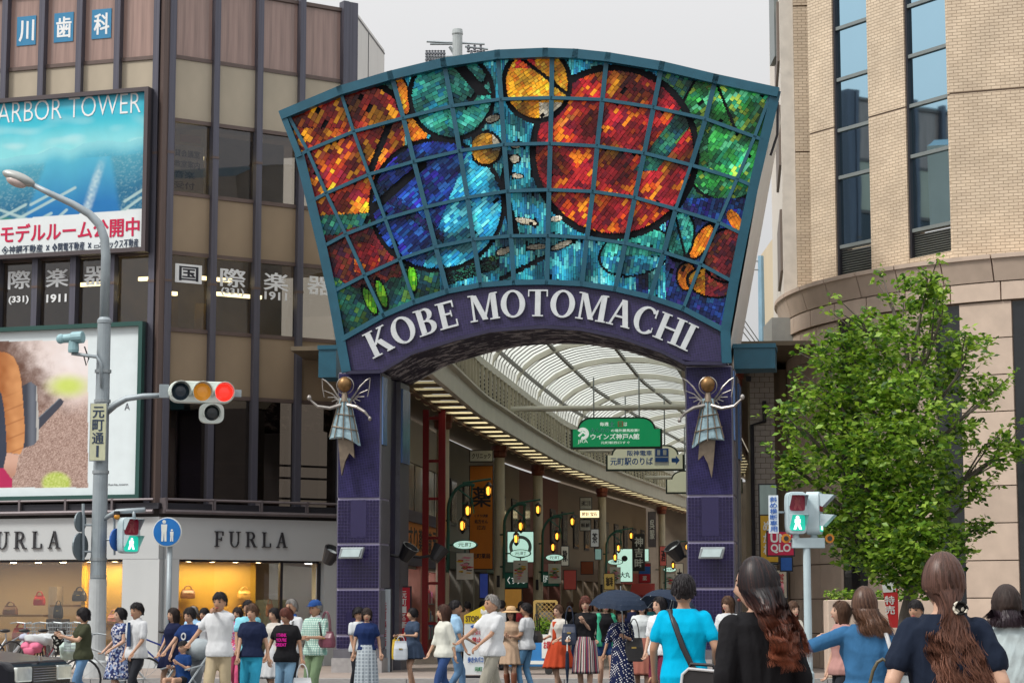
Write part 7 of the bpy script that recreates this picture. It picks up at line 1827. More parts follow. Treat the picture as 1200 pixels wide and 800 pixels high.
        fs = [(i * n + k, i * n + (k + 1) % n, (i + 1) * n + (k + 1) % n, (i + 1) * n + k) for i in range(rows + 1) for k in range(n)]
        cols = [(strip_[(j % n) % len(strip_)] if strip_ else (.5, .5, .5)) for j in range(len(fs))]
        emit_mesh('skirt', folds(np.array(vs), sd, .005), fs, bm, root, col=cols if strip_ else None)
    # top
    if top is not None:
        mb = MB(); torso(mb, .023, hem, .17 if bk_ != 'skirt' else .04)
        sv_ = sleeve
        for sx, sh, el, wr in armj:
            if sv_ <= 0: continue
            caps(mb, sh + Vector((-sx * .012, 0, .0)), .062, sh.lerp(el, min(1, sv_)), .051 + (.008 if sv_ < .9 else 0))
            if sv_ > 1: caps(mb, el, .05, el.lerp(wr, min(.97, sv_ - 1)), .04)
        cv, cf = blob(mb, vox, 3); emit_mesh('top', folds(cv, sd + 3, .009 if vox > .012 else .012), cf, top, root)
        if collar is not None:
            mb = MB(); n = 20; vs = []
            for i, (r_, z) in enumerate(((.078, 1.385), (.066, 1.425), (.074, 1.43), (.098, 1.375))):
                for k in range(n): a = 2 * math.pi * k / n; g_ = .02 * max(0, -math.sin(a)) ** 3; vs.append((r_ * math.cos(a), r_ * .85 * math.sin(a) + ncy * .7 + .005, lz(z - g_ * 1.6)))
            mb.add(vs, [(i * n + k, i * n + (k + 1) % n, (i + 1) * n + (k + 1) % n, (i + 1) * n + k) for i in range(3) for k in range(n)]); emit_mesh('collar', np.array(mb.v), mb.f, collar, root)
    # hair: shell plus loose locks
    if hair:
        hg = hair_geo(hair[0], seed=sd, **hair[2]); nC = hair[2].get('n', 44); nR = hair[2].get('rows', 16)
        G_ = np.array(hg.v)[:(nR + 1) * nC].reshape(nR + 1, nC, 3); rs = np.random.RandomState(sd % 9999); NR_ = 420; m_ = 6
        kc = rs.randint(0, nC, NR_); r0 = rs.uniform(0, nR * .62, NR_); ln_ = rs.uniform(.25, .45, NR_) * nR; P_ = np.zeros((NR_, m_, 3))
        for j in range(m_):
            rr_ = np.clip(r0 + ln_ * j / (m_ - 1), 0, nR); ri_ = np.minimum(rr_.astype(int), nR - 1); fr_ = (rr_ - ri_)[:, None]
            P_[:, j] = (G_[ri_, kc] * (1 - fr_) + G_[ri_ + 1, kc] * fr_) * (1.015 + .045 * (j / (m_ - 1)) * rs.uniform(0, 1, (NR_, 1)))
        P_ += rs.normal(0, .004, (NR_, 1, 3)); P_[:, -1] += rs.normal(0, .006, (NR_, 3)); v_, f_ = ribbons(P_, .0045)
        hv = np.vstack([np.array(hg.v), v_]); hf = hg.f + [tuple(i + len(hg.v) for i in q_) for q_ in f_]
        emit_mesh('hair', xform(hv, HM, hc_), hf, hairm(hair[1]), root)
    info = dict(root=root, S=S, arms=armj, hc=hc_, HM=HM, ncy=ncy, H=h, legs=legs, yaw=R(yaw)); PEOPLE[key or label] = info
    return info
def PW(info, p):
    """person-local (1.65 m figure) to world"""
    S = info['S']; c, s_ = math.cos(info['yaw']), math.sin(info['yaw']); l_ = info['root'].location
    return Vector((l_.x + S * (p[0] * c - p[1] * s_), l_.y + S * (p[0] * s_ + p[1] * c), l_.z + S * p[2]))
def hand(info, sx): j = [a for a in info['arms'] if a[0] == sx][0]; return j[3] + (j[3] - j[2]).normalized() * .08
C = cloth
navy = C('navy', (.012, .016, .045)); white = C('white', (.50, .52, .54)); black_ = C('black', (.012, .012, .014)); jean = C('jean', (.10, .19, .32), .9, .2); jeand = C('jean_dark', (.03, .06, .16), .9, .2)
ltblue = C('ltblue', (.28, .45, .62)); khaki = C('khaki', (.36, .30, .2)); olive = C('olive', (.045, .05, .03)); charc = C('charcoal', (.022, .024, .03)); turq = C('turquoise', (.03, .27, .42)); beige = C('beige', (.42, .3, .21)); rust = C('rust', (.42, .06, .025)); greent = C('green_trouser', (.13, .19, .11)); cyan_ = C('cyan_tee', (.0, .36, .60)); denim = C('denim', (.035, .12, .25), .9, .2); pink = C('pink', (.55, .1, .2)); sage = C('grey_trouser', (.26, .25, .21))
SH, BOB, LNG = ('short', 'black', {'fringe': .055}), ('bob', 'black', {'ln': -.11, 'fringe': .035}), ('long', 'dark', {'ln': -.30, 'fringe': .04})
def lad(a, b): return a
# ---- left group
person('woman in olive tee and blue jeans holding a phone beside the street lamp', 99, 722, 31.5, -62, 'f', olive, .55, .80, ('jeans', jean), ('bob', 'black', {'ln': -.09, 'fringe': .03}), {'R': (-.1, -.34, 1.2), 'L': (.06, -.34, 1.18)}, .3, 1, 'a', -10, -12)
person('woman in navy floral dress left of the man in a tie', 142, 714, 33, -58, 'f', pattern('floral', 'floral', (.03, .04, .12), (.5, .5, .55), (.2, .26, .42), 30), .3, .9, ('skirt', pattern('floral', 'floral', (.03, .04, .12), (.5, .5, .55)), {'z': .42, 'flare': .06}), ('bob', 'black', {'ln': -.07, 'fringe': .06}), {'R': (-.14, -.22, .93), 'L': (.12, -.2, .95)}, .25, 1, 'c')
I3 = person('man in open white shirt over navy tie and dark trousers', 161, 707, 31, -38, 'm', white, .75, .76, ('trousers', charc), ('short', 'black', {'fringe': .04, 'vol': .02}), {'R': (-.2, -.06, .86), 'L': (.16, -.2, .9)}, .45, 1, 'b', collar=white)
person('long haired woman in dark blue sleeveless dress right of the blue round sign', 204, 714, 33.5, -48, 'f', navy, .15, .9, ('skirt', navy, {'z': .6, 'flare': .06}), ('long', 'dark', {'ln': -.2, 'fringe': .05}), {'R': (-.17, -.17, .88)}, .3, -1, 'a')
I5 = person('woman in navy tee with a white emblem pushing a stroller', 223, 719, 30.5, -28, 'f', C('deepblue', (.012, .03, .11)), .55, .8, ('trousers', beige), ('bob', 'black', {'ln': -.05, 'fringe': .045}), {'R': (-.26, -.34, .92), 'L': (.2, -.36, .94)}, .3, 1, 'a', 0, -8)
I6 = person('tall man in white tee and khaki trousers with hand at his mouth', 258, 695, 29, -16, 'm', white, .6, .78, ('trousers', khaki, {'wide': .015}), ('short', 'black', {'fringe': .045, 'vol': .018}), {'R': (-.34, -.22, .98), 'L': (-.02, -.2, 1.42)}, .4, -1, 'b', 0, -6)
person('woman in navy top and turquoise trousers with brown hair', 296, 708, 29.5, -10, 'f', C('navy2', (.014, .02, .05)), .55, .86, ('trousers', turq, {'wide': .012}), ('bob', 'brown', {'ln': -.05, 'fringe': .03}), {'L': (.26, .02, .85)}, .35, 1, 'a', -6)
person('grey haired man in pale blue behind the stroller', 227, 711, 38, -30, 'm', ltblue, .7, .8, ('trousers', charc), ('short', 'grey', {'fringe': .07}), None, .2, 1, 'b', collar=ltblue)
person('dark haired figure in white between the stroller woman and the tall man', 240, 715, 37, -25, 'f', white, .6, .8, ('trousers', charc), BOB, None, .2, -1, 'a')
person('man in light blue tee behind the woman in turquoise trousers', 291, 704, 34, 10, 'm', C('skyblue', (.2, .5, .6)), .6, .78, ('trousers', charc), ('short', 'black', {'fringe': .05}), None, .3, 1, 'b')
person('woman in pink floral blouse behind the tall man', 279, 712, 36, -20, 'f', pattern('pinkfloral', 'floral', (.5, .06, .14), (.55, .45, .5), (.3, .2, .4), 40), .6, .8, ('trousers', pink), ('bob', 'dark', {'ln': -.1, 'fringe': .04}), None, .3, 1, 'a')
I8 = person('woman in black tee with magenta print and blue jeans, auburn hair', 336, 714, 30, -12, 'f', black_, .55, .80, ('jeans', C('jean_lt', (.16, .28, .40), .9, .2), {'wide': .006}), ('bob', 'auburn', {'ln': -.07, 'fringe': .03}), {'L': (.27, -.02, .84), 'R': (-.3, -.1, .9)}, .35, 1, 'b', -28, -18, fat=1.08)
person('grey haired man in white shirt with dark shoulder strap', 342, 703, 33, -35, 'm', white, .7, .8, ('trousers', charc), ('short', 'grey', {'fringe': .06}), None, .3, -1, 'b', collar=C('bluecollar', (.03, .1, .35)))
person('woman in white blouse left of the black printed tee', 322, 714, 34, -40, 'f', C('offwhite', (.5, .48, .44)), .9, .78, ('skirt', white, {'z': .4, 'flare': .06}), ('bob', 'black', {'ln': -.06, 'fringe': .05}), {'R': (-.15, -.28, 1.0)}, .25, 1, 'a')
I11 = person('man in blue cap, checked shirt and green trousers', 370, 704, 32, -30, 'm', pattern('greencheck', 'check', (.50, .62, .56), (.18, .34, .30), sc=9), .8, .78, ('trousers', greent, {'wide': .016}), ('short', 'grey', {'fringe': .05}), {'R': (-.1, -.24, 1.06), 'L': (.1, -.26, 1.08)}, .3, 1, 'b', -12, collar=white, fat=1.05)
# ---- middle group
person('dark haired figure in pale tee half hidden by the woman in a checked skirt', 420, 713, 37, 40, 'm', C('palegrey', (.5, .53, .55)), .6, .8, ('trousers', charc), ('short', 'black', {'fringe': .03, 'vol': .03}), None, .2, 1, 'b')
person('woman in navy blouse and long grey checked skirt before the left pillar', 430, 717, 34, 4, 'f', C('navyblouse', (.015, .03, .10)), .55, .9, ('skirt', pattern('greycheck', 'check', (.24, .28, .32), (.42, .48, .52), sc=5), {'z': .2, 'flare': .05, 'pleat': .02}), ('bob', 'dark', {'ln': -.09, 'fringe': .02}), {'L': (.25, -.05, .86), 'R': (-.24, -.02, .84)}, .12, 1, 'a', 0, 0)
I_m3 = person('woman in dark dress and black leggings holding yellow and white bags', 484, 716, 39, -52, 'f', C('slate', (.04, .06, .1)), .55, .86, ('skirt', C('slate', (.04, .06, .1)), {'z': .62, 'flare': .07}), ('bob', 'black', {'ln': -.05, 'fringe': .05}), {'R': (-.14, -.26, 1.08), 'L': (.12, -.28, 1.1)}, .2, 1, 'a', -20)
person('long haired woman in loose white tunic and jeans', 521, 709, 32, -62, 'f', C('tunic', (.54, .55, .5)), 1.35, .72, ('jeans', jeand), ('long', 'chestnut', {'ln': -.26, 'fringe': .05, 'vol': .02}), {'R': (-.15, -.2, .88)}, .45, 1, 'a', -15)
person('man in light blue shirt and jeans behind the woman in white tunic', 533, 704, 34.5, 100, 'm', ltblue, .7, .78, ('jeans', jean), ('short', 'black', {'fringe': .05}), {'L': (.15, -.3, .98)}, .3, 1, 'b', collar=ltblue)
I_m6 = person('grey haired man in white polo striding left with arms out', 577, 698, 30, -55, 'm', white, .65, .80, ('trousers', sage, {'wide': .02}), ('short', 'grey', {'fringe': .06, 'vol': .018}), {'R': (-.24, -.4, 1.0), 'L': (.1, -.3, .96)}, .55, 1, 'b', -10, collar=white, fat=1.1)
I_m7 = person('woman in straw hat, beige dress and brown boots', 599, 712, 37, -14, 'f', beige, 1.2, .8, ('skirt', beige, {'z': .55, 'flare': .06}), ('long', 'dark', {'ln': -.22, 'fringe': .04}), {'R': (-.05, -.26, 1.12), 'L': (.07, -.25, 1.1)}, .15, 1, 'a', footc=(.16, .05, .025))
I_m8 = person('man in white tee and jeans with black cross body bag', 617, 707, 37, -115, 'm', white, .6, .8, ('jeans', C('jean_mid', (.12, .27, .45), .9, .25)), ('short', 'black', {'fringe': .05}), {'L': (.12, -.22, 1.0)}, .15, 1, 'b')
I_m9 = person('woman in rust red dress and white cardigan', 655, 709, 38, -50, 'f', C('cardigan', (.52, .5, .46)), 1.3, .96, ('skirt', rust, {'z': .44, 'flare': .13, 'pleat': .02}), ('bob', 'brown', {'ln': -.03, 'fringe': .06}), {'R': (-.12, -.24, 1.02), 'L': (.2, -.2, 1.0)}, .25, 1, 'c')
STR = [(.35, .33, .3), (.03, .02, .04), (.25, .03, .05), (.04, .04, .12), (.4, .25, .2), (.02, .02, .03), (.5, .48, .45), (.18, .03, .06)]
I_m10 = person('woman in black top and striped skirt carrying a closed umbrella', 686, 699, 35, -10, 'f', black_, .8, .94, ('skirt', mat('cloth_stripes', (.5, .5, .5), .85, 0, .05, 9, attr='Col'), {'z': .4, 'flare': .05, 'stripes': STR}), ('bob', 'auburn', {'ln': -.1, 'fringe': .02}), {'R': (-.28, -.1, .98), 'L': (.02, -.2, 1.22)}, .15, 1, 'c', 6)
person('woman in black camisole, green cardigan and denim shorts', 709, 701, 36.5, 12, 'f', black_, .1, .9, ('shorts', C('shorts', (.02, .05, .14))), ('bob', 'brown', {'ln': -.1, 'fringe': .03}), {'L': (.1, -.22, 1.1), 'R': (-.22, -.1, .95)}, .2, 1, 'c')
DOT = pattern('dots', 'dots', (.012, .018, .06), (.7, .7, .7), sc=27)
I_m12 = person('woman in navy polka dot dress under a dark umbrella', 728, 711, 33, -5, 'f', DOT, 1.2, .88, ('skirt', DOT, {'z': .2, 'flare': .05}), ('bob', 'black', {'ln': -.07, 'fringe': .03}), {'L': (.08, -.26, 1.14), 'R': (-.3, -.05, .86)}, .15, 1, 'b', 0, -12)
I_m13 = person('woman in dark cap, white blouse and reddish skirt', 752, 703, 36, -6, 'f', C('blouse', (.52, .56, .57)), 1.2, .82, ('skirt', C('brick_skirt', (.32, .12, .09)), {'z': .35, 'flare': .06}), ('bob', 'dark', {'ln': -.14, 'fringe': .03}), None, .2, 1, 'c')
person('dark haired woman looking left just beside the man in cyan tee', 773, 700, 31, -35, 'f', C('paleblouse', (.56, .58, .6)), .9, .8, ('trousers', C('wine', (.12, .02, .04))), ('mid', 'black', {'ln': -.1, 'fringe': .065}), None, .25, 1, 'c', -20)
person('woman with brown fringe glimpsed left of the woman in black', 853, 699, 33, -20, 'f', white, .6, .8, ('trousers', charc), ('long', 'brown', {'ln': -.16, 'fringe': .02}), None, .2, 1, 'c', -20)
person('long haired woman glimpsed right of the woman in black', 928, 705, 30, 30, 'f', C('cream', (.62, .58, .5)), .6, .8, ('trousers', charc), ('long', 'brown', {'ln': -.2, 'fringe': .04}), None, .2, 1, 'c', 0)
person('brown haired woman in profile behind the denim shirt', 986, 705, 23, -75, 'f', C('rosetop', (.4, .22, .2)), .6, .8, ('trousers', charc), ('mid', 'brown', {'ln': -.13, 'fringe': .05}), None, .2, 1, 'c', -10, 8)
person('dark haired head glimpsed behind the woman with a hair tie', 1073, 704, 25, -30, 'm', white, .6, .8, ('trousers', charc), ('short', 'black', {'fringe': .03}), None, .2, 1, 'b')

# ---- strollers deeper in the arcade
DEEP = [('man in grey deep in the arcade behind the straw hat', 588, 712, 47, 160, 'm', 'palegrey', 'short'), ('woman in red deep in the arcade left of the trellis', 611, 713, 52, 10, 'f', 'deepred', 'bob'), ('woman in white far behind the trellis', 640, 712, 56, -20, 'f', 'white', 'long'), ('man in black far behind the rust dress', 668, 711, 54, 170, 'm', 'black', 'short'), ('woman in cream between the striped skirt and the green cardigan', 698, 712, 50, 5, 'f', 'cream2', 'bob'), ('man in navy behind the dark umbrella', 742, 709, 46, 20, 'm', 'navy', 'short'), ('woman in teal beyond the dark cap', 762, 711, 49, -15, 'f', 'tealtop', 'bob'), ('man in pale shirt beside the right pillar', 794, 709, 52, 175, 'm', 'palegrey', 'short'), ('woman in black just left of the trellis cart', 566, 713, 49, 30, 'f', 'black', 'bob'), ('man in tan deep at the arcade mouth', 548, 711, 53, -170, 'm', 'tan2', 'short')]
C('palegrey', (.5, .53, .55)); C('deepred', (.3, .03, .04)); C('cream2', (.5, .46, .4)); C('tealtop', (.03, .2, .22)); C('tan2', (.3, .2, .12))
for lb, px_, yt, d, yw, sx_, cn, hs in DEEP:
    person(lb, px_, yt, d, yw, sx_, MATS['cloth_' + cn], .6, .8, ('trousers', charc if d % 2 else jeand), (hs, 'black' if d % 3 else 'brown', {'fringe': .04}), None, .3, 1, 'a', vox=.021, group='people deeper in the arcade', minH=1.5)
# ================================================================== FOREGROUND PEOPLE, seen from behind
FG = 'people in the foreground seen from behind'
def strands(info, n, length, c1, c2, spread=.1, wave=.012, seed=3, gather=None, side=0., blow=0., name='hair_strands', rad=.0021, mixpow=1.0, amax=2.25):
    """thousands of fine locks rooted on the scalp, following the skull then hanging in clumped waves"""
    rs = np.random.RandomState(seed); HM, hc = info['HM'], np.array(info['hc']); a_, b_, c_ = .081, .1, .123
    an = rs.uniform(-amax, amax, n); ph = np.arccos(rs.uniform(.05, 1, n)); m1, m2 = 7, 16; P = np.zeros((n, m1 + m2, 3)); lay = 1 + rs.uniform(0, .07, n)
    for k in range(m1):
        q = ph + (1.72 - ph) * k / (m1 - 1); P[:, k, 0] = a_ * np.sin(q) * np.sin(an) * lay; P[:, k, 1] = b_ * np.sin(q) * np.cos(an) * lay; P[:, k, 2] = c_ * np.cos(q) * lay
    st = P[:, m1 - 1].copy(); NC = 26; ci = np.clip(((an + amax) / (2 * amax) * NC + rs.normal(0, .35, n)).astype(int), 0, NC - 1)
    cp, ck, ca = rs.uniform(0, 6.28, NC)[ci], rs.uniform(15, 27, NC)[ci], rs.uniform(.5, 1.4, NC)[ci]; cL = rs.uniform(.8, 1.0, NC)[ci]; L = length * cL * rs.uniform(.86, 1.04, n)
    xe = spread * an / 1.6 + rs.normal(0, .012, n) + side; ye = .105 + rs.uniform(-.02, .03, n); jx, jy = rs.normal(0, .004, n), rs.normal(0, .004, n); fl = rs.uniform(0, 1, n) < .06
    for k in range(1, m2 + 1):
        f = k / m2; z = st[:, 2] - L * f; g1, g2 = min(1, f * 2), min(1, f * 1.6); tx_ = st[:, 0] * (1 - g1) + xe * g1; ty = st[:, 1] * (1 - g2) + ye * g2
        if gather: g_ = np.exp(-((z - gather[0]) / .06) ** 2); tx_ = tx_ * (1 - .7 * g_) + gather[1] * .7 * g_
        P[:, m1 + k - 1, 0] = tx_ + wave * ca * np.sin(ck * f * L * 2.2 + cp) * f * 1.6 + jx * (1 + f) + blow * f * f + fl * .02 * f * np.sin(cp * 5)
        P[:, m1 + k - 1, 1] = ty + wave * ca * np.cos(ck * f * L * 1.9 + cp) * f + jy * (1 + f); P[:, m1 + k - 1, 2] = z
    v, f_ = ribbons(P, rad); m = m1 + m2; fr = np.clip((np.arange(m - 1) - m1 + 1) / m2, 0, 1)
    tone = rs.uniform(.55, 1.35, n)[:, None, None]; mixf = np.clip(fr[None, :] ** mixpow + rs.normal(0, .07, (n, 1)), 0, 1)[:, :, None]
    cols = ((np.array(c1) * (1 - mixf) + np.array(c2) * mixf) * tone).reshape(-1, 3).tolist()
    return emit_mesh(name, xform(v, HM, hc), f_, mat('hair_locks', (.05, .03, .02), .42, 0, .1, 30, attr='Col', spec=.35), info['root'], col=cols)
V = .0085
f1 = person('man in bright cyan tee with short black hair seen from behind', 801, 675, 17.3, 172, 'm', cyan_, .62, .74, ('trousers', charc), ('short', 'black', {'fringe': .05, 'vol': .014, 'n': 60, 'rows': 22}), {'R': (-.24, -.06, .9), 'L': (.24, -.1, .88)}, .15, 1, 'b', 8, 0, vox=.011, group=FG)
f2 = person('woman in black long sleeved top with long black hair fading to auburn', 888, 656, 9.8, -165, 'f', black_, 1.98, .8, ('trousers', charc), None, {'R': (-.2, .02, .85), 'L': (.2, .02, .85)}, .1, 1, 'c', 50, -7, vox=V, group=FG)
f3 = person('woman in denim shirt with brown hair and a raised hand', 1013, 689, 13.5, 168, 'f', denim, 1.3, .76, ('trousers', charc), None, {'R': (.2, .0, .85), 'L': (-.05, -.0, .85)} if 0 else {'L': (.34, -.12, 1.28), 'R': (-.2, -.02, .88)}, .1, 1, 'c', 20, 0, vox=.01, group=FG)
f4 = person('woman in dark navy tee with very long brown hair and a round hair tie', 1106, 651, 8.7, 172, 'f', C('ink_navy', (.012, .018, .034)), .62, .8, ('jeans', jeand), None, {'R': (-.25, .0, .88), 'L': (.25, .02, .88)}, .1, 1, 'c', 16, 0, vox=V, group=FG)
f5 = person('woman with dark bobbed hair in pale shirt at the right edge', 1180, 688, 12.5, -172, 'f', C('pale_shirt', (.45, .54, .56)), 1.3, .76, ('trousers', charc), None, None, .1, 1, 'c', -10, 0, vox=.01, group=FG)
_k = random.Random(5); mb = MB(); HMf, hcf = f1['HM'], Vector(f1['hc'])     # cropped tufts on the cyan-tee man
for _ in range(900):
    a, ph = _k.uniform(-3.14, 3.14), math.acos(_k.uniform(-.12 if True else 0, 1))
    if abs(a) > 2.2 and ph > 1.0: continue
    d = Vector((math.sin(ph) * math.sin(a), math.sin(ph) * math.cos(a), math.cos(ph))); q0 = Vector((d.x * .083, d.y * .104, d.z * .126)); q1 = q0 + d * .006 + Vector((_k.gauss(0, .007), _k.gauss(0, .007), -.01 + _k.gauss(0, .006)))
    mb.tube([HMf @ q0 + hcf, HMf @ ((q0 + q1) / 2 + d * .004) + hcf, HMf @ q1 + hcf], [.005, .004, .001], 4)
emit_mesh('hair_tufts', np.array(mb.v), mb.f, hairm('black'), f1['root'])
def scap(info, fr=.03, col='black', style='long', ln=-.1, vol=.008):
    hg = hair_geo(style, ln, fr, seed=5, vol=vol, n=60, rows=20); emit_mesh('hair', xform(np.array(hg.v), info['HM'], info['hc']), hg.f, hairm(col), info['root'])
scap(f2, .07, 'black', 'short'); strands(f2, 5200, .38, (.010, .009, .012), (.30, .095, .05), .125, .027, seed=4, mixpow=1.6)
scap(f3, .05, 'chestnut', 'short'); strands(f3, 3000, .2, (.09, .045, .028), (.12, .06, .035), .06, .008, seed=6, blow=-.06)
scap(f4, .07, 'chestnut', 'short'); strands(f4, 5600, .52, (.075, .036, .027), (.26, .12, .08), .07, .016, seed=8, gather=(-.1, .0), blow=-.07)
scap(f5, .03, 'dark', 'bob', -.1, .02); strands(f5, 2600, .12, (.022, .013, .02), (.03, .018, .026), .085, .004, seed=10)
def childgeo(info, name, mb, m_, smooth=True): return emit_mesh(name, np.array(mb.v), mb.f, m_, info['root'], smooth=smooth)
# hair clip and hair tie (sub-shapes in person space)
mb = MB(); hcv = Vector(f4['hc']); c0 = f4['HM'] @ Vector((-.02, .135, -.1)) + hcv
for k in range(9):
    a = k * .7; mb.tube([c0 + Vector((.03 * math.cos(a + t) * (1 - .1 * k / 9), .012 + .01 * math.sin(3 * t), .026 * math.sin(a + t))) for t in np.linspace(0, 2.6, 9)], .0055, 5)
mb.ell(c0, (.026, .014, .024), 10, 7); childgeo(f4, 'hair_tie', mb, pattern('zebra_tie', 'floral', (.02, .02, .02), (.6, .58, .5), (.02, .02, .02), 60))
mb = MB(); c0 = f2['HM'] @ Vector((-.05, .1, -.035)) + Vector(f2['hc']); mb.tube([c0 + Vector((0, 0, .03)), c0 + Vector((.01, .012, 0)), c0 + Vector((0, 0, -.035))], [.008, .014, .008], 7); childgeo(f2, 'hair_clip', mb, mat('clip_red', (.25, .04, .05), .3))
# ---- spare bits worn by people
def strap(info, pts, w_, m_, name='strap'):
    mb = MB(); mb.tube(pts, w_, 6, flat=.35); return childgeo(info, name, mb, m_)
mb = MB(); mb.prism([(-.025, 1.36), (.025, 1.36), (.045, .98), (-.045, .98)], -.17, -.155); childgeo(I3, 'tie', mb, C('tie_navy', (.02, .04, .1)), False)
mb = MB()
for k, s_ in enumerate(("I THINK", "YOU'RE", "GREAT")): text(mb, s_, IDF, -.1 - .012 * k, .06 + .0 * k, 1.2 - k * .075, 1.255 - k * .075, -.168, .02)
childgeo(I8, 'shirt_print', mb, C('magenta', (.62, .02, .3)), False)
mb = MB(); ring = [(.04 * math.cos(a), 1.2 + .05 * math.sin(a)) for a in np.linspace(0, 6.28, 17)]
for a, b in zip(ring[:-1], ring[1:]): mb.bar((a[0], -.162, a[1]), (b[0], -.162, b[1]), .012, .022)
childgeo(I5, 'shirt_emblem', mb, white, False)
def cap_(info, m_, brim=True):
    mb = MB(); HM, hc = info['HM'], Vector(info['hc']); vs = []; n = 24
    for i in range(7):
        f = i / 6; ph = 1.5 * (1 - f) + .02
        for k in range(n): a = 2 * math.pi * k / n; vs.append(HM @ Vector((.092 * math.sin(ph) * math.sin(a), -.112 * math.sin(ph) * math.cos(a), .045 + .095 * math.cos(ph))) + hc)
    mb.add(vs, [(i * n + k, i * n + (k + 1) % n, (i + 1) * n + (k + 1) % n, (i + 1) * n + k) for i in range(6) for k in range(n)] + [tuple(6 * n + k for k in range(n))])
    pts = [HM @ Vector((.088 * math.sin(a), -.105 * math.cos(a), .05)) + hc for a in np.linspace(-1.1, 1.1, 9)]; pf = [HM @ Vector((.075 * math.sin(a), -.105 * math.cos(a) - .075 * math.cos(a * 1.3), .035)) + hc for a in np.linspace(-1.1, 1.1, 9)]
    mb.add(pts + pf, [(k, k + 1, 10 + k, 9 + k) for k in range(8)]); return childgeo(info, 'cap', mb, m_)
cap_(I11, C('cap_blue', (.02, .06, .2))); cap_(I_m13, C('cap_dark', (.02, .022, .03)))
mb = MB(); HM, hc = I_m7['HM'], Vector(I_m7['hc']); mb.lathe(hc + Vector((0, 0, .055)), [(.2, -.025), (.205, -.02), (.12, .012), (.098, .02), (.094, .07), (.07, .1), (.01, .11)], 24); childgeo(I_m7, 'straw_hat', mb, mat('straw', (.5, .33, .17), .8, 0, .15, 20, bump=.3))
mb = MB(); mb.lathe(hc + Vector((0, 0, .07)), [(.1, 0), (.098, .022)], 24); childgeo(I_m7, 'hat_band', mb, C('band', (.2, .1, .06)))
for sx, hp, kn, an in I_m7['legs']:
    mb = MB(); caps(mb, an + Vector((0, .0, .0)), .05, kn.lerp(an, .25), .062); childgeo(I_m7, 'boot', mb, mat('boot_leather', (.17, .055, .025), .5))
# green cardigan scarf-like front on the camisole woman
gi = PEOPLE['woman in black camisole, green cardigan and denim shorts']; gm = C('mint_green', (.05, .33, .2))
for sx in (-1, 1):
    mb = MB(); a = [x for x in gi['arms'] if x[0] == sx][0]; caps(mb, a[1] + Vector((-sx * .03, 0, .01)), .072, a[2], .06); caps(mb, a[2], .058, a[2].lerp(a[3], .5), .05)
    loft(mb, [(z, .045 + .01 * math.sin(z * 9), .035, sx * .125, -.09 + .02 * math.sin(z * 7)) for z in (.82, .9, 1.0, 1.1, 1.2, 1.3, 1.36)], 12)
    v_, f_ = blob(mb, .015, 3); emit_mesh('cardigan', folds(v_, 7 + sx), f_, gm, gi['root'])
ri = I_m9; mb = MB(); loft(mb, [(z, .05, .03, .0, -.118) for z in (.95, 1.05, 1.15, 1.25, 1.34)], 12); childgeo(ri, 'dress_front', mb, rust)
# ================================================================== BAGS, UMBRELLAS
def bag(label, p, w_, h, dep, m_, yaw=0, handle=.12, mh=None, group=None, hang=None, name='handbag'):
    """soft bag: bulged body, flap seam, arched handles; p = centre of base"""
    p = Vector(p); t = thing(name, label, 'bag', p, group); F = Frame(p.x, p.y, R(yaw)); mb = MB(); n = 20; vs = []
    prof = [(0, .82), (.04, .95), (.25, 1.0), (.6, .95), (.88, .84), (1, .78)]
    for f, k in prof:
        for i in range(n):
            a = 2 * math.pi * i / n; c, s_ = math.cos(a), math.sin(a); e = .45
            vs.append(F.W(w_ / 2 * k * math.copysign(abs(c) ** e, c), dep / 2 * (k if f < .7 else k * .5) * math.copysign(abs(s_) ** e, s_), p.z + h * f))
    m = len(prof); mb.add(vs, [(i * n + k, i * n + (k + 1) % n, (i + 1) * n + (k + 1) % n, (i + 1) * n + k) for i in range(m - 1) for k in range(n)] + [tuple(range(n - 1, -1, -1)), tuple((m - 1) * n + k for k in range(n))])
    mb.build('body', m_, t, smooth=False)
    for s_ in (-1, 1):
        mb = MB(); mb.tube([F.W(w_ * .26 * math.cos(a), s_ * dep * .12, p.z + h * .96 + handle * math.sin(a)) for a in np.linspace(0, 3.14159, 11)], max(.006, w_ * .028), 6); mb.build('handle', mh or m_, t, smooth=True)
    mb = MB(); mb.box(-w_ * .12, w_ * .12, -dep * .5 - .006, -dep * .42, p.z + h * .55, p.z + h * .62, F); mb.build('clasp', mat('brass', (.5, .35, .1), .3, .8), t)
    return t
L_ = lambda n_, c: mat('leather_' + n_, c, .4, 0, .12, 10, bump=.08)
Lbk, Lbr, Lrd, Lyl, Lpk = L_('black', (.015, .014, .016)), L_('brown', (.16, .07, .03)), L_('red', (.45, .02, .02)), L_('yellow', (.6, .4, .03)), L_('pink', (.5, .25, .25))
def shelfz(y): return Zc(y)
def fbag(F, px_, py_, yl, w_, h, m_, lb): x, z = F.hit(px_, py_, yl); bag(lb, F.W(x, yl, z), w_, h, w_ * .45, m_, math.degrees(F.th), h * .42, group='handbags in the shop window')
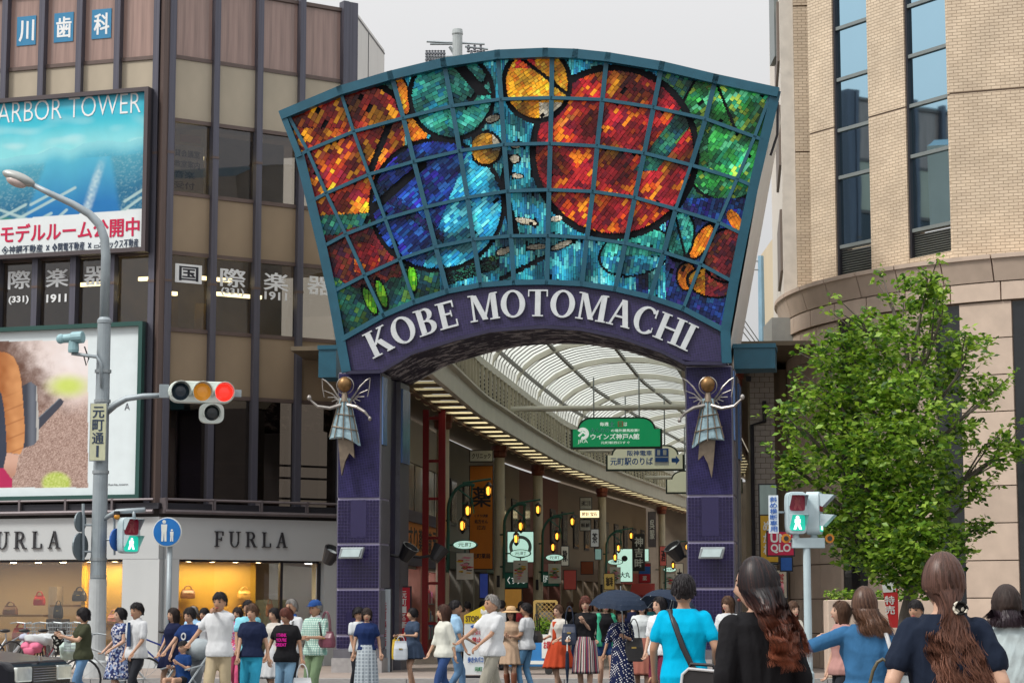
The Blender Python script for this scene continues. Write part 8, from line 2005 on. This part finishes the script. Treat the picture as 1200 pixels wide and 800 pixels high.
for F, px_, py_, yl, w_, h, m_, lb in ((RF, 220, 701, 1.12, .36, .22, Lbr, 'brown handbag on the ochre wall left of the tall man'), (RF, 286, 701, 1.12, .34, .2, L_('tan', (.5, .28, .05)), 'tan handbag on the ochre wall'), (RF, 316, 722, 1.12, .2, .3, Lbr, 'brown bucket bag low at the right of the ochre wall'), (RF, 205, 722, 1.12, .2, .26, L_('wine', (.15, .02, .02)), 'wine red bag at the left end of the ochre wall'), (RF, 283, 722, 1.12, .3, .2, L_('amber', (.55, .3, .02)), 'amber bag on the lower shelf'),
        (LF, 93, 704, .85, .36, .24, Lbk, 'black handbag on the yellow panel left of the street lamp'), (LF, 133, 731, .85, .3, .24, Lpk, 'pink handbag right of the street lamp'), (LF, 46, 709, 1.2, .3, .24, Lrd, 'small red handbag on the high shelf'), (LF, 12, 721, 1.2, .38, .24, Lbr, 'dark brown handbag on the left shelf'), (LF, 24, 749, .75, .42, .28, Lrd, 'large red handbag low in the left window'), (LF, 68, 724, .8, .24, .3, Lbk, 'tall black handbag beside the yellow panel')):
    fbag(F, px_, py_, yl, w_, h, m_, lb)
# stands carrying the low bags
for F, px_, py_, yl in ((LF, 24, 750, .75), (LF, 68, 725, .8)):
    x, z = F.hit(px_, py_, yl); piece('display_plinth', mat('plinth_dark', (.05, .04, .04), .4), ob, F, x - .2, x + .2, yl - .2, yl + .2, .36, z)
def hbag(info, sx, label, w_, h, dep, m_, dz=-.05, handle=.14, mh=None, yaw=0):
    j = [a for a in info['arms'] if a[0] == sx][0]; q_ = PW(info, j[3] + (j[3] - j[2]).normalized() * .09); return bag(label, q_ + Vector((0, 0, -h - handle - dz)), w_, h, dep, m_, yaw, handle, mh)
hbag(I8, 1, 'white shopping bag held by the woman in black printed tee', .3, .3, .12, mat('plastic_white', (.6, .62, .64), .4), -.02, .2)
hbag(I_m3, -1, 'yellow tote held by the woman in black leggings', .16, .36, .08, Lyl, 0, .05)
hbag(I_m3, 1, 'pale tote held by the woman in black leggings', .26, .34, .1, mat('pale_tote', (.5, .55, .6), .6), 0, .1)
for info, loc, lb, w_, h, m_ in ((I_m8, (-.2, .12, .93), 'black cross body bag on the man in white tee', .3, .2, Lbk), (I_m12, (.22, -.08, .72), 'black shoulder bag on the polka dot dress', .3, .36, Lbk), (I_m10, (-.26, -.04, .86), 'dark blue bag at the side of the striped skirt', .26, .34, L_('navy', (.02, .03, .06))), (I11, (.22, -.02, .92), 'wine and grey shoulder bag on the man in checked shirt', .3, .24, L_('wine2', (.12, .03, .05)))):
    bag(lb, PW(info, loc), w_, h, .14, m_, math.degrees(info['yaw']), .3)
strap(I_m8, [(.12, -.1, 1.36), (0, .13, 1.2), (-.17, .14, 1.08)], .012, Lbk); strap(I_m12, [(.13, -.02, 1.38), (.18, -.12, 1.25), (.22, -.1, 1.05)], .012, Lbk)
strap(I11, [(.13, .06, 1.38), (.14, -.1, 1.32), (.19, -.1, 1.1)], .016, Lbk)
gs = PEOPLE['grey haired man in white shirt with dark shoulder strap']; strap(gs, [(.12, .05, 1.39), (.12, -.12, 1.3), (.15, -.13, 1.1), (.16, -.06, .95)], .016, Lbk)
# cyan-tee man: strap across the back and black bag with white piping
strap(f1, [(.12, -.05, 1.385), (.1, .06, 1.385), (.06, .142, 1.27), (.0, .152, 1.1), (-.07, .15, .95), (-.13, .14, .86)], .024, Lbk)
bq = PW(f1, (-.16, .22, .62)); t = thing('messenger_bag', 'black messenger bag with white piping on the back of the cyan tee', 'bag', bq); F = Frame(bq.x, bq.y, R(-10))
mb = MB(); mb.prism([(-.17, bq.z), (.17, bq.z - .02), (.18, bq.z + .26), (.13, bq.z + .3), (-.12, bq.z + .32), (-.17, bq.z + .28)], -.06, .06, F); mb.build('body', Lbk, t, bevel=.02)
mb = MB(); pp = [(-.17, bq.z + .2), (-.16, bq.z + .28), (-.11, bq.z + .325), (.12, bq.z + .305), (.175, bq.z + .26), (.18, bq.z + .18), (-.17, bq.z + .2)]; mb.tube([F.W(x, -.066, z) for x, z in pp], .012, 6); mb.tube([F.W(x, -.066, z) for x, z in ((-.17, bq.z + .1), (.17, bq.z + .09))], .01, 6); mb.build('piping', white, t)
mb = MB(); mb.tube([F.W(x, 0, z) for x, z in ((-.12, bq.z + .3), (-.1, bq.z + .36), (.08, bq.z + .35), (.1, bq.z + .29))], .014, 6); mb.build('handle', Lbk, t)
# totes of the foreground women
q_ = PW(f3, (-.23, .03, .62)); bag('pale floral tote on the arm of the denim shirt', q_, .34, .36, .12, pattern('tote', 'floral', (.42, .5, .52), (.5, .56, .58), (.36, .42, .46), 25), 165, .22, name='tote_bag')
strap(f3, [(-.12, -.03, 1.38), (-.15, .09, 1.33), (-.2, .1, 1.15), (-.22, .06, 1.0)], .016, white)
q_ = PW(f4, (.27, .03, .62)); bag('dark olive shoulder bag beside the navy tee', q_, .26, .3, .12, L_('olive', (.07, .06, .03)), 170, .25, name='shoulder_bag')
# umbrellas
def umbrella(label, c, r, tilt, m_, hand_):
    t = thing('umbrella', label, 'umbrella', hand_); c = Vector(c); n = 8; mb = MB(); M_ = Matrix.Rotation(R(tilt[0]), 3, 'X') @ Matrix.Rotation(R(tilt[1]), 3, 'Y'); vs = []; rows = 6; sub = 4
    for i in range(rows + 1):
        f = i / rows
        for k in range(n * sub):
            a = 2 * math.pi * k / (n * sub); sag = .045 * (1 - math.cos(2 * math.pi * (k % sub) / sub)) * f * f; rr = r * math.sin(1.25 * f) / math.sin(1.25) * (1 - sag * .8); z = -r * .55 * (1 - math.cos(1.25 * f)) / (1 - math.cos(1.25)) + sag * r * .5
            vs.append(c + M_ @ Vector((rr * math.cos(a), rr * math.sin(a), z)))
    N_ = n * sub; mb.add(vs, [(i * N_ + k, i * N_ + (k + 1) % N_, (i + 1) * N_ + (k + 1) % N_, (i + 1) * N_ + k) for i in range(rows) for k in range(N_)]); mb.build('canopy', m_, t)
    mb = MB(); mb.tube([c + M_ @ Vector((0, 0, .06)), hand_], .009, 6); mb.build('shaft', M_grey, t)
    for k in range(n):
        a = 2 * math.pi * k / n; mb = MB(); mb.tube([c + M_ @ Vector((r * math.sin(1.25 * f) / math.sin(1.25) * math.cos(a), r * math.sin(1.25 * f) / math.sin(1.25) * math.sin(a), -r * .55 * (1 - math.cos(1.25 * f)) / (1 - math.cos(1.25)) - .008)) for f in np.linspace(0, 1, 6)], .005, 4); mb.build('rib', M_grey, t)
    mb = MB(); d = (Vector(hand_) - c).normalized(); mb.tube([Vector(hand_) - d * .05, Vector(hand_) + d * .08], .014, 7); mb.build('grip', M_black, t)
um = C('umbrella_navy', (.018, .028, .05), .6)
umbrella('open dark navy umbrella over the polka dot dress', at(727, 691, 32.6), .46, (8, 3), um, PW(I_m12, hand(I_m12, 1)))
umbrella('dark umbrella tilted behind the head of the man in cyan tee', at(790, 694, 31.5), .44, (-15, 18), um, at(785, 738, 31.4))
hp_ = PW(I_m10, hand(I_m10, -1)); t = thing('umbrella', 'closed black umbrella in the hand of the woman in striped skirt', 'umbrella', hp_ + Vector((0, 0, -.7)))
mb = MB(); mb.lathe(hp_ + Vector((0, 0, -.72)), [(.006, 0), (.012, .05), (.035, .3), (.028, .52), (.012, .56)], 10); mb.build('canopy', um, t); mb = MB(); mb.tube([hp_ + Vector((0, 0, -.18)), hp_ + Vector((0, 0, .05)), hp_ + Vector((.03, 0, .08)), hp_ + Vector((.05, 0, .04))], .011, 6); mb.build('handle', M_signw, t)
# ================================================================== STROLLER AND BOY
bi = person('small boy in dark blue seated in the stroller', 216, 771, 29.6, -35, 'm', C('boyblue', (.012, .04, .14)), .55, .8, ('shorts', charc), ('short', 'black', {'fringe': .03, 'vol': .02}), {'R': (-.16, -.2, 1.12), 'L': (.1, -.22, 1.2)}, .0, 1, 'a', -10, 0, H=.98, seated=True)
rl = bi['root'].location; bi['root'].location.z = .14; bi['root'].scale = (.66, .66, .66)
t = thing('stroller', 'grey folding stroller pushed by the woman in navy tee', 'stroller', (rl.x, rl.y, .01)); F = Frame(rl.x, rl.y, R(-35))
mb = MB()
for sx in (-.23, .23): mb.tube([F.W(sx, .45, 1.0), F.W(sx, .35, .92), F.W(sx, -.1, .45), F.W(sx, -.42, .1)], .014, 6); mb.tube([F.W(sx, -.05, .5), F.W(sx, .35, .1)], .014, 6); mb.tube([F.W(sx, .15, .68), F.W(sx, -.2, .62)], .012, 6)
mb.tube([F.W(-.23, .45, 1.0), F.W(.23, .45, 1.0)], .014, 6); mb.build('frame', M_grey, t)
mb = MB(); mb.add([F.W(-.2, -.18, .36), F.W(.2, -.18, .36), F.W(.2, .12, .34), F.W(-.2, .12, .34), F.W(.2, .28, .86), F.W(-.2, .28, .86)], [(0, 1, 2, 3), (3, 2, 4, 5)]); mb.build('seat', C('stroller_grey', (.2, .22, .24)), t)
mb = MB(); mb.ell(F.W(0, .3, .88), (.24, .26, .16), 14, 8); mb.build('hood', C('stroller_hood', (.3, .34, .36)), t, smooth=True)
for sx in (-.25, .25):
    for y in (-.42, .35): mb = MB(); mb.lathe(F.W(sx, y, .09), [(.085, -.018), (.085, .018)], 16, F.x); mb.build('wheel', M_black, t)
# ================================================================== BICYCLES
def bicycle(label, px_, Y, yaw, col, basket=True):
    p = at(px_, 760, Y); gz = footz(Y); F = Frame(p.x, Y, R(yaw)); t = thing('bicycle', label, 'bicycle', (p.x, Y, gz), 'bicycles parked by the shop'); r = .33
    def B(x, z, y=0): return F.W(x, y, gz + z)
    for x in (-.53, .53):
        mb = MB(); mb.tube([B(x + r * math.cos(a), r + r * math.sin(a)) for a in np.linspace(0, 6.2832, 25)], .018, 6, cap=False); w_ = mb.build('wheel', M_black, t)
        mb = MB()
        for k in range(10): a = k * .628; mb.tube([B(x, r), B(x + r * math.cos(a), r + r * math.sin(a))], .003, 3)
        mb.build('spokes', M_grey, w_)
    mb = MB()
    for a, b in (((-.53, .33), (-.1, .3)), ((-.1, .3), (-.2, .82)), ((-.53, .33), (-.18, .72)), ((-.1, .3), (.4, .75)), ((-.18, .6), (.38, .82)), ((.38, .92), (.53, .33))): mb.tube([B(*a), B(*b)], .017, 7)
    mb.build('frame', col, t)
    mb = MB(); mb.tube([B(.38, .9), B(.36, 1.02)], .014, 6); mb.tube([B(.22, 1.03, -.27), B(.34, 1.05, -.2), B(.38, 1.03, 0), B(.34, 1.05, .2), B(.22, 1.03, .27)], .013, 6); mb.build('handlebar', M_grey, t)
    mb = MB(); mb.ell(B(-.22, .88), (.14, .09, .04), 10, 6, Matrix.Rotation(F.th, 3, 'Z')); mb.build('saddle', M_black, t, smooth=True)
    mb = MB(); mb.lathe(B(-.1, .3), [(.09, -.01), (.09, .01)], 14, F.y); mb.tube([B(-.1, .3, -.06), B(-.02, .16, -.06)], .01, 5); mb.build('crank', M_grey, t)
    if basket:
        mb = MB()
        for z in (.78, .86, .94, 1.02): mb.tube([B(.5 + a, z, b) for a, b in ((0, -.15), (.26, -.17), (.26, .17), (0, .15), (0, -.15))], .006, 4)
        for k in range(7): y = -.15 + .05 * k; mb.tube([B(.5, .78, y), B(.5, 1.02, y)], .005, 4); mb.tube([B(.75, .78, y), B(.76, 1.02, y)], .005, 4)
        mb.build('basket', M_grey, t)
    return t, F, gz
bcol = [mat('bike_silver', (.4, .42, .44), .35, .5), mat('bike_blue', (.02, .05, .3), .35, .2), mat('bike_white', (.6, .62, .62), .35), mat('bike_red', (.3, .02, .04), .35)]
for lb, px_, Y, yaw, c in (('silver bicycle at the left edge before the shop', 14, 44.5, 60, 0), ('white bicycle among the wrapped bundles', 38, 44.8, 50, 2), ('red bicycle beside the pink bundle', 58, 45, 62, 3), ('silver bicycle nearest the street lamp', 80, 45.2, 55, 0), ('white bicycle held beside the floral dress', 133, 34.2, -150, 2), ('blue bicycle behind the man in a tie', 180, 42.5, -160, 1)):
    bicycle(lb, px_, Y, yaw, bcol[c])
def bundle(label, px_, py_, Y, r, m_, seed):
    c = at(px_, py_, Y); rg = random.Random(seed); mb = MB(); b = MB(); t = None
    for k in range(7): b.ell(c + Vector((rg.uniform(-1, 1) * r[0] * .6, rg.uniform(-.1, .1), rg.uniform(-.5, .5) * r[1])), (r[0] * rg.uniform(.35, .6), .16, r[1] * rg.uniform(.5, .8)), 10, 7)
    v_, f_ = blob(b, .022, 2); cen = v_.mean(axis=0); v_ = v_ + np.sin(v_ @ np.array([[31, 12, 9], [8, 27, 14], [17, 11, 33]]) + seed) * .02; mb.add(v_.tolist(), f_); mb.build('wrapped_bundle', m_, label=label, cat='bundle', smooth=True)
bundle('pink wrapped bundle on the parked bicycles', 40, 760, 44.2, (.26, .14), C('bundle_pink', (.6, .16, .26)), 1); bundle('white wrapped bundle on the parked bicycles', 52, 748, 44.3, (.4, .16), C('bundle_white', (.5, .53, .55)), 2)
bundle('pale green plastic wrapped bundle beside the woman in olive', 81, 764, 43.4, (.2, .2), C('bundle_green', (.4, .5, .46)), 3); bundle('black and white patterned bundle on the parked bicycles', 68, 752, 43.8, (.14, .26), pattern('zebra', 'floral', (.02, .02, .02), (.6, .6, .58), (.03, .03, .03), 18), 4); bundle('lavender wrapped bundle behind the pink one', 36, 748, 44.6, (.24, .1), C('bundle_lav', (.38, .4, .5)), 5)
# ================================================================== TAXI
TXY = 27.2; hp0 = at(84, 782, TXY)
CF = Frame(hp0.x, hp0.y, R(-13)); gz = .01      # x = forward (towards the right), origin at the front far corner; car extends to -x, +/-y
ct = thing('black_car', 'black sedan taxi nosing in at the lower left corner', 'car', CF.W(-2.2, -.85, gz))
M_paint = mat('black_paint', (.006, .007, .012), .22, 0, .05, 2, spec=.35); M_chr = mat('chrome', (.6, .62, .64), .12, 1.0, .03, 3)
prof = [(-4.6, .35), (0, .35), (.03, .5), (.02, .72), (-.06, .80), (-1.15, .93), (-1.95, 1.38), (-2.4, 1.45), (-3.4, 1.43), (-4.0, 1.02), (-4.55, .96), (-4.62, .6)]
mb = MB(); n = len(prof)
for sec, (y, inset) in enumerate(((0, .12), (-.1, .0), (-1.6, .0), (-1.7, .12))): mb.v += [tuple(CF.W(x - (.05 if sec in (0, 3) and x > -.2 else 0), y - (0 if z < 1 else (.1 if y > -.8 else -.1)), gz + z)) for x, z in prof]
for s_ in range(3):
    for i in range(n): mb.f.append((s_ * n + i, s_ * n + (i + 1) % n, (s_ + 1) * n + (i + 1) % n, (s_ + 1) * n + i)); mb.m.append(0); mb.c.append(None)
mb.f += [tuple(range(n - 1, -1, -1)), tuple(3 * n + i for i in range(n))]; mb.m += [0, 0]; mb.c += [None, None]
mb.build('body', M_paint, ct, bevel=.03)
mb = MB(); mb.add([CF.W(-1.17, -.2, gz + .95), CF.W(-1.17, -1.5, gz + .95), CF.W(-1.9, -1.42, gz + 1.37), CF.W(-1.9, -.28, gz + 1.37)], [(0, 1, 2, 3)]); mb.build('windscreen', mat('car_glass', (.02, .03, .035), .05, spec=.8), ct)
def frontbox(y0, y1, z0, z1, x0, x1, nm, m_, bv=0): mb = MB(); mb.box(x0, x1, y0, y1, gz + z0, gz + z1, CF); return mb.build(nm, m_, ct, bevel=bv)
M_hl = mat('headlamp', (.6, .65, .62), .08, .4, .15, 14, spec=.8)
frontbox(-.5, -.08, .56, .74, -.02, .045, 'headlight', M_hl, .02); frontbox(-1.62, -1.2, .56, .74, -.02, .045, 'headlight', M_hl, .02)
frontbox(-1.18, -.52, .54, .74, .0, .035, 'grille', M_black)
for k in range(6): frontbox(-1.17, -.53, .56 + k * .03, .568 + k * .03, .035, .045, 'grille_bar', M_chr)
frontbox(-1.68, -.02, .36, .52, -.05, .09, 'bumper', M_paint, .03); frontbox(-1.02, -.68, .38, .5, .09, .1, 'licence_plate', mat('plate_green', (.02, .16, .1), .4))
frontbox(-.88, -.82, .80, .86, -.04, -.02, 'bonnet_badge', M_chr)
mb = MB(); text(mb, '12-34', Frame(*CF.W(.103, -.68, 0).xy, CF.th - R(90)) if 0 else IDF, 0, .001, 0, .001, 0) if 0 else None
for y in (-.05, -1.65):
    mb = MB(); mb.ell(CF.W(-1.45, y + (.12 if y > -.5 else -.12), gz + 1.02), (.08, .1, .07), 10, 7); mb.build('wing_mirror', M_paint, ct, smooth=True)
    for x in (-.75, -3.55):
        mb = MB(); mb.lathe(CF.W(x, y, gz + .31), [(.2, -.1), (.31, -.09), (.31, .09), (.2, .1)], 24, CF.y); w_ = mb.build('wheel', M_black, ct); mb = MB(); mb.lathe(CF.W(x, y, gz + .31), [(.19, -.105), (.19, .105)], 18, CF.y); mb.build('rim', M_chr, w_)
# ---- tidy the scratch scene
for o_ in list(S2.collection.objects): bpy.data.objects.remove(o_)
bpy.data.scenes.remove(S2)
